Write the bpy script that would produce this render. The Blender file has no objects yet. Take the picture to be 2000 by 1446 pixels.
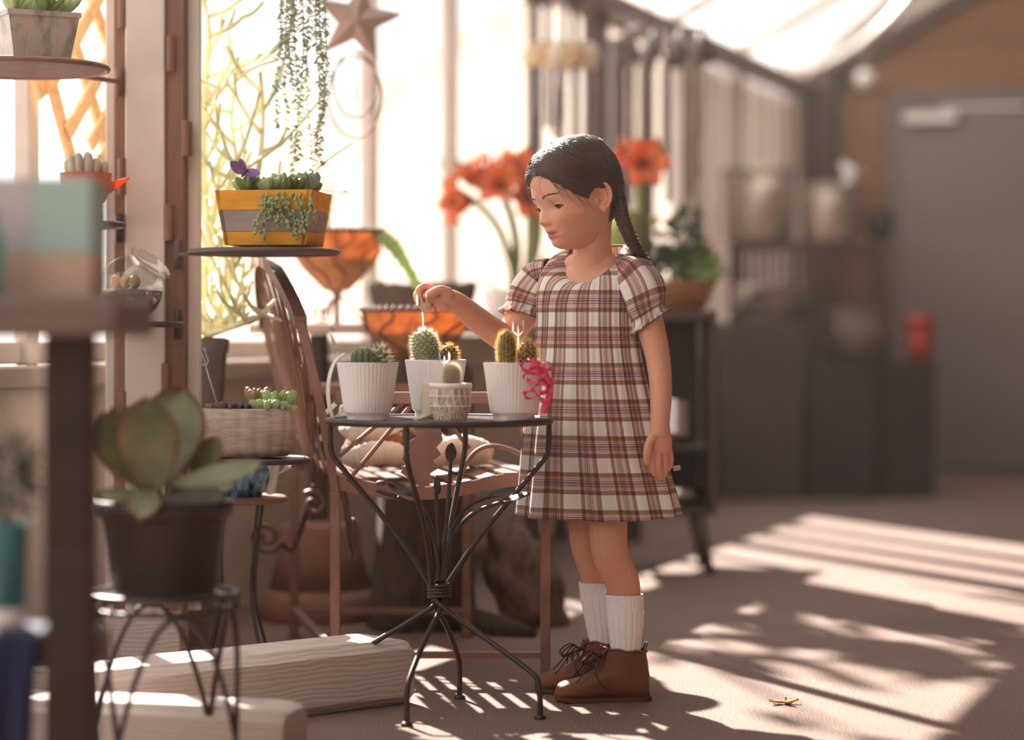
import bpy, bmesh, math, random
import numpy as np
from mathutils import Vector, Matrix, noise as mnoise

random.seed(7)
PI = math.pi
SC = bpy.context.scene
COL = SC.collection

# ------------------------------------------------------------------ camera
FPX = 85.0 / 36.0 * 2000.0
CAM_H = 0.70
HOR = 650.0
cam_d = bpy.data.cameras.new('camera'); cam = bpy.data.objects.new('camera', cam_d); COL.objects.link(cam)
cam.location = (0, 0, CAM_H); cam.rotation_euler = (PI / 2, 0, 0)
cam_d.lens = 85; cam_d.sensor_width = 36; cam_d.sensor_fit = 'HORIZONTAL'
cam_d.shift_y = -(723 - HOR) / 2000.0
cam_d.clip_start = 0.05; cam_d.clip_end = 200
cam_d.dof.use_dof = True; cam_d.dof.focus_distance = 4.60; cam_d.dof.aperture_fstop = 1.45
SC.camera = cam

# ------------------------------------------------------------------ world, sun, exposure
SC.view_settings.view_transform = 'Standard'
SC.view_settings.look = 'None'
SC.view_settings.exposure = 0.22
SC.view_settings.gamma = 1.0
SC.view_settings.use_curve_mapping = False
SC.cycles.use_denoising = True
SC.cycles.max_bounces = 5
SC.cycles.diffuse_bounces = 3
SC.cycles.glossy_bounces = 3
SC.cycles.use_adaptive_sampling = True
SC.cycles.adaptive_threshold = 0.04
SC.cycles.transparent_max_bounces = 12
SC.cycles.caustics_reflective = False
SC.cycles.caustics_refractive = False
SC.cycles.sample_clamp_indirect = 6.0
world = bpy.data.worlds.new('sky'); SC.world = world; world.use_nodes = True
bg = world.node_tree.nodes['Background']
bg.inputs['Color'].default_value = (1.0, 0.975, 0.955, 1)
bg.inputs['Strength'].default_value = 1.25
sun_d = bpy.data.lights.new('sun', 'SUN'); sun = bpy.data.objects.new('sun', sun_d); COL.objects.link(sun)
SUN_EL = math.radians(32); SUN_H = Vector((0.40, -0.9165, 0)).normalized()
SUN_DIR = Vector((SUN_H.x * math.cos(SUN_EL), SUN_H.y * math.cos(SUN_EL), -math.sin(SUN_EL)))
sun.rotation_euler = SUN_DIR.to_track_quat('-Z', 'Y').to_euler()
sun.location = (-4, 10, 8)
sun_d.energy = 26.0; sun_d.color = (1.0, 0.90, 0.80); sun_d.angle = math.radians(0.6)


# ------------------------------------------------------------------ helpers
def P(px, py, Y):
    """photo pixel at a known distance -> world point"""
    return Vector(((px - 1000) / FPX * Y, Y, CAM_H + (HOR - py) / FPX * Y))

def sl(c):
    c = c / 255.0
    return c / 12.92 if c <= 0.04045 else ((c + 0.055) / 1.055) ** 2.4

def C(r, g, b):
    return (sl(r), sl(g), sl(b), 1.0)

def mul(c, k):
    return (min(c[0] * k, 1), min(c[1] * k, 1), min(c[2] * k, 1), 1)

class NT:
    """tiny node helper"""
    def __init__(s, name):
        s.m = bpy.data.materials.new(name); s.m.use_nodes = True
        s.t = s.m.node_tree; s.n = s.t.nodes; s.l = s.t.links
        s.b = s.n['Principled BSDF']; s.out = s.n['Material Output']
    def new(s, kind, **kw):
        x = s.n.new(kind)
        for k, v in kw.items(): setattr(x, k, v)
        return x
    def link(s, a, b): s.l.new(a, b)
    def coord(s, which='Object', scale=(1, 1, 1), rot=(0, 0, 0)):
        tc = s.new('ShaderNodeTexCoord'); mp = s.new('ShaderNodeMapping')
        mp.inputs['Scale'].default_value = scale; mp.inputs['Rotation'].default_value = rot
        s.link(tc.outputs[which], mp.inputs['Vector']); return mp.outputs['Vector']
    def noise(s, vec, scale, detail=3, rough=0.55):
        x = s.new('ShaderNodeTexNoise'); x.inputs['Scale'].default_value = scale
        x.inputs['Detail'].default_value = detail; x.inputs['Roughness'].default_value = rough
        s.link(vec, x.inputs['Vector']); return x.outputs['Fac']
    def ramp(s, fac, stops):
        x = s.new('ShaderNodeValToRGB'); e = x.color_ramp.elements
        while len(e) < len(stops): e.new(0.5)
        for k, (p, c) in enumerate(stops): e[k].position = p; e[k].color = c
        s.link(fac, x.inputs['Fac']); return x.outputs['Color']
    def bump(s, fac, strength, dist=0.002):
        x = s.new('ShaderNodeBump'); x.inputs['Strength'].default_value = strength
        x.inputs['Distance'].default_value = dist
        s.link(fac, x.inputs['Height']); s.link(x.outputs['Normal'], s.b.inputs['Normal'])
    def math(s, op, a, b=None, c=None):
        x = s.new('ShaderNodeMath', operation=op)
        for i, v in enumerate((a, b, c)):
            if v is None: continue
            if isinstance(v, (int, float)): x.inputs[i].default_value = v
            else: s.link(v, x.inputs[i])
        return x.outputs[0]
    def mixc(s, fac, a, b, mode='MIX'):
        x = s.new('ShaderNodeMix', data_type='RGBA', blend_type=mode)
        for sock, v in ((x.inputs['Factor'], fac), (x.inputs[6], a), (x.inputs[7], b)):
            if isinstance(v, (int, float, tuple)): sock.default_value = v
            else: s.link(v, sock)
        return x.outputs[2]

def mat(name, col, rough=0.6, metal=0.0, spec=0.4, var=0.14, scale=9, stretch=(1, 1, 1), bump=0.0, bscale=70,
        sss=0.0, trans=0.0, coat=0.0, sheen=0.0, col2=None):
    k = NT(name); b = k.b
    v = k.coord('Object', stretch)
    f = k.noise(v, scale, 4)
    c = k.ramp(f, [(0.3, mul(col, 1 - var)), (0.7, col2 or mul(col, 1 + var))])
    k.link(c, b.inputs['Base Color'])
    b.inputs['Roughness'].default_value = rough; b.inputs['Metallic'].default_value = metal
    b.inputs['Specular IOR Level'].default_value = spec
    b.inputs['Coat Weight'].default_value = coat
    b.inputs['Sheen Weight'].default_value = sheen
    if sss:
        b.inputs['Subsurface Weight'].default_value = sss
        b.inputs['Subsurface Radius'].default_value = (0.012, 0.005, 0.003)
        b.inputs['Subsurface Scale'].default_value = 1.0
    if bump: k.bump(k.noise(v, bscale, 4), bump)
    if trans:
        tr = k.new('ShaderNodeBsdfTranslucent'); k.link(c, tr.inputs['Color'])
        mx = k.new('ShaderNodeMixShader'); mx.inputs[0].default_value = trans
        k.link(b.outputs[0], mx.inputs[1]); k.link(tr.outputs[0], mx.inputs[2]); k.link(mx.outputs[0], k.out.inputs['Surface'])
    return k.m

def clear_mat(name, tint=(0.97, 0.98, 0.98, 1), refl=0.12, rough=0.05, milky=0.0, milk=(0.9, 0.9, 0.9, 1)):
    """thin clear sheet: light passes, the surface still glints"""
    k = NT(name)
    tr = k.new('ShaderNodeBsdfTransparent'); tr.inputs['Color'].default_value = tint
    gl = k.new('ShaderNodeBsdfGlossy'); gl.inputs['Roughness'].default_value = rough
    lw = k.new('ShaderNodeLayerWeight'); lw.inputs['Blend'].default_value = 0.35
    fac = k.math('MULTIPLY', lw.outputs['Facing'], refl * 3)
    fac = k.math('MINIMUM', k.math('ADD', fac, refl * 0.4), 0.85)
    mx = k.new('ShaderNodeMixShader'); k.link(fac, mx.inputs[0])
    k.link(tr.outputs[0], mx.inputs[1]); k.link(gl.outputs[0], mx.inputs[2])
    res = mx.outputs[0]
    if milky:
        tl = k.new('ShaderNodeBsdfTranslucent'); tl.inputs['Color'].default_value = milk
        m2 = k.new('ShaderNodeMixShader')
        n = k.noise(k.coord('Object', (6, 6, 2)), 3, 4)
        k.link(k.math('MULTIPLY', n, milky * 2), m2.inputs[0])
        k.link(res, m2.inputs[1]); k.link(tl.outputs[0], m2.inputs[2]); res = m2.outputs[0]
    k.link(res, k.out.inputs['Surface']); k.n.remove(k.b)
    return k.m

def frame_z(d, up=Vector((0, 0, 1))):
    """matrix whose Z looks along d"""
    z = d.normalized(); x = up.cross(z)
    if x.length < 1e-5: x = Vector((1, 0, 0))
    x.normalize(); y = z.cross(x)
    return Matrix((x, y, z)).transposed()

def rot(ax, deg): return Matrix.Rotation(math.radians(deg), 3, ax)

def smooth_path(pts, n=6):
    """Catmull-Rom through points"""
    pts = [Vector(p) for p in pts]; out = []
    for i in range(len(pts) - 1):
        p0 = pts[max(i - 1, 0)]; p1 = pts[i]; p2 = pts[i + 1]; p3 = pts[min(i + 2, len(pts) - 1)]
        for k in range(n):
            t = k / n
            out.append(0.5 * ((2 * p1) + (p2 - p0) * t + (2 * p0 - 5 * p1 + 4 * p2 - p3) * t * t + (3 * p1 - p0 - 3 * p2 + p3) * t ** 3))
    out.append(pts[-1].copy()); return out

def lerp_list(v, n):
    """resample list of numbers to n"""
    return [float(x) for x in np.interp(np.linspace(0, len(v) - 1, n), range(len(v)), v)]

class MB:
    def __init__(s): s.v = []; s.f = []; s.uv = None
    def add(s, vs, fs):
        o = len(s.v); s.v += [Vector(p) for p in vs]; s.f += [tuple(i + o for i in f) for f in fs]
        return s
    def box(s, c, size, R=None, ch=0.0):
        c = Vector(c); hx, hy, hz = size[0] / 2, size[1] / 2, size[2] / 2; R = R or Matrix.Identity(3)
        if ch <= 0:
            vs = [c + R @ Vector((x * hx, y * hy, z * hz)) for x in (-1, 1) for y in (-1, 1) for z in (-1, 1)]
            return s.add(vs, [(0, 1, 3, 2), (4, 6, 7, 5), (0, 4, 5, 1), (2, 3, 7, 6), (0, 2, 6, 4), (1, 5, 7, 3)])
        vs = []; ix = {}
        for x in (-1, 1):
            for y in (-1, 1):
                for z in (-1, 1):
                    for a in range(3):
                        q = [x * (hx - ch), y * (hy - ch), z * (hz - ch)]; q[a] = (x, y, z)[a] * (hx, hy, hz)[a]
                        ix[(x, y, z, a)] = len(vs); vs.append(c + R @ Vector(q))
        fs = []
        for a in range(3):
            b, d = (a + 1) % 3, (a + 2) % 3
            for sg in (-1, 1):
                f = []
                for (p, q) in ((-1, -1), (1, -1), (1, 1), (-1, 1)):
                    k = [0, 0, 0]; k[a] = sg; k[b] = p; k[d] = q; f.append(ix[(*k, a)])
                fs.append(tuple(f if sg > 0 else f[::-1]))
            for p in (-1, 1):
                for q in (-1, 1):
                    k0 = [0, 0, 0]; k0[a] = -1; k0[b] = p; k0[d] = q; k1 = list(k0); k1[a] = 1
                    f = [ix[(*k0, b)], ix[(*k1, b)], ix[(*k1, d)], ix[(*k0, d)]]
                    fs.append(tuple(f if p * q < 0 else f[::-1]))
        for x in (-1, 1):
            for y in (-1, 1):
                for z in (-1, 1):
                    f = [ix[(x, y, z, 0)], ix[(x, y, z, 1)], ix[(x, y, z, 2)]]
                    fs.append(tuple(f if x * y * z > 0 else f[::-1]))
        return s.add(vs, fs)
    def bar(s, a, b, w, h, up=Vector((0, 0, 1)), ch=0.0):
        a = Vector(a); b = Vector(b); R = frame_z(b - a, up)
        return s.box((a + b) / 2, (w, h, (b - a).length), R, ch)
    def tube(s, pts, r, n=8, closed=False, caps=True, flat=1.0, up=None):
        pts = [Vector(p) for p in pts]; m = len(pts)
        rs = [r] * m if isinstance(r, (int, float)) else (list(r) if len(r) == m else lerp_list(r, m))
        tan = []
        for i in range(m):
            if closed: t = pts[(i + 1) % m] - pts[i - 1]
            else: t = pts[min(i + 1, m - 1)] - pts[max(i - 1, 0)]
            tan.append(t.normalized() if t.length > 1e-9 else Vector((0, 0, 1)))
        x = (up or Vector((0.13, 0.2, 1))).cross(tan[0])
        if x.length < 1e-4: x = Vector((1, 0, 0)).cross(tan[0])
        x.normalize(); vs = []
        for i in range(m):
            if i:
                x = x - tan[i] * x.dot(tan[i]); x.normalize()
            y = tan[i].cross(x)
            for k in range(n):
                a = 2 * PI * k / n
                vs.append(pts[i] + (x * math.cos(a) + y * math.sin(a) * flat) * rs[i])
        fs = []
        for i in range(m if closed else m - 1):
            j = (i + 1) % m
            for k in range(n):
                l = (k + 1) % n; fs.append((i * n + k, i * n + l, j * n + l, j * n + k))
        if caps and not closed:
            fs.append(tuple(range(n - 1, -1, -1))); fs.append(tuple((m - 1) * n + k for k in range(n)))
        return s.add(vs, fs)
    def lathe(s, prof, n=32, c=(0, 0, 0), R=None, wob=None, sx=1.0, sy=1.0):
        c = Vector(c); R = R or Matrix.Identity(3); vs = []; m = len(prof)
        for i, (r, z) in enumerate(prof):
            for k in range(n):
                a = 2 * PI * k / n; rr = r * (wob(a, i) if wob else 1)
                vs.append(c + R @ Vector((rr * math.cos(a) * sx, rr * math.sin(a) * sy, z)))
        fs = [(i * n + k, i * n + (k + 1) % n, (i + 1) * n + (k + 1) % n, (i + 1) * n + k) for i in range(m - 1) for k in range(n)]
        if prof[0][0] > 1e-6: fs.append(tuple(range(n - 1, -1, -1)))
        if prof[-1][0] > 1e-6: fs.append(tuple((m - 1) * n + k for k in range(n)))
        return s.add(vs, fs)
    def ell(s, c, r, R=None, nu=12, nv=8, fn=None):
        c = Vector(c); R = R or Matrix.Identity(3)
        if isinstance(r, (int, float)): r = (r, r, r)
        vs = []
        for j in range(1, nv):
            t = PI * j / nv
            for k in range(nu):
                a = 2 * PI * k / nu; d = Vector((math.sin(t) * math.cos(a), math.sin(t) * math.sin(a), math.cos(t)))
                q = fn(d) if fn else 1.0
                vs.append(c + R @ Vector((d.x * r[0] * q, d.y * r[1] * q, d.z * r[2] * q)))
        top = len(vs); vs.append(c + R @ Vector((0, 0, r[2]))); bot = len(vs); vs.append(c + R @ Vector((0, 0, -r[2])))
        fs = [(j * nu + k, (j + 1) * nu + k, (j + 1) * nu + (k + 1) % nu, j * nu + (k + 1) % nu) for j in range(nv - 2) for k in range(nu)]
        fs += [(top, k, (k + 1) % nu) for k in range(nu)]
        fs += [(bot, (nv - 2) * nu + (k + 1) % nu, (nv - 2) * nu + k) for k in range(nu)]
        return s.add(vs, fs)
    def grid(s, g, thick=0.0, wrap=False):
        """g[row][col] points; thick>0 closes it into a slab"""
        m = len(g); n = len(g[0])
        idx = lambda i, k: i * n + k
        cols = n if wrap else n - 1
        front = [p for row in g for p in row]
        fs = [(idx(i, k), idx(i, (k + 1) % n), idx(i + 1, (k + 1) % n), idx(i + 1, k)) for i in range(m - 1) for k in range(cols)]
        if thick <= 0: return s.add(front, fs)
        nor = []
        for i in range(m):
            for k in range(n):
                du = g[i][(k + 1) % n if wrap else min(k + 1, n - 1)] - g[i][k - 1 if wrap else max(k - 1, 0)]
                dv = g[min(i + 1, m - 1)][k] - g[max(i - 1, 0)][k]
                q = du.cross(dv); nor.append(q.normalized() if q.length > 1e-12 else Vector((0, 0, 1)))
        back = [p - q * thick for p, q in zip(front, nor)]; o = m * n
        fs += [tuple(x + o for x in f[::-1]) for f in list(fs)]
        for i in range(m - 1):
            if not wrap:
                fs.append((idx(i, 0), idx(i + 1, 0), idx(i + 1, 0) + o, idx(i, 0) + o))
                fs.append((idx(i + 1, n - 1), idx(i, n - 1), idx(i, n - 1) + o, idx(i + 1, n - 1) + o))
        for k in range(cols):
            l = (k + 1) % n
            fs.append((idx(0, l), idx(0, k), idx(0, k) + o, idx(0, l) + o))
            fs.append((idx(m - 1, k), idx(m - 1, l), idx(m - 1, l) + o, idx(m - 1, k) + o))
        return s.add(front + back, fs)
    def prism(s, poly, thick, c=(0, 0, 0), R=None):
        """flat outline (x,y) extruded along local z"""
        c = Vector(c); R = R or Matrix.Identity(3); n = len(poly)
        vs = [c + R @ Vector((x, y, z)) for z in (-thick / 2, thick / 2) for x, y in poly]
        fs = [tuple(range(n - 1, -1, -1)), tuple(range(n, 2 * n))] + [(k, (k + 1) % n, n + (k + 1) % n, n + k) for k in range(n)]
        return s.add(vs, fs)
    def build(s, name, m, parent=None, smooth=True):
        me = bpy.data.meshes.new(name); me.from_pydata([tuple(v) for v in s.v], [], s.f)
        me.materials.append(m)
        if smooth:
            me.polygons.foreach_set('use_smooth', [True] * len(me.polygons))
            if smooth == 'auto':
                me.set_sharp_from_angle(angle=math.radians(38))
        me.update()
        return link(me, name, parent)

ROOT_LOC = {}
def link(me, name, parent=None):
    o = bpy.data.objects.new(name, me); COL.objects.link(o)
    if parent is not None:
        o.parent = parent
        if parent.name in ROOT_LOC: o.matrix_parent_inverse = Matrix.Translation(-ROOT_LOC[parent.name])
    return o

def thing(name, loc, label, cat, group=None):
    o = bpy.data.objects.new(name, None); COL.objects.link(o); o.location = loc; o.empty_display_size = 0.05
    ROOT_LOC[o.name] = Vector(loc)
    return tag(o, label, cat, group)

def tag(o, label, cat, group=None, kind=None):
    o['label'] = label; o['category'] = cat
    if group: o['group'] = group
    if kind: o['kind'] = kind
    return o

def struct(o): o['kind'] = 'structure'; return o
def stuff(o): o['kind'] = 'stuff'; return o

def piece(me, name, parent, loc, R=None, sc=(1, 1, 1)):
    """place a shared mesh as its own object"""
    o = link(me, name, parent)
    M = Matrix.Translation(loc) @ (R or Matrix.Identity(3)).to_4x4() @ Matrix.Diagonal((*sc, 1))
    o.matrix_basis = M
    return o

def mesh_of(mb, name, m, smooth=True):
    me = bpy.data.meshes.new(name); me.from_pydata([tuple(v) for v in mb.v], [], mb.f); me.materials.append(m)
    if smooth: me.polygons.foreach_set('use_smooth', [True] * len(me.polygons))
    me.update(); return me

def nz(x, y=0.0, z=0.0): return mnoise.noise(Vector((x, y, z)))

# ------------------------------------------------------------------ the greenhouse shell
WU = Vector((0.331, 0.944, 0)).normalized(); WN = Vector((0.944, -0.331, 0)).normalized(); W0 = Vector((-0.395, 7.0, 0))
def WP(s, d, z): return W0 + WU * s + WN * d + Vector((0, 0, z))
def sY(Y): return (Y - 7.0) / WU.y
WR = Matrix((WU, -WN, Vector((0, 0, 1)))).transposed()      # local x along the wall, y outwards
S_END = sY(12.5); S_NEAR = sY(-2.5)
def wbox(mb, s0, s1, d0, d1, z0, z1, ch=0.0):
    c = WP((s0 + s1) / 2, (d0 + d1) / 2, (z0 + z1) / 2)
    return mb.box(c, (abs(s1 - s0), abs(d1 - d0), abs(z1 - z0)), WR, ch)

def concrete():
    k = NT('broomed_concrete'); v = k.coord('Object')
    big = k.noise(v, 1.1, 5); mid = k.noise(v, 9, 5); st = k.noise(k.coord('Object', (22, 1.4, 1), (0, 0, 0.95)), 14, 3)
    c = k.ramp(big, [(0.3, C(116, 94, 87)), (0.7, C(140, 118, 109))])
    c = k.mixc(k.math('MULTIPLY', mid, 0.45), c, C(124, 99, 88))
    c = k.mixc(k.math('MULTIPLY', st, 0.25), c, C(116, 92, 81))
    k.link(c, k.b.inputs['Base Color']); k.b.inputs['Roughness'].default_value = 0.85
    k.b.inputs['Specular IOR Level'].default_value = 0.25
    h = k.math('ADD', k.math('MULTIPLY', st, 1.0), k.math('MULTIPLY', k.noise(v, 160, 3), 0.7))
    k.bump(h, 0.7, 0.004)
    return k.m
M_FLOOR = concrete()
M_WHITEPAINT = mat('white_paint', C(214, 200, 190), 0.7, var=0.10, scale=5, bump=0.25, bscale=40)
M_SILL = mat('grey_sill_paint', C(176, 158, 146), 0.7, var=0.12, bump=0.2)
M_POST = mat('post_paint', C(205, 192, 184), 0.6, var=0.08)
M_DARKWOOD = mat('dark_wood', C(84, 62, 54), 0.6, var=0.25, scale=6, stretch=(6, 6, 1), bump=0.3)
M_GUTTER = mat('gutter_metal', C(112, 92, 84), 0.4, metal=0.3, var=0.2)
M_PLY = mat('brown_plywood', C(142, 93, 54), 0.65, var=0.22, scale=3, stretch=(1, 1, 7), bump=0.1)
M_PLASTER = mat('mauve_plaster', C(126, 108, 104), 0.8, var=0.06, scale=3)
M_DOOR = mat('mauve_door_paint', C(130, 114, 112), 0.55, var=0.05, scale=2)
M_CLEAR = clear_mat('greenhouse_glass', refl=0.04, milky=0.03)
M_FROST = clear_mat('cloudy_glass', refl=0.04, milky=0.10)
M_SKYL = mat('skylight_sheet', C(235, 228, 220), 0.5, trans=0.7, var=0.04)
M_SHEET = mat('cloudy_sheet', C(240, 230, 220), 0.5, trans=0.8, var=0.05)
M_SLATS = [mat('slat_pale', C(226, 222, 222), 0.7, trans=0.5, var=0.1, stretch=(8, 8, 1)), mat('slat_tan', C(184, 176, 174), 0.7, trans=0.35, var=0.15, stretch=(8, 8, 1)),
           mat('slat_brown', C(120, 106, 102), 0.7, trans=0.15, var=0.2, stretch=(8, 8, 1))]

floor = struct(MB().box((1.0, 5.0, -0.05), (11, 20, 0.1)).build('floor', M_FLOOR, smooth=False))
ground = tag(MB().box((-20, 20, -0.09), (90, 90, 0.06)).build('ground_outside', mat('pale_gravel', C(205, 192, 180), 0.9), smooth=False),
             'pale sunlit ground outside the greenhouse glass', 'ground', kind='structure')
ground.location.z = -0.05

knee = struct(wbox(MB(), S_NEAR, S_END, -0.14, 0.0, 0, 0.58).build('wall_left', M_WHITEPAINT, smooth=False))
led = struct(wbox(MB(), S_NEAR, S_END, -0.15, 0.05, 0.58, 0.63, 0.006).build('trim_1', M_SILL, smooth=False))
eave = struct(wbox(MB(), S_NEAR, S_END, -0.05, 0.0, 1.90, 1.965, 0.008).build('trim_2', M_POST, smooth=False))
g = MB(); prof = [(-0.0, 0.0), (0.09, 0.0), (0.10, 0.02), (0.10, 0.06), (0.092, 0.06), (0.092, 0.025), (0.082, 0.012), (0.0, 0.012)]
vs = [WP(s, d + 0.002, 1.895 + z) for s in (S_NEAR, S_END) for d, z in prof]; n = len(prof)
g.add(vs, [(k, (k + 1) % n, n + (k + 1) % n, n + k) for k in range(n)] + [tuple(range(n)), tuple(range(2 * n - 1, n - 1, -1))])
gut = struct(g.build('trim_3', M_GUTTER, smooth=False))

post_Y = [-2.4, -1.4, -0.4, 0.6, 1.6, 2.5, 3.4, 4.3, 5.2, 5.88, 7.0, 7.62, 8.38, 9.03, 10.2, 11.2, 12.44]
for i, y in enumerate(post_Y):
    s = sY(y); dark = abs(y - 9.03) < 0.01
    w = 0.045 if not dark else 0.12
    o = wbox(MB(), s - w / 2, s + w / 2, -0.04, 0.03 if dark else 0.0, 0.63, 1.90, 0.005).build('trim_%d' % (i + 4), M_DARKWOOD if dark else M_POST, smooth=False); struct(o)
for i in range(len(post_Y) - 1):
    y0, y1 = post_Y[i], post_Y[i + 1]; s0, s1 = sY(y0) + 0.022, sY(y1) - 0.022
    if y0 >= 10.1:
        continue
    fr = MB(); wbox(fr, s0, s1, -0.075, -0.02, 0.632, 0.68, 0.004); wbox(fr, s0, s1, -0.06, -0.02, 1.876, 1.898, 0.004)
    if abs(y0 - 7.62) < 0.01: wbox(fr, s0, s1, -0.07, -0.025, 1.22, 1.25, 0.003)
    fo = struct(fr.build('window_%d' % (i + 1), M_POST, smooth=False))
    if y0 > 9:
        for q in (1 / 3, 2 / 3):
            wbox(MB(), s0 + (s1 - s0) * q - 0.055, s0 + (s1 - s0) * q + 0.055, -0.07, -0.02, 0.68, 1.85, 0.004).build('mullion', M_DARKWOOD, fo, smooth=False)
        for q in range(3):
            a = s0 + (s1 - s0) * q / 3 + 0.05; b = s0 + (s1 - s0) * (q + 1) / 3 - 0.05
            wbox(MB(), a, b, -0.05, -0.045, 0.675, 1.878).build('pane', M_CLEAR, fo, smooth=False)
    else:
        wbox(MB(), s0, s1, -0.05, -0.045, 0.675, 1.878).build('pane', M_CLEAR if abs(y0 - 5.2) > 0.01 else M_FROST, fo, smooth=False)
# boarded bays beyond the dark post: upright boards one by one
sb = wbox(MB(), sY(10.2) + 0.04, S_END, -0.10, -0.086, 0.63, 1.90).build('wall_boarded', M_SHEET, smooth=False); struct(sb)
s = sY(10.2) + 0.05; k = 0
while s < S_END - 0.09:
    w = random.choice((0.06, 0.075, 0.09))
    m = M_SLATS[(0, 1, 0, 0, 2, 0, 1, 0)[k % 8]]; dd = random.uniform(0, 0.02)
    wbox(MB(), s, s + w - 0.008, -0.083, -0.055 + dd, 0.632, 1.895, 0.003).build('board', m, sb, smooth=False)
    s += w; k += 1

# back wall with the door
BV = WN.copy(); CORNER = WP(S_END, 0, 0)
BR = Matrix((BV, WU, Vector((0, 0, 1)))).transposed()
def bbox(mb, t0, t1, d0, d1, z0, z1, ch=0.0):
    """t along the back wall from the corner, d towards the room"""
    c = CORNER + BV * ((t0 + t1) / 2) - WU * ((d0 + d1) / 2) + Vector((0, 0, (z0 + z1) / 2))
    return mb.box(c, (abs(t1 - t0), abs(d1 - d0), abs(z1 - z0)), BR, ch)
bw = struct(bbox(MB(), -0.15, 6.5, -0.15, 0.0, 0, 3.6).build('wall_back', M_PLASTER, smooth=False))
z = 1.93; k = 0
while z < 3.3:
    t = 0.22
    for L in ((1.25, 2.4) if k % 2 else (2.0, 1.7)):
        bbox(MB(), t, t + L - 0.006, 0.0, 0.03 + 0.006 * (k % 2), z, z + 0.234, 0.004).build('plank', M_PLY, bw, smooth=False); t += L
    z += 0.24; k += 1
bbox(MB(), 0.0, 0.16, 0.0, 0.16, 0, 2.6, 0.008).build('corner_post', M_DARKWOOD, bw, smooth=False)
bbox(MB(), 0.165, 0.40, 0.0, 0.035, 0.0, 1.92, 0.004).build('panel', M_PLY, bw, smooth=False)
dr = struct(bbox(MB(), 0.47, 1.40, 0.0, 0.045, 0.012, 1.86, 0.004).build('door_1', M_DOOR, smooth=False))
M_FRAME = mat('door_frame_paint', C(122, 106, 102), 0.6, var=0.05)
fr = MB(); bbox(fr, 0.41, 0.47, 0, 0.06, 0, 1.92, 0.004); bbox(fr, 1.40, 1.46, 0, 0.06, 0, 1.92, 0.004); bbox(fr, 0.41, 1.46, 0, 0.06, 1.865, 1.925, 0.004)
fr.build('door_frame', M_FRAME, dr, smooth=False)
M_ALU = mat('pale_metal', C(200, 190, 184), 0.35, metal=0.6, var=0.05)
cl = bbox(MB(), 0.50, 0.78, 0.045, 0.10, 1.755, 1.82, 0.012).build('door_closer', M_ALU, dr, smooth=False)
bbox(MB(), 0.70, 1.12, 0.06, 0.075, 1.825, 1.845, 0.003).build('closer_arm', M_ALU, cl, smooth=False)
bbox(MB(), 1.24, 1.36, 0.045, 0.09, 0.86, 0.92, 0.01).build('door_handle', M_ALU, dr, smooth=False)

# roof: cloudy skylight strip along the eave, board roof beyond it
rf = MB(); a = WP(S_NEAR, -0.08, 1.98); b = WP(S_END + 0.2, -0.08, 1.98); c = WP(S_END + 0.2, 1.15, 2.62); d = WP(S_NEAR, 1.15, 2.62)
up = Vector((0, 0, 0.012))
rf.add([a, b, c, d, a + up, b + up, c + up, d + up], [(3, 2, 1, 0), (4, 5, 6, 7), (0, 1, 5, 4), (1, 2, 6, 5), (2, 3, 7, 6), (3, 0, 4, 7)])
sky_o = struct(rf.build('window_skylight', M_FROST, smooth=False))
for i in range(14):
    s = sY(-2.3) + 0.4 + i * 1.15
    MB().bar(WP(s, -0.05, 1.965), WP(s, 1.15, 2.585), 0.035, 0.05).build('rafter', M_POST, sky_o, smooth=False)
er = MB().bar(WP(S_END - 0.06, -0.02, 1.935), WP(S_END - 0.06, 1.15, 2.575), 0.08, 0.06).build('trim_end_rafter', M_DARKWOOD, smooth=False); struct(er)
ce = MB(); a = WP(S_NEAR, 1.13, 2.60); b = WP(S_END + 0.2, 1.13, 2.60); c = WP(S_END + 0.2, 6.3, 3.25); d = WP(S_NEAR, 6.3, 3.25); up = Vector((0, 0, 0.08))
ce.add([a, b, c, d, a + up, b + up, c + up, d + up], [(3, 2, 1, 0), (4, 5, 6, 7), (0, 1, 5, 4), (1, 2, 6, 5), (2, 3, 7, 6), (3, 0, 4, 7)])
struct(ce.build('ceiling', mat('roof_boards', C(146, 126, 114), 0.8), smooth=False))
c = WP((S_NEAR + S_END) / 2, 5.6, 1.6)
struct(MB().box(c, (S_END - S_NEAR + 0.4, 0.15, 3.3), WR).build('wall_right', mat('warm_wall', C(166, 148, 140), 0.8), smooth=False))

c = WP(S_NEAR - 0.05, 2.7, 0.55)
struct(MB().box(c, (0.12, 5.9, 1.1), WR).build('wall_light_block', mat('front_wall_paint', C(166, 148, 140), 0.8), smooth=False))  # unseen low wall added behind the camera to cut front light, open above

# bent hoop pipe under the far roof
pts = smooth_path([P(1585, 138, 11.3), P(1625, 122, 11.3), P(1680, 88, 11.3), P(1730, 45, 11.3), P(1775, -8, 11.3), P(1805, -60, 11.3)], 4)
hp = MB().tube(pts, 0.022, 8).build('hoop_pipe', M_ALU); tag(hp, 'pale bent hoop pipe curving up in front of the brown planks', 'pipe')

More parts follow.
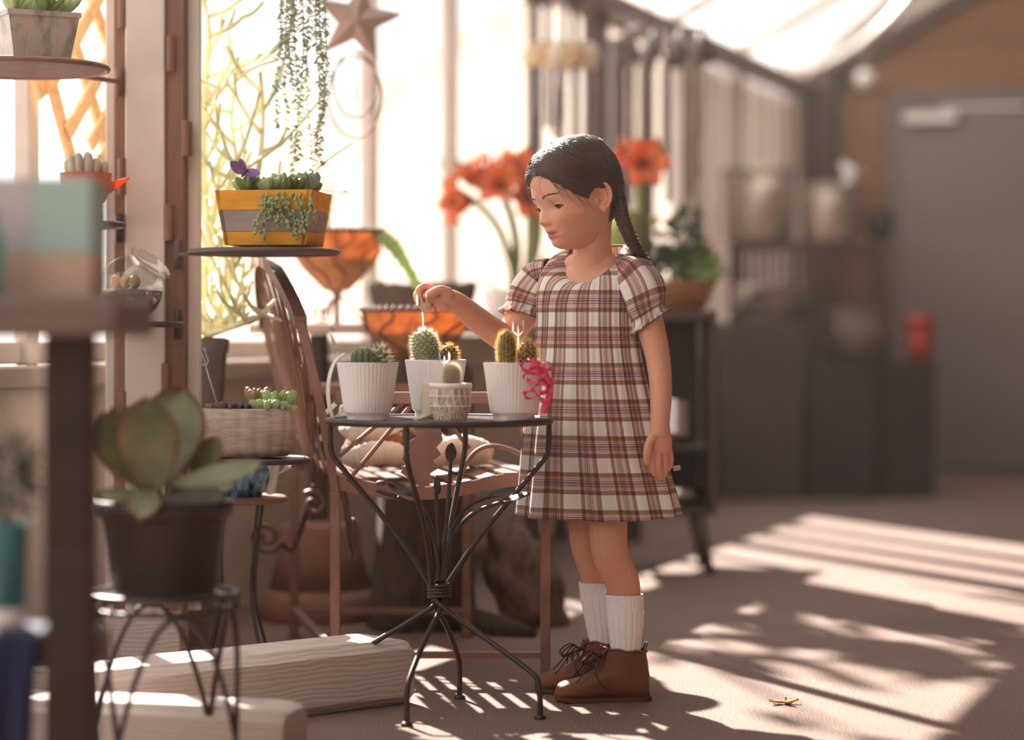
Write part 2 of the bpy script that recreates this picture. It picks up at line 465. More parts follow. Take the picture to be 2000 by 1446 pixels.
# ------------------------------------------------------------------ shared materials
M_IRON = mat('dark_iron', C(74, 62, 60), 0.42, metal=0.35, var=0.2, scale=30)
M_RUST = mat('rust_paint', C(132, 95, 82), 0.5, metal=0.15, var=0.2, scale=14, bump=0.15)
M_RUSTD = mat('rust_paint_dark', C(112, 78, 68), 0.5, metal=0.15, var=0.2, scale=14)
M_POTW = mat('white_glaze', C(238, 230, 227), 0.35, var=0.02, spec=0.5, sss=0.0)
M_SOIL = mat('potting_soil', C(70, 50, 40), 0.95, var=0.4, scale=80, bump=0.8, bscale=120)
M_BLACKP = mat('black_plastic', C(58, 48, 46), 0.45, var=0.1)
M_TERRA = mat('terracotta', C(134, 92, 76), 0.8, var=0.14, scale=5, bump=0.15)
M_TIMBER = None
M_GREEN = mat('leaf_green', C(120, 142, 74), 0.5, trans=0.3, var=0.2)
M_DGREEN = mat('leaf_dark_green', C(78, 92, 56), 0.55, trans=0.15, var=0.25)
M_PALEG = mat('leaf_pale_green', C(178, 192, 146), 0.5, trans=0.4, var=0.15)
M_STICK = mat('pencil_stem', C(232, 230, 192), 0.5, trans=0.3, var=0.15, scale=5)
M_SPINE = mat('cactus_spine', C(255, 244, 226), 0.6, trans=0.75, var=0.05)
M_SPINEB = mat('cactus_spine_amber', C(252, 222, 170), 0.6, trans=0.75, var=0.1)
M_CACT = mat('cactus_skin', C(104, 112, 72), 0.6, var=0.2, scale=40, bump=0.3, bscale=120)
M_CACTB = mat('cactus_skin_brown', C(84, 66, 50), 0.6, var=0.3, scale=60, bump=0.3, bscale=120)
M_CLEARP = clear_mat('clear_plastic', tint=(0.97, 0.96, 0.96, 1), refl=0.25, rough=0.15, milky=0.28, milk=(1, 0.97, 0.96, 1))
M_WOOD = mat('cedar', C(238, 192, 140), 0.7, var=0.15, scale=5, stretch=(1, 8, 8))
M_PEBB = mat('pebble', C(214, 196, 180), 0.6, var=0.1)

def timber():
    k = NT('white_painted_timber'); v = k.coord('Object', (1, 1, 1))
    w = k.new('ShaderNodeTexWave', wave_type='BANDS', bands_direction='Z'); w.inputs['Scale'].default_value = 34
    w.inputs['Distortion'].default_value = 9; w.inputs['Detail'].default_value = 4; w.inputs['Detail Scale'].default_value = 0.9
    k.link(k.coord('Object', (0.3, 0.3, 1.0)), w.inputs['Vector'])
    c = k.ramp(w.outputs['Fac'], [(0.0, C(200, 184, 176)), (0.5, C(212, 197, 189))])
    k.link(c, k.b.inputs['Base Color']); k.b.inputs['Roughness'].default_value = 0.75
    k.bump(w.outputs['Fac'], 0.25, 0.003); return k.m
M_TIMBER = timber()

def arc(c, r, a0, a1, n, plane='xz', ry=None):
    out = []
    for q in np.linspace(a0, a1, n):
        x = r * math.cos(math.radians(q)); y = (ry or r) * math.sin(math.radians(q))
        out.append(Vector(c) + (Vector((x, 0, y)) if plane == 'xz' else Vector((x, y, 0)) if plane == 'xy' else Vector((0, x, y))))
    return out

def ring(mb, c, r, tr, n=48, m=8):
    return mb.tube([Vector(c) + Vector((r * math.cos(2 * PI * k / n), r * math.sin(2 * PI * k / n), 0)) for k in range(n)], tr, m, closed=True, up=Vector((0, 0, 1)))

def round_bars(c, r, w, h, pitch, ang):
    """parallel flat bars clipped to a circle"""
    mb = MB(); d = Vector((math.cos(ang), math.sin(ang), 0)); e = Vector((-d.y, d.x, 0)); q = -r + pitch / 2
    while q < r:
        L = math.sqrt(max(r * r - q * q, 0))
        if L > 0.01: mb.bar(Vector(c) + e * q - d * L, Vector(c) + e * q + d * L, w, h, Vector((0, 0, 1)))
        q += pitch
    return mb

def cone3(mb, p, d, L, r):
    R = frame_z(d); vs = [p + R @ Vector((r * math.cos(a), r * math.sin(a), 0)) for a in (0, 2.09, 4.19)] + [p + d.normalized() * L]
    mb.add(vs, [(0, 1, 3), (1, 2, 3), (2, 0, 3)])

def cactus(root, base, h, r, lean=Vector((0, 0, 1)), ribs=0, rd=0.0, rows=9, around=12, per=6, slen=0.008, skin=None, spine=None, bulge=1.0, thick=0.00045):
    R = frame_z(Vector(lean)); prof = []
    for t in np.linspace(0, 1, 18):
        if t < 0.55: rr = r * (0.86 + 0.14 * math.sin(t / 0.55 * PI / 2))
        else: rr = r * math.sqrt(max(1 - ((t - 0.55) / 0.45) ** 2, 0)) ** 0.9
        prof.append((max(rr, 0.0), h * t))
    wob = (lambda a, i: 1 + rd * math.cos(ribs * a)) if ribs else (lambda a, i: 1 + 0.045 * math.cos(around * a + (i % 2) * PI))
    b = MB().lathe(prof, max(ribs * 6, around * 4, 36), base, R, wob).build('cactus_body', skin or M_CACT, root)
    sp = MB()
    for j in range(rows):
        t = 0.08 + 0.90 * j / (rows - 1); rr = float(np.interp(t, [p[1] / h for p in prof], [p[0] for p in prof]))
        m = ribs if ribs else max(int(around * (0.35 + 0.65 * rr / r)), 4)
        for i in range(m):
            a = 2 * PI * (i + (0.5 * (j % 2) if not ribs else 0)) / m
            nl = Vector((math.cos(a), math.sin(a), 0.15 + 1.6 * max(t - 0.62, 0) / 0.38)).normalized()
            p = Vector(base) + R @ Vector((rr * math.cos(a) * (1 + rd), rr * math.sin(a) * (1 + rd), h * t))
            for q in range(per):
                d = (nl + Vector((random.uniform(-1, 1), random.uniform(-1, 1), random.uniform(-0.7, 1))) * 0.75).normalized()
                cone3(sp, p, R @ d, slen * random.uniform(0.6, 1.25), thick)
    s = sp.build('spines', spine or M_SPINE, b, smooth=False); stuff(s)
    return b

def pebbles(root, c, r, n, cols, size=0.006):
    ms = []
    for j in range(2):
        mb = MB().ell((0, 0, 0), (1, 0.8, 0.6), None, 10, 6, lambda d: 1 + 0.12 * nz(d.x * 2 + j * 5, d.y * 2, d.z * 2)); ms.append(mb)
    mats = cols; me = [mesh_of(mb, 'pebble', mats[j % len(mats)]) for j, mb in enumerate(ms)]
    for i in range(n):
        a = 2 * PI * i / n + random.uniform(-0.3, 0.3); q = r * random.uniform(0.55, 0.92)
        piece(me[i % 2], 'pebble', root, Vector(c) + Vector((q * math.cos(a), q * math.sin(a), random.uniform(0, 0.003))), rot('Z', random.uniform(0, 360)), (size * random.uniform(0.7, 1.3),) * 3)

def leaf_sheet(L, W, curl=0.2, cup=0.1, n=7, m=5, tip=0.0, back=0.12):
    """leaf lying along +X, rising by curl; rounded outline"""
    g = []
    for i in range(n):
        t = i / (n - 1); w = W * (back + (1 - back) * math.sin(PI * min(t * 0.92 + 0.06, 1)) ** 0.75) * (1 if t < 0.98 else 0.45)
        row = []
        for k in range(m):
            q = -1 + 2 * k / (m - 1)
            row.append(Vector((L * t, q * w / 2, L * curl * t * t + cup * W * q * q)))
        g.append(row)
    return g

def xform(g, c, R): return [[Vector(c) + R @ p for p in row] for row in g]

def rosette(mb, c, r, n=14, tilt=0.6, w=0.45, thick=None, R=None):
    """fleshy leaves around a centre"""
    R = R or Matrix.Identity(3)
    for i in range(n):
        a = i * 2.399; q = 1 - i / (n * 1.15); e = tilt + (1 - q) * 0.9
        d = R @ Vector((math.cos(a) * math.cos(e), math.sin(a) * math.cos(e), math.sin(e)))
        L = r * (0.45 + 0.55 * q)
        mb.ell(Vector(c) + d * L * 0.5, (L * w * 0.5, (thick or L * 0.16), L * 0.55), frame_z(d, R @ Vector((math.cos(a + 1.57), math.sin(a + 1.57), 0.01))), 8, 6)

# ------------------------------------------------------------------ small iron table
TC = Vector((-0.135, 4.48, 0)); TR = 0.206; TZ = 0.537
tb = thing('side_table', TC, 'round dark iron garden table with bundled rod legs holding the cactus pots', 'table')
m = MB(); ring(m, TC + Vector((0, 0, TZ)), TR, 0.0065, 72); rim = m.build('rim', M_IRON, tb)
m = round_bars(TC + Vector((0, 0, TZ + 0.001)), TR - 0.004, 0.011, 0.003, 0.026, 0.35)
top = m.build('top_bars', M_IRON, tb, smooth=False); stuff(top)
m = round_bars(TC + Vector((0, 0, TZ - 0.003)), TR - 0.004, 0.005, 0.003, 0.036, 0.35 + PI / 2)
stuff(m.build('cross_bars', M_IRON, top, smooth=False))
ups = [(-0.200, -0.02), (0.203, -0.02), (-0.052, -0.195), (0.045, 0.196)]
lows = [(0.186, -0.10), (-0.20, 0.06), (0.035, 0.14), (-0.052, -0.18)]
for i, ((ux, uy), (lx, ly)) in enumerate(zip(ups, lows)):
    off = Vector((0.010 * (-1 if ux < 0 else 1), 0.006 * (1 if i % 2 else -1), 0))
    U = TC + Vector((ux, uy, 0)); L = TC + Vector((lx, ly, 0)); B = TC + off
    pts = smooth_path([U + Vector((0, 0, TZ - 0.004)), U + Vector((0, 0, 0.50)), U + Vector((-ux * 0.02, -uy * 0.02, 0.475)), U + Vector((-ux * 0.12, -uy * 0.12, 0.447)),
                       TC + Vector((ux * 0.42, uy * 0.42, 0.335)), B + Vector((ux * 0.08, uy * 0.08, 0.25)), B + Vector((0, 0, 0.222)), B + Vector((lx * 0.08, ly * 0.08, 0.195)),
                       TC + Vector((lx * 0.5, ly * 0.5, 0.135)), TC + Vector((lx * 0.90, ly * 0.90, 0.085)), L + Vector((-lx * 0.02, -ly * 0.02, 0.065)), L + Vector((0, 0, 0.03)), L + Vector((0, 0, 0.004))], 6)
    lg = MB().tube(pts, 0.0052, 8).build('leg', M_IRON, tb)
    MB().lathe([(0.0, 0), (0.011, 0.0), (0.011, 0.004), (0.006, 0.008), (0, 0.008)], 14, L).build('foot', M_IRON, lg)
m = MB(); pts = [TC + Vector((0.019 * math.cos(q), 0.015 * math.sin(q), 0.208 + 0.028 * q / 28)) for q in np.linspace(0, 28, 90)]
m.tube(pts, 0.004, 6).build('wire_binding', M_IRON, tb)
def iron_leaf(parent, p, d, L=0.05, W=0.024, up=Vector((0, -0.3, 1))):
    x = Vector(d).normalized(); z = (up - x * up.dot(x)).normalized(); y = z.cross(x); R = Matrix((x, y, z)).transposed()
    MB().grid(xform(leaf_sheet(L, W, 0.15, 0.15, 7, 5), p, R), 0.0012).build('leaf', M_IRON, parent)
stems = [[(0.0, 0, 0.235), (-0.005, -0.01, 0.30), (-0.03, -0.03, 0.37), (-0.075, -0.05, 0.398)], [(0.004, 0, 0.235), (-0.01, 0.02, 0.32), (-0.035, 0.04, 0.38), (-0.06, 0.05, 0.40)],
         [(0.006, 0, 0.235), (0.02, -0.01, 0.31), (0.06, -0.03, 0.365), (0.125, -0.045, 0.392)], [(0.008, 0, 0.235), (0.02, 0.02, 0.32), (0.05, 0.04, 0.372), (0.10, 0.05, 0.395)],
         [(0.003, 0.0, 0.235), (0.012, 0.0, 0.33), (0.018, 0.0, 0.40), (0.022, 0.0, 0.47)], [(-0.002, 0, 0.235), (0.0, 0.005, 0.3), (-0.004, 0.005, 0.37), (-0.006, 0.0, 0.41)]]
for i, st in enumerate(stems):
    st = [TC + Vector(p) for p in st]; so = MB().tube(smooth_path(st, 6), [0.0045, 0.0035], 8).build('stem', M_IRON, tb)
    d = st[-1] - st[-2]; iron_leaf(so, st[-1] - d.normalized() * 0.01, Vector((d.x, d.y, d.z * 0.3)), 0.055 if i < 4 else 0.036, 0.03 if i < 4 else 0.026)

# ------------------------------------------------------------------ cactus pots on the table
FN = 46
def white_pot(root, c, r=0.056, h=0.105):
    prof = [(0, 0.0), (0.66, 0), (0.68, 0.02), (0.68, 0.095), (0.745, 0.115), (0.765, 0.15)]
    prof = [(a * r, b * h) for a, b in prof]
    for t in np.linspace(0.2, 0.98, 9): prof.append((r * (0.765 + 0.235 * (t - 0.15) / 0.85), h * t))
    prof += [(r, h), (r * 0.965, h), (r * 0.94, h * 0.9), (r * 0.9, h * 0.8), (0, h * 0.8)]
    return MB().lathe(prof, FN * 4, c, None, lambda a, i: 1 + (0.011 * math.cos(FN * a) if 5 <= i <= 14 else 0)).build('pot', M_POTW, root)
def soil(root, c, r, z, m=None):
    c = Vector(c); MB().lathe([(r, z - 0.012), (r, z), (r * 0.6, z + 0.003), (0, z + 0.004)], 28, c, None, lambda a, i: 1 + 0.02 * math.sin(7 * a)).build('soil', m or M_SOIL, root)

TZ0 = TZ + 0.004
def tpos(px, Y): return Vector(((px - 1000) / FPX * Y, Y, TZ0))
c = tpos(718, 4.40); a = thing('potted_cactus', c, 'white fluted pot with a small ribbed round cactus, left end of the iron table', 'potted plant', 'white cactus pots on the table')
white_pot(a, c); soil(a, c, 0.0485, 0.093)
cactus(a, c + Vector((-0.008, -0.012, 0.092)), 0.040, 0.0205, ribs=11, rd=0.10, rows=5, per=3, slen=0.004, skin=mat('cactus_skin_cool', C(92, 104, 80), 0.6, var=0.2, scale=40))
cactus(a, c + Vector((0.018, 0.012, 0.09)), 0.042, 0.015, (0.15, 0, 1), rows=6, around=8, per=9, slen=0.016, thick=0.0008)
pebbles(a, c + Vector((0, 0, 0.097)), 0.046, 14, [M_PEBB, mat('pebble_white', C(236, 226, 216), 0.5)], 0.0075)
c = tpos(851, 4.57); b = thing('potted_cactus', c, 'white fluted pot with a tall bristly cactus under the hand, back of the iron table', 'potted plant', 'white cactus pots on the table')
white_pot(b, c, 0.058, 0.108); soil(b, c, 0.050, 0.096)
cactus(b, c + Vector((-0.014, 0, 0.092)), 0.074, 0.0245, (-0.16, 0, 1), rows=13, around=15, per=11, slen=0.0105, thick=0.00024, skin=mat('cactus_skin_grey', C(110, 116, 84), 0.6, var=0.25, scale=40))
cactus(b, c + Vector((0.023, 0.004, 0.092)), 0.044, 0.017, (0.06, 0, 1), rows=9, around=12, per=8, slen=0.009, thick=0.0003, skin=M_CACTB, spine=M_SPINEB)
pebbles(b, c + Vector((0, 0, 0.10)), 0.047, 14, [mat('gravel_red', C(204, 96, 72), 0.6), mat('gravel_pink', C(226, 170, 150), 0.6)], 0.006)
c = tpos(1004, 4.40); d_ = thing('potted_cactus', c, 'white fluted pot with a smooth finger cactus, pink ribbon hanging down its side', 'potted plant', 'white cactus pots on the table')
white_pot(d_, c); soil(d_, c, 0.0485, 0.093)
cactus(d_, c + Vector((-0.013, -0.004, 0.09)), 0.073, 0.0165, (-0.02, 0, 1), ribs=16, rd=0.02, rows=24, per=3, slen=0.008, skin=mat('cactus_skin_olive', C(84, 78, 40), 0.6, var=0.15, scale=40), spine=M_SPINEB, thick=0.0003)
cactus(d_, c + Vector((0.022, 0.006, 0.09)), 0.053, 0.0175, (0.05, 0, 1), rows=10, around=12, per=9, slen=0.015, skin=M_CACTB, spine=M_SPINEB, thick=0.0004)
pebbles(d_, c + Vector((0, 0, 0.097)), 0.046, 14, [M_PEBB, mat('pebble_rose', C(196, 160, 140), 0.6)], 0.007)
RP = c.copy()

def basket_mat():
    k = NT('scratched_glaze'); v = k.coord('Object', (60, 60, 2))
    f = k.noise(v, 9, 2); c = k.ramp(f, [(0.42, C(150, 122, 100)), (0.56, C(228, 216, 204))])
    k.link(c, k.b.inputs['Base Color']); k.b.inputs['Roughness'].default_value = 0.6; k.bump(f, 0.4); return k.m
c = tpos(880, 4.355); e = thing('potted_cactus', c, 'small scratched beige and white pot with a fuzzy oval cactus at the table front', 'potted plant')
r, h = 0.038, 0.068
MB().lathe([(0, 0), (r * 0.74, 0), (r * 0.80, 0.004), (r * 0.80, 0.008), (r * 0.92, 0.02), (r * 0.985, 0.04), (r, 0.058), (r * 0.99, 0.060)], 64, c).build('pot', basket_mat(), e)
MB().lathe([(r * 0.95, 0.058), (r * 1.02, 0.059), (r * 1.03, 0.066), (r * 1.0, h), (r * 0.93, h), (r * 0.9, 0.06), (0, 0.058)], 48, c).build('rim_band', M_POTW, e)
for zz, rr in ((0.027, 0.957), (0.045, 0.995)): ring(MB(), c + Vector((0, 0, zz)), r * rr, 0.0011, 56, 6).build('band', M_POTW, e)
soil(e, c, r * 0.9, 0.061)
cactus(e, c + Vector((0.002, 0, 0.058)), 0.045, 0.0150, rows=22, around=24, per=6, slen=0.006, skin=mat('cactus_skin_fuzzy', C(140, 126, 96), 0.8, var=0.2, scale=60, sheen=0.5), thick=0.0002)
# ribbed shell leaning beside the little pot
c2 = tpos(836, 4.40)
ml = MB(); gd2 = []
for i in range(27):
    t = i / 26; row = []
    for k in range(13):
        q = -1 + 2 * k / 12; w = 0.017 * (0.62 + 0.5 * math.sin(t * PI * 0.75)); bow = 0.010 * (1 - q * q)
        row.append(c2 + Vector((w * q + 0.008 * t - 0.018 * max(0.12 - t, 0) / 0.12, -bow - 0.0012 * (i % 2) + 0.02 * t, 0.001 + 0.066 * t)))
    gd2.append(row)
ml.grid(gd2, 0.004); sh = ml.build('shell_ornament', mat('ribbed_cream', C(206, 190, 168), 0.7, var=0.08)); tag(sh, 'ribbed cream ornament leaning between the middle pot and the small pot', 'ornament')

# clear plastic forks
def fork(label, base, d, face, L, handle=0.55, w=0.020):
    """tines end up at base + d*L"""
    z = Vector(d).normalized(); x = (Vector(face) - z * Vector(face).dot(z)).normalized(); y = z.cross(x); R = Matrix((x, y, z)).transposed()
    o = thing('plastic_fork', base, label, 'fork', 'clear forks used as plant picks'); b = Vector(base); T = lambda x, z: b + R @ Vector((x, 0, z))
    hz = L * handle
    MB().tube([T(0, 0), T(0, hz)], [0.0016, 0.0018], 6).build('handle', M_CLEARP, o)
    n = MB(); n.tube([T(-w / 2, hz + 0.010), T(0, hz), T(w / 2, hz + 0.010)], 0.0017, 6); n.build('neck', M_CLEARP, o)
    for q in (-1, 0, 1): MB().tube([T(q * w / 2, hz + (0.009 if q else 0)), T(q * w / 2, L - 0.006 - (0.007 if q == 0 else 0)), T(q * w / 2, L - (0.007 if q == 0 else 0))], [0.0021, 0.0021, 0.0006], 6).build('tine', M_CLEARP, o)
    return o
fork('clear plastic fork pinched in the fingers above the tall bristly cactus', P(828, 660, 4.56), P(823, 575, 4.56) - P(828, 660, 4.56), (1, -0.5, 0), 0.083, 0.62)
fork('clear plastic fork standing behind the smooth finger cactus', P(1012, 705, 4.45), (0.0, 0, 1), (1, -0.3, 0), 0.075, 0.60)
fork('clear plastic fork behind the fuzzy cactus of the small pot', P(868, 750, 4.385), (0.0, 0.0, 1), (1, 0.3, 0), 0.058, 0.6, 0.018)
fork('clear plastic fork tilted in the grey birch-look planter', P(424, 790, 4.72), P(392, 682, 4.72) - P(424, 790, 4.72), (1, -0.6, 0), 0.115, 0.66, 0.018)
fork('clear plastic fork tip showing behind the leftmost white pot', P(672, 725, 4.43), P(645, 650, 4.43) - P(672, 725, 4.43), (0.3, -1, 0), 0.075, 0.55, 0.012)

# pink curling ribbon
rb = thing('gift_ribbon', RP + Vector((0.045, -0.02, 0.1)), 'bright pink curled ribbon spilling over the rim of a white pot', 'ribbon')
M_PINK = mat('pink_satin', C(250, 92, 144), 0.4, trans=0.4, var=0.1, spec=0.5)
def strip(pts, w, side): 
    pts = smooth_path(pts, 5); side = [Vector(s) for s in side]; g = []
    for i, p in enumerate(pts):
        q = i / (len(pts) - 1) * (len(side) - 1); k = min(int(q), len(side) - 2); s = side[k].lerp(side[k + 1], q - k).normalized()
        g.append([p - s * w / 2, p, p + s * w / 2])
    return g
rp = lambda px, py, dy=0.0: P(px, py, 4.325 + dy)
curls = [((1030, 712), 17, 0.0), ((1048, 722), 15, -0.01), ((1036, 735), 14, -0.012), ((1062, 714), 13, 0.0), ((1052, 756), 17, -0.006), ((1034, 768), 14, -0.008), ((1064, 742), 12, 0.006), ((1060, 772), 12, -0.004)]
for i, ((px, py), r, dy) in enumerate(curls):
    pts = []; a0 = i * 1.3
    for k in range(9):
        a = a0 + k * 0.85; pts.append(rp(px + r * math.cos(a) + k * 0.9, py + r * 0.62 * math.sin(a) + k * 0.6, dy + 0.010 * math.sin(a * 0.8)))
    MB().grid(strip(pts, 0.009, [(0.3, 0.7, 0.6), (0.2, 0.5, -0.8), (0.5, -0.6, 0.4), (0.1, 0.8, 0.5)]), 0.0005).build('curl', M_PINK, rb)
pts = [rp(1058, 720), rp(1070, 745), rp(1074, 768, -0.004), rp(1067, 790), rp(1061, 808, -0.004)]
MB().grid(strip(pts, 0.014, [(1, 0.2, 0.1), (0.8, -0.6, 0), (1, 0.1, 0)]), 0.0005).build('ribbon_tail', M_PINK, rb)
MB().tube([rp(1032, 702, 0.03), rp(1038, 708, 0.012), rp(1050, 725), rp(1060, 745)], 0.002, 6).build('knot', M_PINK, rb)

# white measuring tape looped at the table's edge
pts = [P(674, 690, 4.42), P(655, 705, 4.41), P(644, 735, 4.40), P(641, 770, 4.40), P(645, 800, 4.40), P(653, 822, 4.41)]
tp = MB().grid(strip(pts, 0.011, [(0.5, -0.8, 0), (0.7, -0.7, 0.1), (0.6, -0.75, 0)]), 0.0006)
def tape_mat():
    k = NT('tape_print'); w = k.new('ShaderNodeTexWave', wave_type='BANDS', bands_direction='Z'); w.inputs['Scale'].default_value = 95
    k.link(k.coord('Object'), w.inputs['Vector'])
    c = k.ramp(w.outputs['Fac'], [(0.10, C(186, 172, 160)), (0.22, C(232, 224, 212))]); k.link(c, k.b.inputs['Base Color']); return k.m
tag(tp.build('measuring_tape', tape_mat()), 'pale measuring tape curling up beside the leftmost white pot', 'tape')

# ------------------------------------------------------------------ bench
NL = Vector((-0.351, 4.80, 0)); NR = Vector((0.066, 4.80, 0)); FL = Vector((-0.500, 5.55, 0)); FR = Vector((-0.104, 5.56, 0))
bn = thing('garden_bench', (NL + FR) / 2, 'rust brown metal garden bench with fanned back, sweater on its seat', 'bench')
Zs = 0.385
def vz(p, z): return Vector((p.x, p.y, z))
for p, big in ((NL, 1), (NR, 1), (FL, 0), (FR, 0)):
    lg = MB().bar(vz(p, 0.006), vz(p, Zs), 0.020, 0.020, Vector((0, 1, 0)), 0.002).build('leg', M_RUST, bn, smooth=False)
    MB().lathe([(0, 0), (0.016, 0), (0.016, 0.005), (0.009, 0.009), (0, 0.009)], 14, vz(p, 0)).build('foot', M_RUSTD, lg)
MB().bar(vz(NL, 0.06), vz(NR, 0.06), 0.018, 0.012).build('stretcher', M_RUST, bn, smooth=False)
MB().bar(vz(FL, 0.06), vz(FR, 0.06), 0.018, 0.012).build('stretcher', M_RUST, bn, smooth=False)
MB().bar(vz(NL, 0.065), vz(FL, 0.065), 0.018, 0.012).build('stretcher', M_RUST, bn, smooth=False)
def seat_pt(t, q):
    """t 0 back..1 front, q 0 near..1 far"""
    a = NL.lerp(NR, t); b = FL.lerp(FR, t); p = a.lerp(b, q); return Vector((p.x, p.y, Zs + 0.018 - 0.024 * math.sin(PI * min(t * 1.25, 1)) + 0.006 * t))
for q in (0.0, 1.0):
    pts = [seat_pt(t, q) for t in np.linspace(-0.02, 0.98, 16)]
    g = [[p + Vector((0, 0, 0.012)), p + Vector((0, 0, -0.014))] for p in pts]
    MB().grid(g, 0.006).build('seat_rail', M_RUST, bn, smooth=False)
for t in np.linspace(0.05, 0.95, 9):
    g = []
    for q in np.linspace(0.0, 1.0, 5):
        g.append([seat_pt(t - 0.036, q) + Vector((0, 0, 0.014)), seat_pt(t + 0.036, q) + Vector((0, 0, 0.014))])
    MB().grid(g, -0.004 if False else 0.004).build('seat_slat', M_RUST, bn, smooth=False)
bm_ = MB()
for t in (0.22, 0.92):
    bm_.lathe([(0, 0.013), (0.010, 0.013), (0.009, 0.018), (0.004, 0.020), (0, 0.020)], 10, seat_pt(t, 0.008))
bm_.build('bolt', M_RUSTD, bn)
# back: posts lean away, arched top rail, fanned rods
lean = Vector((-0.20, 0.0, 1)).normalized(); bdir = (FL - NL).normalized()
def back_pt(q, z):
    """q 0 near..1 far along the back, z above the seat"""
    p = NL.lerp(FL, q); return Vector((p.x, p.y, Zs)) + Vector((-0.05 * z / 0.36 - 0.10 * z * z / 0.13 * 0.25, 0, z))
topz = lambda q: 0.335 + 0.135 * math.sin(PI * q) ** 0.8
MB().tube([back_pt(0, z) for z in np.linspace(0, topz(0), 6)], 0.013, 4, flat=0.8).build('back_post', M_RUST, bn, smooth=False)
MB().tube([back_pt(1, z) for z in np.linspace(0, topz(1), 6)], 0.013, 4, flat=0.8).build('back_post', M_RUST, bn, smooth=False)
pts = [back_pt(q, topz(q)) for q in np.linspace(0, 1, 17)]
g = [[p + Vector((-0.012, 0, 0.012)), p + Vector((0.012, 0, 0.012)), p + Vector((0.012, 0, -0.012)), p + Vector((-0.012, 0, -0.012))] for p in pts]
tr_m = MB().grid([r[::-1] for r in g], wrap=True); tr_m.f += [(0, 1, 2, 3), (67, 66, 65, 64)]; tr_m.build('top_rail', M_RUST, bn, smooth=False)
for i in range(8):
    q1 = 0.07 + 0.123 * i; q0 = 0.5 + (q1 - 0.5) * 0.22
    pts = [back_pt(q0 + (q1 - q0) * math.sin(t * PI / 2) ** 1.3, 0.02 + (topz(q1) - 0.03) * t) for t in np.linspace(0, 1, 9)]
    MB().tube(pts, [0.0036, 0.0040, 0.0048, 0.0040], 7, flat=1.0).build('fan_rod', M_RUST, bn)
for q in (0.13, 0.30):
    pts = [back_pt(q + 0.10 * math.sin(t * 5.0), 0.03 + 0.22 * t) for t in np.linspace(0, 1, 12)]
    MB().tube(pts, 0.0045, 7).build('scroll', M_RUSTD, bn)
for q, z in ((0.2, 0.17), (0.34, 0.26), (0.5, 0.30), (0.68, 0.24), (0.8, 0.15)):
    c = back_pt(q, z); 
    MB().grid(xform(leaf_sheet(0.055, 0.020, 0.1, 0.1), c, Matrix((Vector((0.05, 0.35, 0.93)).normalized(), Vector((0.1, -0.93, 0.34)).normalized(), Vector((1, 0.05, -0.05)).normalized())).transposed()), 0.002).build('leaf', M_RUST, bn)
# arms with leaf panels
def arm(N, F_, suffix):
    A = vz(N, Zs + 0.185); B = vz(F_, Zs + 0.185)
    MB().bar(A, B, 0.022, 0.024, Vector((0, 0, 1)), 0.002).build('arm_rail', M_RUST, bn, smooth=False)
    MB().bar(vz(F_, Zs), B, 0.020, 0.020, Vector((0, 1, 0)), 0.002).build('arm_post', M_RUST, bn, smooth=False)
    X = (B - A); ap = lambda x, z: A + X * x + Vector((0, 0, z - 0.185))
    curves = [[(0.02, 0.07), (0.15, 0.115), (0.33, 0.178)], [(0.06, 0.02), (0.2, 0.09), (0.36, 0.17)], [(0.58, 0.02), (0.66, 0.075), (0.76, 0.09), (0.9, 0.07), (1.0, 0.03)],
              [(0.46, 0.165), (0.55, 0.13), (0.64, 0.085)], [(0.80, 0.175), (0.86, 0.165), (0.885, 0.12), (0.92, 0.072)]]
    for cv in curves: MB().tube(smooth_path([ap(*p) for p in cv], 6), 0.0045, 7).build('scroll', M_RUST, bn)
    po = [(0.0, -0.09), (0.025, -0.075), (0.018, -0.06), (0.034, -0.05), (0.024, -0.034), (0.04, -0.022), (0.03, -0.008), (0.043, 0.006), (0.038, 0.03), (0.044, 0.055), (0.04, 0.085), (-0.005, 0.085), (-0.012, 0.06), (-0.004, 0.045), (-0.016, 0.03), (-0.008, 0.012), (-0.03, 0.002), (-0.022, -0.016), (-0.04, -0.028), (-0.03, -0.044), (-0.042, -0.058), (-0.022, -0.07)]
    xx = X.normalized(); yy = Vector((0, 0, 1)); zz = xx.cross(yy)
    MB().prism(po, 0.003, ap(0.41, 0.095), Matrix((xx, yy, zz)).transposed()).build('leaf_plate', M_RUST, bn, smooth=False)
arm(NL, NR, 'near'); arm(FL, FR, 'far')
def spiral(c, r, turns, a0, ex, ez, grow=0.16):
    out = []
    for k in range(40):
        t = k / 39; a = a0 + turns * 2 * PI * t; rr = r * (grow + (1 - grow) * t); out.append(Vector(c) + ex * (rr * math.cos(a)) + ez * (rr * math.sin(a)))
    return out
# scroll brackets below the seat
ez = Vector((0, 0, 1)); ex = (FL - NL).normalized()
c = P(520, 1048, 5.50); pts = spiral(c, 0.038, 1.6, 2.2, Vector((1, 0, 0)), ez) + [P(566, 1075, 5.52), P(590, 1030, 5.5), P(600, 985, 5.4), P(612, 950, 5.3)]
MB().tube(smooth_path(pts, 2), 0.0065, 7).build('scroll_bracket', M_RUSTD, bn)
c = P(690, 1048, 5.1); MB().tube(spiral(c, 0.045, 1.7, 0.4, ex * 0.55, ez) + [P(676, 985, 4.95), P(668, 955, 4.9)], 0.0065, 7).build('scroll_bracket', M_RUSTD, bn)
c = P(612, 985, 5.3); MB().tube(spiral(c, 0.03, 1.3, 0.4, Vector((1, 0, 0)), ez), 0.0055, 7).build('scroll_bracket', M_RUSTD, bn)

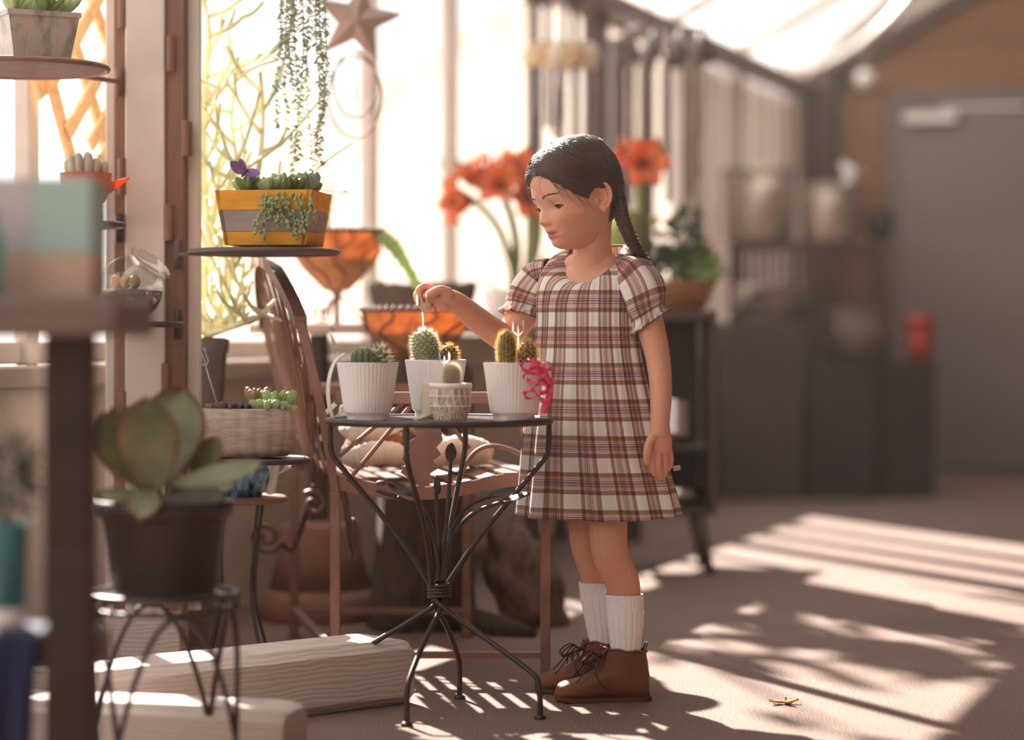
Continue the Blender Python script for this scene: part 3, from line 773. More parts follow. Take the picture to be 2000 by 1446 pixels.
# ------------------------------------------------------------------ sweater heaped on the seat
sw = thing('knit_sweater', (seat_pt(0.5, 0.4)), 'cream ribbed and dark patterned knit sweater heaped on the bench', 'sweater')
def knit(name, base, scale=220):
    k = NT(name); c = k.ramp(k.noise(k.coord('Object'), 40, 3), [(0.3, mul(base, 0.9)), (0.7, base)]); k.link(c, k.b.inputs['Base Color'])
    k.b.inputs['Roughness'].default_value = 0.95; k.b.inputs['Sheen Weight'].default_value = 0.4
    w = k.new('ShaderNodeTexWave', wave_type='BANDS', bands_direction='DIAGONAL'); w.inputs['Scale'].default_value = scale; k.link(k.coord('Object'), w.inputs['Vector'])
    k.bump(w.outputs['Fac'], 0.3, 0.002); return k.m
M_CREAM = knit('cream_knit', C(232, 216, 200))
def fairisle():
    k = NT('patterned_knit'); v = k.coord('Object', (75, 75, 60)); ch = k.new('ShaderNodeTexChecker'); ch.inputs['Scale'].default_value = 1.0
    k.link(v, ch.inputs['Vector']); big = k.noise(k.coord('Object'), 14, 2)
    c = k.mixc(ch.outputs['Fac'], C(52, 36, 32), C(208, 196, 182)); c2 = k.mixc(k.ramp(big, [(0.5, (0, 0, 0, 1)), (0.53, (1, 1, 1, 1))]), C(58, 40, 36), c)
    c3 = k.mixc(k.ramp(k.noise(k.coord('Object'), 9, 1), [(0.55, (0, 0, 0, 1)), (0.6, (1, 1, 1, 1))]), c2, C(150, 84, 50))
    k.link(c3, k.b.inputs['Base Color']); k.b.inputs['Roughness'].default_value = 0.95; return k.m
def ribroll(pts, r, ribs, flat, name, up=None):
    """soft roll of ribbed knit: ribs run across the roll"""
    pts = smooth_path(pts, 10); n = len(pts); rs = []
    for i in range(n):
        t = i / (n - 1); rs.append(r * (0.55 + 0.45 * math.sin(PI * min(max(t, 0.02), 0.98)) ** 0.5) * (1 + 0.07 * math.sin(2 * PI * ribs * t)) * (1 + 0.1 * nz(t * 4, r * 90)))
    return MB().tube(pts, rs, 14, flat=flat, up=up).build(name, M_CREAM, sw)
m = MB().ell(P(752, 868, 5.07), (0.088, 0.10, 0.047), None, 28, 18, lambda d: 1 + 0.16 * nz(d.x * 2.2, d.y * 2.2, d.z * 2.2 + 3)); m.build('body', fairisle(), sw)
ribroll([P(676, 838, 5.02), P(700, 846, 4.98), P(745, 843, 5.0), P(790, 836, 5.06), P(812, 828, 5.1)], 0.027, 15, 0.75, 'collar')
ribroll([P(680, 835, 5.1), P(705, 832, 5.1), P(760, 835, 5.12), P(815, 836, 5.16)], 0.026, 14, 0.9, 'fold')
ribroll([P(676, 886, 4.95), P(696, 894, 4.93), P(725, 886, 4.93), P(765, 886, 4.95), P(790, 895, 4.97)], 0.027, 14, 0.9, 'hem')
ribroll([P(816, 906, 4.97), P(850, 890, 4.96), P(890, 878, 4.98), P(925, 883, 5.02), P(943, 890, 5.06)], 0.037, 15, 0.72, 'sleeve')
ribroll([P(818, 868, 5.1), P(842, 862, 5.08), P(872, 878, 5.07), P(905, 885, 5.08)], 0.028, 10, 0.8, 'cuff')
ribroll([P(676, 790, 5.06), P(680, 810, 5.06), P(686, 850, 5.06)], 0.02, 8, 0.8, 'fold')

# ------------------------------------------------------------------ painted timbers on the floor
def beam_log(name, A, B, w, h, endch, label, m):
    """timber from A (left) to B (right); B end chamfered"""
    A = Vector(A); B = Vector(B); x = (B - A).normalized(); y = Vector((-x.y, x.x, 0)); z = Vector((0, 0, 1)); sec = []
    c = 0.018
    base = [(-w / 2 + c, 0), (w / 2 - c, 0), (w / 2, c), (w / 2, h - c), (w / 2 - c, h), (-w / 2 + c, h), (-w / 2, h - c), (-w / 2, c)]
    L = (B - A).length; st = list(np.linspace(0, L - endch, 14)) + [L - endch * 0.45, L - endch * 0.15, L]; sc = [1] * 14 + [0.97, 0.9, 0.80]
    g = []
    for s_, q in zip(st, sc):
        g.append([A + x * s_ + y * (a * (0.62 + 0.38 * q if q < 1 else 1) + 0.002 * nz(s_ * 9, a * 20)) + z * ((b - h / 2) * (q if b > h / 2 else (0.6 + 0.4 * q)) + h / 2 + 0.0025 * nz(s_ * 7, a * 30, b * 30) * (b > 0.01)) for a, b in base])
    mb = MB().grid(g, wrap=True); n = len(base); mb.f.append(tuple(range(n - 1, -1, -1))); mb.f.append(tuple(len(g) * n - n + k for k in range(n)))
    return tag(mb.build(name, m, smooth='auto'), label, 'timber')
beam_log('timber_beam', (-0.80, 4.12, 0), (-0.232, 4.62, 0), 0.155, 0.122, 0.05, 'white painted timber with raised grain lying on the floor under the iron table', M_TIMBER)
beam_log('timber_beam', (-0.98, 4.06, 0), (-0.35, 3.90, 0), 0.13, 0.100, 0.07, 'white painted timber with rounded end, nearest one on the floor beside the pot stand', M_TIMBER)

# ------------------------------------------------------------------ post with swing-out plant shelves
PY = 5.02
po = thing('shelf_post', P(290, 1310, PY) * 1.0, 'white painted post with brown hinged side strips standing on a block', 'post'); 
X0 = lambda px: (px - 1000) / FPX * PY
def vpost(px0, px1, dy, z0, z1, name, m, depth=0.05):
    x0, x1 = X0(px0), X0(px1); return MB().box(((x0 + x1) / 2, PY + dy, (z0 + z1) / 2), (abs(x1 - x0), depth, z1 - z0), None, 0.003).build(name, m, po, smooth=False)
M_STRIP = mat('brown_stained_strip', C(136, 98, 78), 0.6, var=0.2, scale=5, stretch=(8, 8, 1))
vpost(250, 327, 0.0, 0.12, 2.0, 'post', M_WHITEPAINT, 0.08); vpost(203, 232, 0.03, 0.0, 2.0, 'edge_board', M_WHITEPAINT, 0.03)
vpost(226, 250, -0.005, 0.0, 2.0, 'strip', M_STRIP, 0.045); vpost(326, 364, -0.005, 0.12, 2.0, 'strip', M_STRIP, 0.045); vpost(364, 390, 0.02, 0.12, 2.0, 'edge_board', M_WHITEPAINT, 0.03)
vpost(228, 360, 0.0, 0.0, 0.125, 'footing', M_TIMBER, 0.13)
for px, py in ((238, 20), (238, 345), (333, 105), (330, 435), (362, 270), (322, 745), (240, 800)):
    c = P(px, py, PY - 0.035)
    h = MB().tube([c + Vector((0, 0, -0.037)), c + Vector((0, 0, 0.037))], 0.009, 10); h.box(c + Vector((0, 0.02, 0)), (0.022, 0.012, 0.07)); h.build('hinge', M_STRIP, po, smooth=False)

def disc_shelf(px, py, Y, rpx, label, ang=0.3, anchor=None, m=M_IRON, cat='shelf'):
    c = P(px, py, Y); r = rpx / FPX * Y; o = thing('swing_shelf', c, label, cat, 'swing-out round plant shelves')
    mb = MB(); ring(mb, c, r, 0.006, 56, 8); mb.build('rim', m, o)
    stuff(round_bars(c, r, 0.006, 0.006, 0.0125, ang).build('bars', m, o, smooth=False))
    MB().lathe([(r * 0.97, -0.0005), (r * 0.97, 0.0045), (0, 0.0045)], 48, c).build('tray', m, o)
    if anchor is not None:
        a = Vector(anchor); dd = (a - c); dd.z = 0; e = c + dd.normalized() * (r - 0.003)
        MB().bar(e, Vector((a.x, a.y, c.z)), 0.012, 0.008).build('arm', m, o, smooth=False)
        MB().tube([Vector((a.x, a.y, c.z - 0.03)), Vector((a.x, a.y, c.z + 0.03))], 0.008, 10).build('pivot', m, o)
    return o
AN_R = Vector((X0(352), PY - 0.04, 0)); AN_L = Vector((X0(238), PY - 0.04, 0))
disc_shelf(515, 493, 4.86, 143, 'dark round swing shelf carrying the yellow and grey planter box', 0.9, AN_R, mat('dark_shelf', C(92, 76, 72), 0.5))
disc_shelf(516, 899, 4.74, 86, 'dark round swing shelf carrying the birch-look planter', 0.5, AN_R)
disc_shelf(40, 133, 4.72, 168, 'brown ribbed round swing shelf at the top left under the square planter', 1.0, AN_L, M_RUST)
disc_shelf(268, 634, 4.85, 86, 'dark round swing shelf under the tipped glass terrarium', 0.4, AN_R)
disc_shelf(150, 440, 4.85, 90, 'dark round swing shelf under the spouted orange bowl', 0.4, AN_L)

# yellow and grey planter box
Yb = 4.86; c = P(536, 487, Yb); bx = thing('planter_box', c, 'yellow and grey striped wooden planter box full of succulents', 'planter')
M_YEL = mat('yellow_stain', C(222, 156, 44), 0.65, var=0.18, scale=6, stretch=(2, 8, 8), bump=0.2); M_GRYW = mat('grey_stain', C(158, 144, 136), 0.75, var=0.2, scale=6, stretch=(2, 8, 8), bump=0.2)
c.z += 0.006
def hw(z): return 0.080 + 0.016 * z / 0.108
rows_ = [(0.0, 0.026, M_YEL), (0.027, 0.068, M_GRYW), (0.069, 0.108, M_YEL)]
for z0, z1, m_ in rows_:
    for s_ in range(4):
        R = rot('Z', 90 * s_ - 8); w0, w1 = hw(z0), hw(z1); t = 0.009; e = 0.002 * (s_ % 2)
        q = [Vector((-w0, -w0 - e, z0)), Vector((w0, -w0 - e, z0)), Vector((w1, -w1 - e, z1)), Vector((-w1, -w1 - e, z1))]
        q2 = [p + Vector((0, t, 0)) for p in q]
        MB().add([c + R @ p for p in q + q2], [(0, 1, 2, 3), (7, 6, 5, 4), (0, 4, 5, 1), (1, 5, 6, 2), (2, 6, 7, 3), (3, 7, 4, 0)]).build('board', m_, bx, smooth=False)
MB().box(c + Vector((0, 0, 0.085)), (0.165, 0.165, 0.02), rot('Z', -8)).build('soil', M_SOIL, bx, smooth=False)
for i, (dx, dy, r, m_, t) in enumerate([(-0.045, -0.05, 0.034, M_GREEN, 0.5), (-0.005, -0.055, 0.036, M_PALEG, 0.4), (0.035, -0.05, 0.032, M_GREEN, 0.6), (0.065, -0.03, 0.036, mat('leaf_glaucous', C(150, 170, 150), 0.5, trans=0.25), 0.9), (-0.06, 0.0, 0.03, M_PALEG, 0.5), (0.02, 0.0, 0.04, M_PALEG, 0.7), (0.06, 0.04, 0.03, M_GREEN, 0.5), (-0.02, 0.05, 0.035, M_GREEN, 0.6)]):
    mb = MB(); rosette(mb, c + Vector((dx, dy, 0.104)), r * 1.35, 15, t + 0.15); mb.build('succulent', m_, bx)
mb = MB(); rosette(mb, c + Vector((0.075, -0.03, 0.115)), 0.032, 8, 1.0, 0.6); mb.build('succulent', mat('leaf_jade', C(158, 178, 160), 0.5, trans=0.25), bx)
# trailing bead plant over the front of the box
mb = MB(); lv = MB(); random.seed(11)
for i in range(7):
    x = -0.02 + 0.016 * i; L = random.uniform(0.05, 0.085); pts = [c + Vector((x, -0.085, 0.105)), c + Vector((x + 0.004, -0.103, 0.095))]
    for t in np.linspace(0.15, 1, 9): pts.append(c + Vector((x + 0.010 * math.sin(t * 5 + i), -0.106 - 0.004 * math.sin(t * 9), 0.095 - L * t)))
    mb.tube(pts, 0.0010, 5)
    for p in pts[1:]:
        for q in range(3): lv.ell(p + Vector((random.uniform(-.006, .006), random.uniform(-.006, .002), random.uniform(-.008, .008))), (0.0035, 0.0028, 0.005), rot('X', random.uniform(0, 180)), 6, 5)
so = mb.build('trailing_stems', M_PALEG, bx); stuff(lv.build('bead_leaves', M_PALEG, so))
# butterfly pick
bc = P(478, 338, 4.79); bf = thing('butterfly_pick', P(487, 400, 4.79), 'lilac butterfly pick stuck in the yellow planter box', 'ornament')
M_LIL = mat('lilac_film', C(150, 118, 170), 0.4, trans=0.5)
MB().tube([P(490, 395, 4.79), bc], 0.0012, 6).build('stake', M_IRON, bf); MB().ell(bc, (0.003, 0.003, 0.011), rot('Y', 40), 8, 8).build('body', M_IRON, bf)
for i, (a, L, W) in enumerate([(140, 0.036, 0.024), (105, 0.030, 0.016), (-5, 0.030, 0.022), (-40, 0.026, 0.018)]):
    R = rot('Y', -a) @ rot('X', 70); MB().grid(xform(leaf_sheet(L, W, 0.1, 0.05, 8, 5), bc, R), 0.0006).build('wing', M_LIL, bf)

# pencil cactus in a tall black pot on a grey pedestal
pc0 = P(392, 1228, 5.62); Yp = 5.18
pd = P(398, 1240, Yp); ped = thing('pedestal_block', (pd.x, Yp, 0), 'grey square pedestal under the tall black pot of the pencil plant', 'pedestal')
M_GREYC = mat('grey_concrete', C(128, 112, 106), 0.8, var=0.15, bump=0.2); zt = P(0, 905, Yp).z
MB().box((pd.x, Yp, zt / 2 + 0.01), (0.075, 0.075, zt - 0.02), None, 0.004).build('shaft', M_GREYC, ped, smooth=False); MB().box((pd.x, Yp, zt - 0.012), (0.10, 0.10, 0.024), None, 0.004).build('cap', M_GREYC, ped, smooth=False); MB().box((pd.x, Yp, 0.015), (0.10, 0.10, 0.03), None, 0.004).build('base', M_GREYC, ped, smooth=False)
pn = thing('pencil_plant', (pd.x, Yp, zt), 'tall pale yellow green pencil cactus with many stick branches in a black pot', 'potted plant')
zr = P(0, 662, Yp).z; w1 = 0.046; w0 = 0.034
def frus(z0, z1, a0, a1, cx): return [Vector((cx + sx * a, Yp + sy * a, z)) for z, a in ((z0, a0), (z1, a1)) for sx, sy in ((-1, -1), (1, -1), (1, 1), (-1, 1))]
BF = [(3, 2, 1, 0), (4, 5, 6, 7), (0, 1, 5, 4), (1, 2, 6, 5), (2, 3, 7, 6), (3, 0, 4, 7)]
px_ = P(400, 0, Yp).x
pb = MB().add(frus(zt, zr - 0.03, w0 * 0.8, w1 * 0.92, px_), BF).build('pot', M_BLACKP, pn, smooth=False); MB().add(frus(zr - 0.03, zr, w1, w1 * 1.04, px_), BF).build('pot_rim', M_BLACKP, pn, smooth=False)
MB().add(frus(zr, zr + 0.003, w1 * 0.9, w1 * 0.85, px_), BF).build('soil', M_SOIL, pn, smooth=False)
pp = lambda l, dy=0: [P(x, y, Yp + dy - (0.22 if y > 585 else 0.07) * min(max((x - 430) / 110, 0), 1) + 0.0002 * min(600 - y, 300) * (1 if i % 2 else -0.6)) for i, (x, y) in enumerate(l)]
random.seed(5)
mains = [([(398, 655), (393, 560), (408, 470), (398, 380), (396, 260), (402, 150), (408, 70), (398, 0), (394, -60)], 0.011), ([(406, 655), (440, 585), (452, 510), (480, 430), (505, 330), (513, 230), (508, 140)], 0.010),
         ([(404, 655), (450, 640), (500, 622), (525, 600), (538, 585)], 0.008), ([(408, 655), (452, 610), (470, 560), (478, 505)], 0.007), ([(400, 655), (440, 640), (510, 616), (548, 626)], 0.007), ([(398, 470), (430, 400), (460, 320), (452, 240), (465, 110)], 0.007)]
for l, r in mains:
    pts = smooth_path(pp(l), 6); st = MB().tube(pts, [r, r * 0.75, r * 0.45], 8).build('stem', M_STICK, pn); tw = MB()
    nb = 4 + int(len(l) * 1.15)
    for i in range(nb):
        k = int(len(pts) * (0.15 + 0.83 * i / nb)); p = pts[min(k, len(pts) - 1)]; sd = -1 if i % 2 and r < 0.0105 else 1
        d = Vector((sd * random.uniform(0.25, 1.0), random.uniform(-0.7, 0.3), random.uniform(0.15, 1.0))).normalized(); L = random.uniform(0.05, 0.13) * (0.55 if l[-1][1] > 480 else 1)
        up_ = Vector((0, 0, 0.5)); q = [p, p + d * L * 0.35, p + d * L * 0.65 + up_ * L * 0.15, p + d * L * 0.9 + up_ * L * 0.45]
        if (q[-1].z < 0.93 and q[-1].x > (505 - 1000) / FPX * q[-1].y) or (q[-1].y < 5.04 and 0.80 < q[-1].z < 0.90): continue
        q = smooth_path(q, 3); tw.tube(q, [0.0056, 0.0047, 0.0034], 6)
        for j in range(random.choice((1, 2, 2))):
            b = q[random.choice((4, 6, 8))]; e = (d + Vector((random.uniform(-.8, .8), random.uniform(-.6, .3), random.uniform(-0.1, .9)))).normalized(); l2 = random.uniform(0.03, 0.075)
            w_ = b + e * l2 * 1.3
            if (w_.z < 0.93 and w_.x > (505 - 1000) / FPX * w_.y) or (w_.y < 5.04 and 0.80 < w_.z < 0.90): continue
            tw.tube(smooth_path([b, b + e * l2 * 0.5, b + e * l2 + Vector((0, 0, l2 * 0.3))], 3), [0.0046, 0.0032], 6)
    stuff(tw.build('twigs', M_STICK, st))
tw = MB()
for l in ([(505, 400), (600, 345), (640, 312), (688, 278)], [(560, 375), (620, 370), (678, 375)], [(385, 155), (440, 170), (500, 130), (566, 112)], [(480, 330), (560, 270), (640, 175)]): tw.tube(smooth_path(pp(l, -0.05), 5), [0.0045, 0.0035, 0.0028], 6)
tw.build('long_twigs', M_STICK, pn)

# hanging vine, star ornament
vb = P(585, -70, 4.90); vn = thing('hanging_vine', vb, 'thin pale hanging vine trailing down in front of the bright window', 'hanging plant')
MB().lathe([(0.0, -0.03), (0.05, -0.02), (0.075, 0.02), (0.078, 0.05), (0.072, 0.05), (0, 0.03)], 28, vb).build('basket', M_IRON, vn)
for k in range(3):
    a = k * 2.1; MB().tube([vb + Vector((0.075 * math.cos(a), 0.075 * math.sin(a), 0.05)), vb + Vector((0, 0, 0.40)), vb + Vector((0, 0, 0.95))], 0.0012, 5).build('chain', M_IRON, vn)
M_VINE = mat('vine_leaf', C(220, 226, 202), 0.5, trans=0.55, var=0.15)
random.seed(21)
for i, (px, ln) in enumerate([(546, 250), (560, 320), (576, 330), (590, 310), (603, 335), (618, 300), (634, 325), (570, 200), (626, 240)]):
    pts = [P(585 + (px - 585) * 0.6, -60, 4.90 + 0.02 * math.sin(i))]
    for t in np.linspace(0.1, 1, 16): pts.append(P(px + 9 * math.sin(t * 6 + i * 2) * t, -60 + (ln + 60) * t, 4.89 + 0.02 * math.sin(i * 2.3)))
    pts = smooth_path(pts, 2); so = MB().tube(pts, [0.0012, 0.0007], 5).build('vine_stem', M_VINE, vn); lv = MB()
    for p in pts[2:]:
        for q in range(3):
            R = rot('Z', random.uniform(0, 360)) @ rot('Y', random.uniform(-30, 60)); lv.grid(xform(leaf_sheet(random.uniform(0.011, 0.018), 0.009, 0.1, 0.1, 4, 3), p, R), 0.0004)
    stuff(lv.build('vine_leaves', M_VINE, so))
Ys = 5.75; sc_ = P(697, 40, Ys); so = thing('star_ornament', sc_, 'rusty metal star with wire hoops hanging in front of the glass', 'ornament')
M_STAR = mat('rusty_star', C(150, 126, 116), 0.6, metal=0.2, var=0.2, trans=0.0)
ro = 0.112; vs = []; 
for k in range(10):
    a = math.radians(80 + 36 * k); r = ro if k % 2 == 0 else ro * 0.40; vs.append((r * math.cos(a), r * math.sin(a)))
st = MB(); V = [sc_ + Vector((x, 0, z)) for x, z in vs] + [sc_ + Vector((0, -0.018, 0)), sc_ + Vector((0, 0.018, 0))]
st.add(V, [(k, (k + 1) % 10, 10) for k in range(10)] + [((k + 1) % 10, k, 11) for k in range(10)]); st.build('star', M_STAR, so, smooth=False)
for cx, cy, r in ((693, 165, 42), (693, 190, 52)):
    c = P(cx, cy, Ys); rr = r / FPX * Ys; MB().tube([c + Vector((rr * math.sin(a), 0.02 * math.cos(a), -rr * 1.5 * math.cos(a))) for a in np.linspace(0, 2 * PI, 41)[:-1]], 0.003, 6, closed=True).build('hoop', M_STAR, so)
MB().tube([sc_ + Vector((0.0, 0, ro * 0.9)), sc_ + Vector((0, 0, 0.65))], 0.0015, 5).build('wire', M_STAR, so)
MB().tube([P(700, 100, Ys), P(694, 140, Ys), P(696, 200, Ys)], 0.002, 5).build('wire', M_STAR, so)

# birch-look planter
cb = P(484, 899, 4.74); cb.z += 0.0085
bp = thing('birch_planter', cb, 'grey brown birch-look ceramic planter with rosette succulents', 'planter')
def birch():
    k = NT('birch_glaze'); c = k.ramp(k.noise(k.coord('Object', (8, 8, 90)), 3, 4), [(0.3, C(144, 124, 112)), (0.7, C(180, 161, 148))]); k.link(c, k.b.inputs['Base Color']); k.b.inputs['Roughness'].default_value = 0.55
    k.bump(k.noise(k.coord('Object', (8, 8, 90)), 3, 4), 0.3); return k.m
MB().lathe([(0, 0), (0.078, 0), (0.085, 0.012), (0.091, 0.05), (0.092, 0.09), (0.088, 0.094), (0.083, 0.09), (0.08, 0.08), (0, 0.08)], 120, cb, None, lambda a, i: 1 + (0.06 * abs(math.cos(8.5 * a)) ** 0.5 - 0.04 if 1 <= i <= 4 else 0), 1.0, 0.72).build('pot', birch(), bp)
MB().lathe([(0.08, 0.078), (0.08, 0.086), (0, 0.088)], 24, cb, None, None, 1, 0.72).build('soil', M_SOIL, bp)
M_PURP = mat('leaf_purple', C(104, 80, 80), 0.6, var=0.2); M_REDG = mat('leaf_red_green', C(150, 120, 90), 0.5, trans=0.2, var=0.2); M_BRG = mat('leaf_bright_green', C(164, 186, 122), 0.45, trans=0.35)
for dx, dy, r, n_, m_, t in [(-0.06, -0.01, 0.03, 14, mat('leaf_moss', C(140, 130, 70), 0.6, trans=0.2), 0.4), (-0.03, -0.03, 0.038, 22, M_PURP, 0.35), (0.0, -0.02, 0.034, 18, M_PURP, 0.3), (0.012, 0.02, 0.055, 9, M_REDG, 1.0), (0.04, -0.03, 0.045, 16, M_PALEG, 0.4), (0.055, 0.0, 0.055, 12, M_BRG, 0.8), (0.07, -0.02, 0.03, 12, M_PALEG, 0.3)]:
    mb = MB(); rosette(mb, cb + Vector((dx, dy, 0.086)), r, n_, t, 0.5); mb.build('succulent', m_, bp)

# little tripod stand with blue foil pot
ct = P(462, 969, 4.92); tz = ct.z; tr_ = 0.103
sd = thing('tripod_stand', (ct.x, ct.y, 0), 'small brown round stand on thin bent legs under the blue foil pot', 'stand')
MB().lathe([(0, 0), (tr_ - 0.004, 0), (tr_, 0.004), (tr_, 0.010), (tr_ - 0.004, 0.013), (0, 0.013)], 48, ct - Vector((0, 0, 0.013))).build('top', M_RUST, sd)
for k in range(4):
    a = 0.785 + k * PI / 2; d = Vector((math.cos(a), math.sin(a), 0)); MB().tube(smooth_path([ct + d * 0.07 - Vector((0, 0, 0.012)), ct + d * 0.055 + Vector((0, 0, 0.26 - tz)), ct + d * 0.05 + Vector((0, 0, 0.15 - tz)), ct + d * 0.095 + Vector((0, 0, 0.004 - tz))], 6), 0.0036, 7).build('leg', M_IRON, sd)
fp = thing('foil_pot', ct, 'flower pot wrapped in crinkled blue foil with a white ribbon bow', 'potted plant')
def foil():
    k = NT('blue_foil'); f = k.noise(k.coord('Object', (1, 1, 0.35)), 75, 3); c = k.ramp(f, [(0.35, C(44, 66, 86)), (0.5, C(106, 168, 206)), (0.66, C(180, 222, 244))]); k.link(c, k.b.inputs['Base Color'])
    k.b.inputs['Metallic'].default_value = 0.35; k.b.inputs['Roughness'].default_value = 0.25; k.bump(f, 1.0, 0.01); return k.m
cf = ct + Vector((0.0, 0, 0.0))
MB().lathe([(0, 0.0), (0.050, 0.0), (0.058, 0.02), (0.066, 0.045), (0.082, 0.070), (0.080, 0.072), (0.06, 0.05), (0, 0.045)], 72, cf, None, lambda a, i: 1 + (0.05 * math.sin(13 * a) + 0.04 * math.sin(29 * a + i) if 2 <= i <= 5 else 0)).build('foil_wrap', foil(), fp)
M_RIB = mat('white_ribbon', C(240, 232, 228), 0.5, trans=0.35)
rq = lambda px, py, dy=0: P(px, py, 4.845 + dy)
for l in ([(528, 905), (533, 930), (526, 965)], [(540, 900), (536, 935), (531, 966)], [(540, 902), (556, 890), (562, 912), (545, 925)]):
    MB().grid(strip([rq(*p) for p in l], 0.014, [(1, 0.3, 0), (0.8, 0.5, 0.2)]), 0.0006).build('ribbon', M_RIB, fp)
for k in range(3):
    mb = MB(); rosette(mb, cf + Vector((-0.03 + 0.03 * k, 0.01 * k, 0.05)), 0.04, 10, 0.8, 0.4); mb.build('foliage', M_DGREEN, fp)

# ------------------------------------------------------------------ paddle plant on the wire stand
c = P(322, 1160, 3.76); sz = c.z; r = 0.114
ws = thing('wire_plant_stand', (c.x, c.y, 0), 'low wire plant stand with crossing bent legs under the paddle plant', 'stand')
ring(MB(), c, r, 0.0055, 56).build('ring', M_IRON, ws); ring(MB(), c - Vector((0, 0, 0.022)), r * 0.97, 0.004, 56).build('ring', M_IRON, ws)
stuff(round_bars(c - Vector((0, 0, 0.002)), r, 0.005, 0.004, 0.03, 0.3).build('bars', M_IRON, ws, smooth=False))
for k in range(4):
    a = math.radians(20 + 90 * k); pts = []
    for t in np.linspace(-1, 1, 19):
        b = a + t * math.radians(52); zz = (sz - 0.028) * (1 - abs(t) ** 2.4); rr = r * (0.9 + 0.28 * abs(t) ** 1.5); pts.append(Vector((c.x + rr * math.cos(b), c.y + rr * math.sin(b), max(zz, 0.004))))
    MB().tube(pts, 0.0045, 7).build('leg', M_IRON, ws)
mb = MB()
for k in range(24):
    a = 2 * PI * k / 24; b = c + Vector((r * math.cos(a), r * math.sin(a), -0.005)); mb.tube([b, b - Vector((0, 0, 0.018))], 0.002, 5)
stuff(mb.build('gallery_wires', M_IRON, ws))
cp = c + Vector((0, 0, 0.004)); jp = thing('paddle_plant', cp, 'paddle succulent with broad grey green red-edged leaves in a black pot', 'potted plant')
MB().lathe([(0, 0), (0.076, 0), (0.080, 0.004), (0.096, 0.115), (0.100, 0.117), (0.104, 0.120), (0.107, 0.142), (0.103, 0.143), (0.098, 0.12), (0.095, 0.11), (0, 0.11)], 64, cp).build('pot', M_BLACKP, jp)
soil(jp, cp, 0.096, 0.122)
def paddle():
    k = NT('paddle_leaf'); at = k.new('ShaderNodeAttribute'); at.attribute_name = 'edge'
    f = k.noise(k.coord('Object'), 20, 3); base = k.ramp(f, [(0.3, C(98, 100, 70)), (0.7, C(136, 138, 100))]); e = k.ramp(at.outputs['Fac'], [(0.80, (0, 0, 0, 1)), (1.0, (0.8, 0.8, 0.8, 1))])
    k.link(k.mixc(e, base, C(158, 92, 70)), k.b.inputs['Base Color']); k.b.inputs['Roughness'].default_value = 0.5
    tr = k.new('ShaderNodeBsdfTranslucent'); tr.inputs['Color'].default_value = C(150, 150, 80); mx = k.new('ShaderNodeMixShader'); mx.inputs[0].default_value = 0.18
    k.link(k.b.outputs[0], mx.inputs[1]); k.link(tr.outputs[0], mx.inputs[2]); k.link(mx.outputs[0], k.out.inputs['Surface']); return k.m
M_PAD = paddle()
def paddle_leaf(base, tip, W, face, bend=0.0, thick=0.009, narrow=0.16):
    base = Vector(base); tip = Vector(tip); x = (tip - base); L = x.length; x.normalize(); z = Vector(face); z = (z - x * z.dot(x)).normalized(); y = z.cross(x)
    n, m_ = 15, 11; vs = []; ed = []
    for side in (1, -1):
        for i in range(n):
            t = i / (n - 1); w = W / 2 * (narrow * (1 - t) ** 2 + math.sin(PI * min(t, 1)  ** 1.35) ** 0.62 * (0.98 if t < 1 else 0)); w = max(w, 0.002)
            for k in range(m_):
                q = -1 + 2 * k / (m_ - 1); e = max(abs(q), max((t - 0.55) / 0.45, 0) * 0.97)
                th = thick * 0.5 * math.sqrt(max(1 - q * q, 0)) * (1 - 0.6 * t ** 4) * math.sin(PI * (0.1 + 0.85 * t)) ** 0.3
                vs.append(base + x * (L * t) + y * (w * q) + z * (side * th + bend * L * (t * t - 0.3 * t) + 0.12 * W * q * q)); ed.append(e)
    fs = []; o = n * m_
    for i in range(n - 1):
        for k in range(m_ - 1):
            a, b, d, e = i * m_ + k, i * m_ + k + 1, (i + 1) * m_ + k + 1, (i + 1) * m_ + k; fs += [(a, b, d, e), (e + o, d + o, b + o, a + o)]
    for k in range(m_ - 1): fs += [(k + 1, k, k + o, k + 1 + o), ((n - 1) * m_ + k, (n - 1) * m_ + k + 1, (n - 1) * m_ + k + 1 + o, (n - 1) * m_ + k + o)]
    for i in range(n - 1): fs += [(i * m_, (i + 1) * m_, (i + 1) * m_ + o, i * m_ + o), ((i + 1) * m_ + m_ - 1, i * m_ + m_ - 1, i * m_ + m_ - 1 + o, (i + 1) * m_ + m_ - 1 + o)]
    mb = MB().add(vs, fs); ob = mb.build('leaf', M_PAD, jp); at = ob.data.attributes.new('edge', 'FLOAT', 'POINT'); at.data.foreach_set('value', ed); return ob
Yj = 3.72; j = lambda px, py, dy=0.0: P(px, py, Yj + dy)
b0 = j(300, 960)
MB().tube([j(302, 1000), j(304, 960), j(310, 925)], [0.014, 0.012, 0.008], 10).build('stem', mat('succulent_stem', C(140, 130, 95), 0.6), jp)
paddle_leaf(j(300, 962, -0.02), j(288, 772, -0.05), 0.098, (-0.1, -1, 0.1), 0.05)
paddle_leaf(j(310, 955, 0.02), j(358, 760, 0.06), 0.112, (-0.15, -1, 0.05), 0.05)
paddle_leaf(j(292, 960, 0.0), j(188, 812, -0.02), 0.088, (0.45, -0.9, 0.45), 0.10)
paddle_leaf(j(292, 958, 0.05), j(226, 800, 0.10), 0.09, (0.2, -1, 0.1), 0.05)
paddle_leaf(j(330, 950, 0.0), j(520, 920, -0.03), 0.052, (-0.1, -0.75, 0.9), 0.10, narrow=0.2)
paddle_leaf(j(372, 952, 0.03), j(428, 855, 0.05), 0.046, (-0.2, -1, 0.1), 0.05)
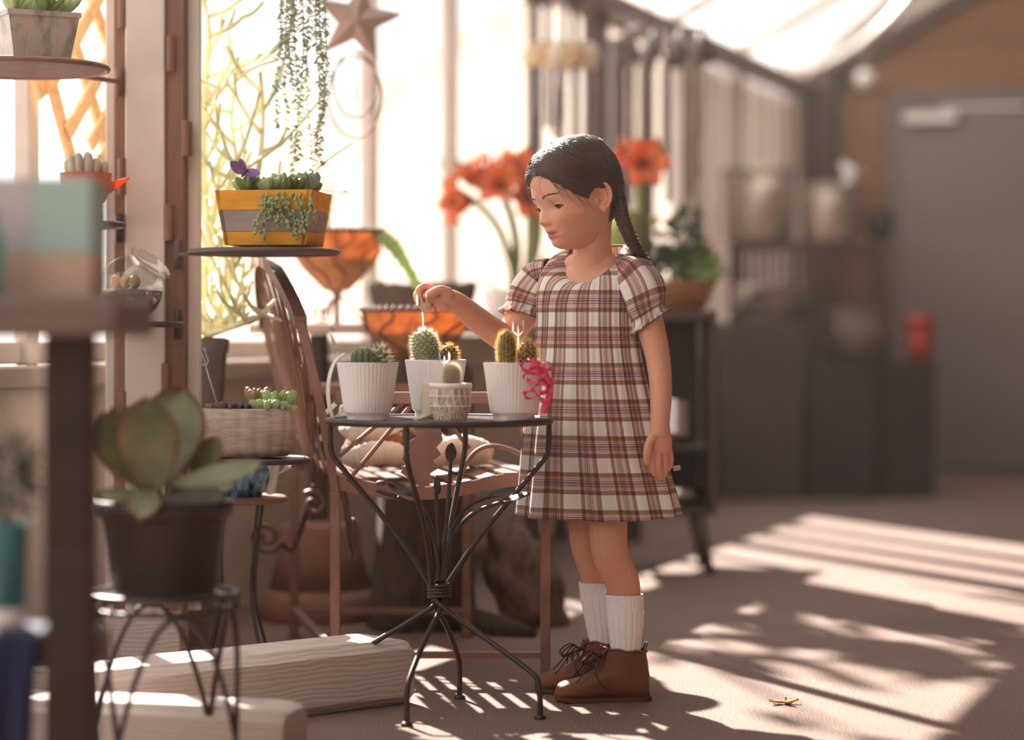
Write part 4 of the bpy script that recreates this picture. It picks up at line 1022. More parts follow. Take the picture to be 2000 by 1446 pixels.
paddle_leaf(j(296, 960, -0.04), j(272, 1008, -0.10), 0.05, (0, -0.8, 0.7), -0.2)
paddle_leaf(j(280, 965, -0.02), j(190, 980, -0.05), 0.038, (0.1, -0.7, 0.9), 0.15)
paddle_leaf(j(330, 965, 0.0), j(440, 985, 0.0), 0.05, (0, -0.6, 0.9), 0.15)
paddle_leaf(j(350, 955, 0.05), j(460, 955, 0.09), 0.05, (0, -0.6, 0.9), 0.15)

# ------------------------------------------------------------------ top-left shelf plants, terrarium, lattice
Yl = 4.72
c = P(66, 108, Yl); c.z = P(0, 133, Yl).z + 0.006
sp = thing('square_planter', c, 'square speckled ceramic planter with succulents on the topmost left shelf', 'planter')
def speck():
    k = NT('speckled_glaze'); f = k.noise(k.coord('Object', (1, 1, 0.5)), 26, 4); cc = k.ramp(f, [(0.35, C(120, 108, 100)), (0.55, C(178, 168, 160)), (0.72, C(190, 150, 120))])
    k.link(cc, k.b.inputs['Base Color']); k.b.inputs['Roughness'].default_value = 0.3; return k.m
m_ = speck(); R = rot('Z', 28)
def taper_box(c, z0, z1, a0, a1, R): return [Vector(c) + R @ Vector((sx * a, sy * a, z)) for z, a in ((z0, a0), (z1, a1)) for sx, sy in ((-1, -1), (1, -1), (1, 1), (-1, 1))]
MB().add(taper_box(c, 0, 0.088, 0.055, 0.070, R), BF).build('pot', m_, sp, smooth=False); MB().add(taper_box(c, 0.088, 0.098, 0.073, 0.073, R), BF).build('rim', m_, sp, smooth=False)
for dx, dy, m2, r in ((-0.03, -0.03, M_PALEG, 0.05), (0.03, -0.02, M_GREEN, 0.045), (0.05, 0.02, M_PALEG, 0.05), (0, 0.03, M_PALEG, 0.05), (-0.04, 0.03, M_GREEN, 0.05)):
    mb = MB(); rosette(mb, c + Vector((dx, dy, 0.10)), r, 14, 0.7, 0.35); mb.build('succulent', m2, sp)
# spouted orange bowl with thumb cactus on a dark pot
Yo = 4.85; c = P(168, 440, Yo); c.z += 0.006
ob = thing('spouted_bowl', c, 'orange spouted glass bowl with clustered white thumb cactus', 'potted plant')
MB().lathe([(0, 0), (0.030, 0), (0.032, 0.006), (0.030, 0.038), (0, 0.038)], 28, c).build('base', M_BLACKP, ob)
M_ORG = mat('orange_glass', C(236, 120, 62), 0.3, trans=0.5, var=0.1)
MB().lathe([(0.02, 0.036), (0.036, 0.040), (0.050, 0.070), (0.052, 0.098), (0.049, 0.098), (0.046, 0.072), (0.03, 0.05), (0, 0.05)], 40, c).build('bowl', M_ORG, ob)
g = []
for i, t in enumerate(np.linspace(0, 1, 7)):
    g.append([c + Vector((0.046 + 0.040 * t, 0.020 * (1 - 0.85 * t) * math.cos(a), 0.078 + 0.012 * t + 0.022 * (1 - 0.8 * t) * math.sin(a))) for a in np.linspace(PI, 2 * PI, 9)])
MB().grid(g, 0.002).build('spout', M_ORG, ob)
MB().lathe([(0.046, 0.080), (0.046, 0.088), (0, 0.09)], 24, c).build('soil', M_SOIL, ob)
M_THUMB = mat('white_cactus_skin', C(226, 218, 202), 0.9, sheen=0.5, trans=0.2)
for i, (dx, dy, h) in enumerate([(-0.03, -0.005, 0.038), (-0.02, -0.02, 0.045), (-0.008, -0.022, 0.05), (0.008, -0.02, 0.05), (0.02, -0.012, 0.042), (0.032, 0.0, 0.036), (0.0, 0.012, 0.055), (-0.018, 0.014, 0.05), (0.018, 0.015, 0.05)]):
    cactus(ob, c + Vector((dx, dy, 0.088)), h, 0.009, (dx * 6, dy * 4, 1), rows=12, around=10, per=4, slen=0.004, skin=M_THUMB, thick=0.0003)
# tipped glass terrarium
Yt = 4.85; c = P(268, 634, Yt) + Vector((0, 0, 0.010)); r = 0.066
tg = thing('glass_terrarium', c, 'tipped round glass terrarium half full of soil on the dark swing shelf', 'terrarium')
R = frame_z(Vector((0.62, -0.25, 0.75))); cc = c + Vector((-0.012, 0, r * 0.96)); prof = []
for a in np.linspace(-90, 52, 20): prof.append((r * math.cos(math.radians(a)) if a > -89 else 0.0, r * math.sin(math.radians(a))))
prof += [(r * 0.64, r * 0.90), (r * 0.72, r * 1.02), (r * 0.70, r * 1.03), (r * 0.60, r * 0.9)]
MB().lathe(prof, 48, cc, R).build('glass_bowl', clear_mat('terrarium_glass', refl=0.12, rough=0.03), tg)
def strata():
    k = NT('soil_layers'); s_ = k.new('ShaderNodeSeparateXYZ'); tc = k.new('ShaderNodeTexCoord'); k.link(tc.outputs['Object'], s_.inputs[0])
    z = k.math('ADD', s_.outputs['Z'], k.math('MULTIPLY', k.noise(k.coord('Object'), 40, 3), 0.02)); z0 = c.z
    f = k.math('DIVIDE', k.math('SUBTRACT', z, z0), 0.07); cc_ = k.ramp(f, [(0.1, C(96, 70, 56)), (0.5, C(70, 48, 40)), (0.75, C(84, 62, 52)), (0.95, C(110, 104, 92))])
    k.link(cc_, k.b.inputs['Base Color']); k.b.inputs['Roughness'].default_value = 0.9; k.bump(k.noise(k.coord('Object'), 140, 3), 0.8, 0.004); return k.m
MB().lathe([(0, -r * 0.95)] + [(r * 0.95 * math.cos(a), r * 0.95 * math.sin(a)) for a in np.linspace(-1.4, -0.1, 10)] + [(0, -r * 0.02)], 36, cc, None, lambda a, i: 1 + (0.02 * math.sin(5 * a))).build('soil', strata(), tg)
for k in range(3): MB().ell(cc + Vector((-0.03 + 0.02 * k, -0.01 * k, 0.012)), (0.012, 0.01, 0.014), None, 10, 8, lambda d: 1 + 0.2 * nz(d.x * 3, d.y * 3, d.z * 3 + k)).build('stone', mat('terrarium_stone_%d' % k, C(190 - 20 * k, 130, 84), 0.7), tg)
# cedar lattice in the window
la = thing('lattice_trellis', WP(sY(5.3), 0.08, 0.64), 'pale cedar diagonal lattice trellis standing against the left window', 'trellis')
def lat(px0, py0, px1, py1, d, w=0.034):
    def hit(px, py):
        k = (px - 1000) / FPX; Y = 2.852 / (0.351 - k); p = Vector((k * Y, Y, CAM_H + (HOR - py) / FPX * Y)); return p + WN * d
    MB().bar(hit(px0, py0), hit(px1, py1), w, 0.012, WN, 0.0015).build('lath', M_WOOD, la, smooth=False)
for a in ((60, 100, 128, 360), (110, 50, 185, 290), (140, -40, 230, 200), (20, 60, 60, 190), (185, -60, 235, 90)): lat(*a, 0.03)
for a in ((60, 170, 190, -60), (98, 258, 225, 30), (140, 285, 240, 120), (150, 330, 240, 200), (20, 120, 110, -60)): lat(*a, 0.045)

# ------------------------------------------------------------------ foreground shelf at the left edge
fs = thing('wooden_shelf', (-0.62, 2.95, 0), 'dark wooden shelf unit close to the camera at the left edge', 'shelf')
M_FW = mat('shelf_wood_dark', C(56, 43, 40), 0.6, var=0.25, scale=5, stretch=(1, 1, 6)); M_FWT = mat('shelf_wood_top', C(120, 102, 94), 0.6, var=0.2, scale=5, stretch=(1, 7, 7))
xr = P(232, 0, 2.82).x
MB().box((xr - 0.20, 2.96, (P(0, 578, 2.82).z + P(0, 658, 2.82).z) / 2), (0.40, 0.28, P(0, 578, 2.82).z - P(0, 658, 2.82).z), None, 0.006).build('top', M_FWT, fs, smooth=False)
px0, px1 = P(90, 0, 2.87).x, P(180, 0, 2.87).x; zt2 = P(0, 658, 2.82).z
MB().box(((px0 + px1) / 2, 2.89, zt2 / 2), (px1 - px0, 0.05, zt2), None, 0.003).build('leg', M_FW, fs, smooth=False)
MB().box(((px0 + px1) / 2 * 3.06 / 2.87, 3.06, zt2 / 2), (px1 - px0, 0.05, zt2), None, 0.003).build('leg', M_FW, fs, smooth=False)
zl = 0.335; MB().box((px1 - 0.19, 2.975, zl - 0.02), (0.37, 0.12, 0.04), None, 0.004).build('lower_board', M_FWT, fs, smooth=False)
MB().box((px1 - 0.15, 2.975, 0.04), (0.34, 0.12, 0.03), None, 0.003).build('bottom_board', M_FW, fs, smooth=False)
zb = P(0, 578, 2.82).z
bo = thing('gift_box', P(90, 578, 2.93), 'colour-blocked teal, lilac grey and kraft box on the foreground shelf', 'box')
bo.location.z = zb; ROOT_LOC[bo.name].z = zb
Y2 = 2.93; x0, x1, x2 = P(-90, 0, Y2).x, P(66, 0, Y2).x, P(182, 0, Y2).x; zk = P(0, 497, Y2).z; zc = P(0, 347, Y2).z
M_TEAL = mat('teal_card', C(172, 202, 196), 0.6, var=0.04); M_LILG = mat('lilac_grey_card', C(196, 192, 196), 0.6, var=0.03); M_KR = mat('kraft_card', C(206, 178, 158), 0.7, var=0.05)
MB().box(((x0 + x2) / 2, Y2 + 0.05, (zb + zk) / 2), (x2 - x0, 0.12, zk - zb), None, 0.002).build('kraft_base', M_KR, bo, smooth=False)
MB().box(((x0 + x1) / 2, Y2 + 0.05, (zk + zc) / 2), (x1 - x0, 0.12, zc - zk), None, 0.002).build('grey_panel', M_LILG, bo, smooth=False)
MB().box(((x1 + x2) / 2, Y2 + 0.05, (zk + zc) / 2), (x2 - x1, 0.12, zc - zk), None, 0.002).build('teal_panel', M_TEAL, bo, smooth=False)
c = Vector((P(-34, 0, 2.84).x, 2.87, zb)); jr = thing('aqua_jar', c, 'aqua glass jar cut off by the left picture edge', 'jar')
MB().lathe([(0, 0), (0.017, 0), (0.019, 0.01), (0.018, 0.07), (0.010, 0.085), (0.010, 0.09), (0, 0.09)], 24, c).build('jar_body', mat('aqua_glass', C(130, 206, 204), 0.2, trans=0.3), jr)
MB().lathe([(0.0, 0.09), (0.0115, 0.09), (0.0115, 0.105), (0.0, 0.106)], 20, c).build('lid', M_ALU, jr)
c = Vector((P(8, 0, 2.95).x, 2.965, zl + 0.001)); cu = thing('teal_cup_plant', c, 'teal and white cup with a dark feathery plant on the lower foreground shelf', 'potted plant')
hc = P(0, 1022, 2.95).z - zl; cr = P(50, 0, 2.95).x - c.x
MB().lathe([(0, 0), (cr * 0.86, 0), (cr * 0.9, hc * 0.2)], 36, c).build('cup_foot', M_POTW, cu)
MB().lathe([(cr * 0.9, hc * 0.2), (cr, hc * 0.95), (cr, hc), (cr * 0.93, hc), (cr * 0.9, hc * 0.8), (0, hc * 0.8)], 36, c).build('cup', mat('teal_glaze', C(72, 128, 136), 0.3), cu)
fl = MB(); random.seed(3)
for i in range(420):
    d = Vector((random.gauss(0, 1), random.gauss(0, 1), random.gauss(0, 1))).normalized(); rr = random.uniform(0.3, 1)
    p = c + Vector((d.x * 0.042 * rr, d.y * 0.042 * rr, hc + 0.055 + d.z * 0.055 * rr)); fl.grid(xform(leaf_sheet(0.012, 0.004, 0.2, 0.1, 4, 3), p, frame_z(d) @ rot('Y', -90)), 0.0004)
stuff(fl.build('foliage', mat('dark_foliage', C(66, 70, 58), 0.7, var=0.3), cu)); MB().tube([c + Vector((0, 0, hc * 0.7)), c + Vector((0, 0, hc + 0.06))], 0.003, 6).build('stem', M_DGREEN, cu)
g = []
for i, t in enumerate(np.linspace(0, 1, 18)):
    row = []
    for k, q in enumerate(np.linspace(0, 1, 16)):
        x = P(-30 + 108 * q, 0, 2.88).x - 0.03 * t * (q - 0.2); z = zl + 0.003 - max(t - 0.15, 0) * 0.33; y = 3.0 - 0.10 * min(t / 0.15, 1) - 0.01 * t - 0.012 * math.sin(q * 9 + t * 2) * t; row.append(Vector((x, y, z)))
    g.append(row)
cl_ = MB().grid(g, 0.003).build('blue_cloth', mat('navy_cloth', C(32, 36, 68), 0.9, var=0.15, sheen=0.3)); tag(cl_, 'navy blue cloth hanging off the lower foreground shelf', 'cloth')

# ------------------------------------------------------------------ behind the bench
c = P(625, 1240, 5.92); c.z = 0
k_ = 5.85 / FPX
tp_ = thing('upturned_pot', c, 'large upturned terracotta pot behind the bench legs', 'pot')
MB().lathe([(0.118 * 1.15, 0.0), (0.135 * 1.08, 0.0), (0.137 * 1.08, 0.004), (0.134 * 1.08, 0.055), (0.128 * 1.05, 0.062), (0.122 * 1.03, 0.075)], 48, c).build('rim_band', M_TERRA, tp_)
MB().lathe([(0.122 * 1.03, 0.07), (0.105, 0.16), (0.098, 0.225), (0.094, 0.232), (0.03, 0.235), (0.0, 0.235)], 48, c).build('pot_body', M_TERRA, tp_)
def bark_mat(name, a, b):
    k = NT(name); f = k.noise(k.coord('Object', (5, 5, 1.2)), 14, 6, 0.7); k.link(k.ramp(f, [(0.3, a), (0.7, b)]), k.b.inputs['Base Color']); k.b.inputs['Roughness'].default_value = 0.9; k.bump(f, 1.0, 0.02); return k.m
M_BARK = bark_mat('dark_bark', C(52, 38, 34), C(110, 84, 70)); M_ROOT = bark_mat('driftwood', C(84, 64, 54), C(166, 136, 116))
c = P(830, 1150, 5.75); c.z = 0; zt3 = P(0, 712, 5.75).z
def knob(a, i): return 1 + 0.16 * nz(math.cos(a) * 1.6, math.sin(a) * 1.6, i * 0.35) + 0.06 * nz(math.cos(a) * 5, math.sin(a) * 5, i * 0.9)
stp = thing('tree_stump', c, 'tall dark bark stump behind the bench holding a coco bowl', 'stump')
MB().lathe([(0.0, 0), (0.130, 0.0), (0.125, 0.05), (0.118, 0.14), (0.115, 0.25), (0.112, 0.36), (0.11, 0.47), (0.108, zt3 - 0.02), (0.10, zt3), (0, zt3)], 56, c, None, knob).build('trunk', M_BARK, stp)
MB().tube([c + Vector((0.10, -0.08, 0.02)), c + Vector((0.18, -0.16, 0.015)), c + Vector((0.26, -0.2, 0.01))], [0.04, 0.03, 0.012], 12).build('root', M_BARK, stp)
mb = MB(); base = P(1020, 1175, 5.78); base.z = 0
mb.ell(base + Vector((0.01, 0.02, 0.10)), (0.085, 0.08, 0.15), rot('Y', -28), 34, 24, lambda d: 1 + 0.28 * nz(d.x * 2, d.y * 2, d.z * 2) + 0.10 * nz(d.x * 6, d.y * 6, d.z * 6))
mb.v = [Vector((v.x, v.y, max(v.z, 0.0))) for v in mb.v]
tag(mb.build('driftwood_chunk', M_ROOT), 'pale knotted driftwood chunk on the floor to the right of the dark stump', 'driftwood')

def coco():
    k = NT('coco_liner'); f = k.noise(k.coord('Object', (1, 1, 1)), 22, 5, 0.7); cc_ = k.ramp(f, [(0.3, C(176, 112, 64)), (0.7, C(228, 168, 112))]); k.link(cc_, k.b.inputs['Base Color']); k.b.inputs['Roughness'].default_value = 0.9
    tr = k.new('ShaderNodeBsdfTranslucent'); k.link(cc_, tr.inputs['Color']); mx = k.new('ShaderNodeMixShader'); mx.inputs[0].default_value = 0.48
    k.link(k.b.outputs[0], mx.inputs[1]); k.link(tr.outputs[0], mx.inputs[2]); k.link(mx.outputs[0], k.out.inputs['Surface']); return k.m
M_COCO = coco()
def coco_bowl(c, r, h, label, feet=True):
    o = thing('coco_bowl', c, label, 'planter', 'wire bowls lined with coco fibre'); c = Vector(c); z0 = 0.085 if feet else 0.01; pr = []
    for t in np.linspace(0, 1, 10): pr.append((r * (0.22 + 0.78 * math.sin(t * PI / 2) ** 0.85), z0 + h * t))
    inner = [(a * 0.95, b) for a, b in pr[::-1]]
    MB().lathe([(0, z0)] + pr + inner + [(0, z0 + 0.01)], 40, c).build('liner', M_COCO, o)
    MB().lathe([(r * 0.8, z0 + h * 0.55), (0, z0 + h * 0.58)], 28, c).build('soil', M_SOIL, o)
    rm = ring(MB(), c + Vector((0, 0, z0 + h)), r * 1.02, 0.005, 48).build('rim', M_RUSTD, o)
    bd = MB()
    for k in range(46): bd.ell(c + Vector((r * 1.02 * math.cos(2 * PI * k / 46), r * 1.02 * math.sin(2 * PI * k / 46), z0 + h + 0.004)), 0.006, None, 6, 5)
    stuff(bd.build('rim_beads', M_RUSTD, rm))
    for k in range(8):
        a = 2 * PI * k / 8 + 0.2; MB().tube([c + Vector((q * 1.02 * math.cos(a + 0.25 * math.sin(i)), q * 1.02 * math.sin(a + 0.25 * math.sin(i)), z)) for i, (q, z) in enumerate(pr)], 0.0035, 6).build('wire_rib', M_RUSTD, o)
    if feet:
        MB().lathe([(0.008, 0.07), (0.016, 0.078), (0.022, z0 + 0.004)], 14, c).build('stem', M_RUSTD, o)
        MB().tube([c + Vector((0, 0, 0.0)), c + Vector((0, 0, z0))], 0.008, 8).build('stem', M_RUSTD, o)
        for k in range(3):
            a = k * 2.094 + 0.2; d = Vector((math.cos(a), math.sin(a), 0)); pts = [c + Vector((0, 0, 0.07)), c + d * 0.03 + Vector((0, 0, 0.055)), c + d * 0.05 + Vector((0, 0, 0.02)), c + d * 0.075 + Vector((0, 0, 0.006)), c + d * 0.098 + Vector((0, 0, 0.022)), c + d * 0.09 + Vector((0, 0, 0.04)), c + d * 0.078 + Vector((0, 0, 0.032))]
            MB().tube(smooth_path(pts, 5), 0.004, 6).build('scroll_foot', M_RUSTD, o)
    return o
# potting table along the glass
zt4 = 0.722; pt = thing('potting_table', WP(sY(6.75), 0.28, 0), 'grey wooden potting table along the glass wall behind the bench', 'table')
for k in range(3): wbox(MB(), sY(6.02), sY(8.3), 0.09 + 0.115 * k, 0.198 + 0.115 * k, zt4 - 0.025, zt4, 0.002).build('plank', M_SILL, pt, smooth=False)
for s_ in (6.3, 7.2, 8.2):
    for d in (0.12, 0.38): wbox(MB(), sY(s_), sY(s_) + 0.045, d, d + 0.04, 0, zt4 - 0.026, 0.002).build('leg', M_DARKWOOD, pt, smooth=False)
wbox(MB(), sY(6.08), sY(8.25), 0.39, 0.41, zt4 - 0.09, zt4 - 0.03, 0.002).build('apron', M_SILL, pt, smooth=False)
def on_table(px, d):
    """point on the potting table seen at px, d metres in from the glass"""
    k = (px - 1000) / FPX; # X = kY ; line X = .351 Y - 2.852 + d/0.944
    Y = (2.852 - d / 0.944) / (0.351 - k); return Vector((k * Y, Y, zt4))
cbw = on_table(658, 0.25)
ub = coco_bowl(cbw, 0.118, 0.148, 'upper coco-lined wire bowl with scrolled feet and an arching wavy cactus stem')
c2b = P(812, 712, 5.70); c2b.z = zt3; c2b.x += 0.0
co2 = coco_bowl(c2b + Vector((0.0, -0.02, 0)), 0.128, 0.118, 'lower coco-lined wire bowl behind the cactus pots', False)
# fishbone cactus arching out of the upper bowl
fb = ub
def wavy(pts, w, m_=M_BRG):
    pts = smooth_path(pts, 9); g = []
    for i, p in enumerate(pts):
        t = i / (len(pts) - 1); ww = w * (0.5 + 0.5 * math.sin(PI * min(t + 0.15, 1))) * (0.62 + 0.38 * abs(math.sin(i * 0.75))); g.append([p + Vector((-ww * 0.7, -0.2 * ww, -ww * 0.45)), p + Vector((0, -0.005, 0)), p + Vector((ww * 0.7, 0.2 * ww, ww * 0.45))])
    MB().grid(g, 0.003).build('cactus_stem', m_, fb)
wy = lambda px, py, dy=0: P(px, py, cbw.y - 0.05 + dy)
wavy([wy(660, 480), wy(690, 462), wy(730, 458), wy(765, 478), wy(790, 515), wy(818, 562)], 0.030)
wavy([wy(655, 480), wy(640, 440), wy(645, 400), wy(650, 352)], 0.014); wavy([wy(650, 480), wy(630, 470), wy(610, 480), wy(600, 500)], 0.016, M_DGREEN)
# bark trough
cb1 = on_table(825, 0.20); tr1 = thing('bark_trough', cb1, 'rough brown bark trough planter on the potting table', 'planter'); mb = MB(); prof = []
L = 0.155; g = []
for i in range(9):
    t = i / 8; row = []
    for k in range(48):
        a = 2 * PI * k / 48; rx = L * (0.86 + 0.14 * t) * (abs(math.cos(a)) ** 0.6 * (1 if math.cos(a) > 0 else -1)); ry = 0.085 * (0.86 + 0.14 * t) * (abs(math.sin(a)) ** 0.6 * (1 if math.sin(a) > 0 else -1)); q = 1 + 0.09 * nz(math.cos(a) * 3, math.sin(a) * 3, t * 2)
        row.append(cb1 + Vector((rx * q, ry * q, 0.112 * t + 0.004 + (0.02 * nz(math.cos(a) * 4, math.sin(a) * 4, 7) if i == 8 else 0))))
    g.append(row)
mb.grid(g, 0.014, wrap=True); mb.build('trough', M_BARK, tr1); MB().box(cb1 + Vector((0, 0, 0.045)), (0.24, 0.11, 0.07)).build('soil', M_SOIL, tr1, smooth=False)

# amaryllis
M_PET = mat('amaryllis_petal', C(255, 152, 96), 0.5, trans=0.5, var=0.12, scale=30); M_STEMG = mat('amaryllis_stem', C(130, 140, 88), 0.5, var=0.15)
M_FLC = mat('flower_throat', C(120, 40, 24), 0.6)
def flower(parent, c, d, r):
    R = frame_z(Vector(d)); 
    for k in range(6):
        a = 60 * k; ww = r * (0.72 if k % 2 else 0.85); g = []
        for i in range(8):
            t = i / 7; row = []; rad = r * (0.08 + 0.95 * t ** 1.25); zz = r * (0.95 * math.sin(t * PI * 0.55)); wv = ww * math.sin(PI * min(0.10 + t * 0.86, 1)) ** 0.8
            for q in np.linspace(-1, 1, 5): row.append(Vector(c) + R @ (rot('Z', a) @ Vector((rad, q * wv / 2, zz - 0.10 * r * q * q + 0.012 * math.sin(7 * t + q * 3) * (k % 2)))))
            g.append(row)
        MB().grid(g, 0.0012).build('petal', M_PET, parent)
    mb = MB()
    for k in range(6):
        a = k * 1.047 + 0.4; mb.tube([Vector(c) + R @ Vector((0.1 * r * math.cos(a), 0.1 * r * math.sin(a), 0)), Vector(c) + R @ Vector((0.2 * r * math.cos(a), 0.2 * r * math.sin(a), r * 1.1))], 0.0016, 5)
    stuff(mb.build('stamens', M_FLC, parent)); MB().lathe([(0.0, -r * 0.35), (r * 0.10, -r * 0.3), (r * 0.14, 0.02 * r), (r * 0.10, 0.2 * r), (0, 0.2 * r)], 12, c, R).build('flower_base', M_FLC, parent)
ca = on_table(1000, 0.32); ya = ca.y
am = thing('amaryllis', ca, 'white potted amaryllis with three orange red trumpet flowers on leaning stems', 'potted plant')
MB().lathe([(0, 0), (0.07, 0), (0.074, 0.006), (0.092, 0.10), (0.094, 0.108), (0.088, 0.108), (0.085, 0.09), (0, 0.09)], 40, ca).build('pot', M_POTW, am); soil(am, ca, 0.086, 0.095)
aq = lambda px, py, dy=0: P(px, py, ya + dy)
for l, r in (([(1010, 580), (1000, 520), (975, 450), (945, 410), (925, 395)], 0.013), ([(1000, 580), (1010, 500), (1000, 430), (985, 390)], 0.015), ([(1025, 580), (1035, 480), (1035, 400), (1030, 370)], 0.014), ([(1020, 580), (1045, 480), (1050, 420)], 0.02)):
    MB().tube(smooth_path([aq(*p) for p in l], 5), [r, r * 0.8], 10).build('stem', M_STEMG, am)
for px, py, d, r in ((918, 392, (-0.9, -0.5, -0.1), 0.105), (932, 360, (-0.5, -0.3, 0.9), 0.095), (985, 375, (-0.35, -0.9, 0.5), 0.105), (1010, 350, (0.1, -0.6, 0.9), 0.10), (1025, 390, (0.3, -0.9, 0.1), 0.095)): flower(am, aq(px, py), d, r * 0.72)
for l in ([(1000, 590), (985, 520), (960, 475), (925, 462)], [(1010, 590), (1000, 500), (1010, 440)], [(1030, 590), (1060, 510), (1085, 470)], [(990, 590), (970, 560), (935, 545)]):
    pts = smooth_path([aq(x, y, -0.03) for x, y in l], 6); g = [[p + Vector((0, -0.012, 0.006)) * (1 - 0.8 * i / len(pts)), p + Vector((0.004, 0, -0.003)), p + Vector((0, 0.014, 0.008)) * (1 - 0.8 * i / len(pts))] for i, p in enumerate(pts)]
    MB().grid(g, 0.003).build('strap_leaf', M_GREEN, am)

# plant trough on a dark cabinet behind the girl
Yc = 7.05; ct_ = P(1300, 607, Yc); cz = ct_.z
cab = thing('dark_stand', (ct_.x, Yc, 0), 'dark wooden plant stand on splayed legs behind the girl', 'stand'); M_DK = mat('dark_stand_wood', C(74, 56, 50), 0.55, var=0.2, stretch=(6, 6, 1))
xa, xb = P(1195, 0, Yc).x, P(1398, 0, Yc).x; zm = P(0, 1005, Yc).z
MB().box(((xa + xb) / 2, Yc + 0.12, cz - 0.015), (xb - xa, 0.36, 0.03), None, 0.004).build('top', M_DK, cab, smooth=False)
for x in (xa + 0.015, xb - 0.012): MB().box((x, Yc + 0.12, (cz - 0.03 + zm) / 2), (0.024, 0.32, cz - 0.03 - zm), None, 0.003).build('side_panel', M_DK, cab, smooth=False)
MB().box(((xa + xb) / 2, Yc + 0.27, (cz + zm) / 2), (xb - xa - 0.06, 0.02, cz - zm - 0.04), None, 0.002).build('back_panel', M_DK, cab, smooth=False)
for z_ in (zm, P(0, 872, Yc).z - 0.01): MB().box(((xa + xb) / 2, Yc + 0.11, z_ + 0.01), (xb - xa - 0.05, 0.30, 0.02), None, 0.002).build('shelf_board', M_DK, cab, smooth=False)
for x, sx in ((xa + 0.03, 0.0), (xb - 0.05, 0.03)):
    for y, sy in ((Yc - 0.02, -0.03), (Yc + 0.25, 0.03)): MB().tube([Vector((x, y, zm)), Vector((x + sx, y + sy, 0.002))], [0.018, 0.012], 10).build('leg', M_DK, cab)
M_STEEL = mat('bright_steel', C(210, 204, 200), 0.18, metal=1.0, var=0.04); zz = P(0, 872, Yc).z + 0.011
for k in range(4):
    c = Vector((P(1322, 0, Yc).x, Yc + 0.04, zz + 0.026 * k)); b_ = MB().lathe([(0.0, 0.0), (0.030, 0.0), (0.050, 0.018), (0.060, 0.045), (0.057, 0.045), (0.047, 0.02), (0.028, 0.004), (0, 0.004)], 32, c).build('steel_bowl', M_STEEL)
    tag(b_, ['lowest', 'second lowest', 'second from the top', 'topmost'][k] + ' steel bowl of the stack on the dark stand', 'bowl', 'stacked steel bowls')
zz = zm + 0.0225; c = Vector((P(1330, 0, Yc).x, Yc + 0.05, zz)); tag(MB().lathe([(0, 0), (0.04, 0), (0.062, 0.03), (0.066, 0.05), (0.063, 0.05), (0.05, 0.02), (0, 0.006)], 32, c).build('steel_dish', M_STEEL), 'wide steel dish alone on the lowest board of the dark stand', 'dish')
c = Vector((P(1300, 0, Yc).x, Yc + 0.10, cz)); trg = thing('wooden_trough', c, 'oval brown wooden trough planted with cactus, shrubs and a red amaryllis', 'planter')
M_TRW = mat('trough_wood', C(150, 100, 62), 0.6, var=0.2, scale=5, stretch=(1, 1, 5))
MB().lathe([(0, 0), (0.115, 0), (0.125, 0.008), (0.148, 0.075), (0.15, 0.088), (0.142, 0.088), (0.135, 0.07), (0, 0.07)], 56, c, None, None, 1.0, 0.62).build('trough', M_TRW, trg)
MB().lathe([(0.135, 0.066), (0.135, 0.078), (0, 0.08)], 32, c, None, None, 1, 0.62).build('soil', M_SOIL, trg)
cactus(trg, Vector((P(1224, 0, Yc).x, Yc + 0.08, cz + 0.07)), 0.24, 0.05, rows=16, around=16, per=6, slen=0.012, skin=mat('cactus_skin_bright', C(150, 160, 84), 0.6, trans=0.2))
random.seed(9)
for px, py, r, m2 in ((1330, 470, 0.075, M_DGREEN), (1350, 510, 0.07, M_GREEN), (1310, 520, 0.06, M_DGREEN), (1375, 525, 0.06, M_BRG), (1345, 430, 0.05, M_DGREEN), (1285, 500, 0.05, M_DGREEN)):
    q = P(px, py, Yc + 0.08); mb = MB()
    for i in range(46):
        d = Vector((random.gauss(0, 1), random.gauss(0, 1), random.gauss(0.2, 1))).normalized(); mb.grid(xform(leaf_sheet(r * 0.6, r * 0.24, 0.2, 0.1, 5, 3), q + d * r * 0.5, frame_z(d) @ rot('Y', -90)), 0.0008)
    mb.tube([q, Vector((q.x * 0.97 + c.x * 0.03, c.y, cz + 0.075))], 0.005, 6); stuff(mb.build('shrub', m2, trg))
for px, py in ((1405, 540), (1420, 535)): MB().grid(xform(leaf_sheet(0.10, 0.03, -0.1, 0.1), P(1360, 540, Yc + 0.04), frame_z(Vector((0.9, -0.4, 0.1))) @ rot('Y', -90)), 0.001).build('leaf', M_BRG, trg)
st_ = [Vector((P(1250, 0, Yc).x, Yc + 0.10, cz + 0.07)), P(1252, 470, Yc + 0.10), P(1252, 400, Yc + 0.08), P(1250, 345, Yc + 0.05)]
MB().tube(smooth_path(st_, 5), 0.017, 10).build('stem', M_STEMG, trg); M_PETR = M_PET
flower(trg, P(1252, 322, Yc), (0.15, -1, 0.05), 0.075); flower(trg, P(1238, 318, Yc + 0.08), (-0.9, 0.2, 0.4), 0.06)
MB().lathe([(0, 0), (0.012, 0.01), (0.014, 0.03), (0.0, 0.05)], 12, P(1225, 318, Yc + 0.05)).build('bud', M_FLC, trg)
mb = MB(); rosette(mb, P(1278, 440, Yc), 0.03, 8, 0.9, 0.5); mb.build('yellow_tuft', mat('leaf_yellow', C(204, 190, 70), 0.5, trans=0.4), trg)

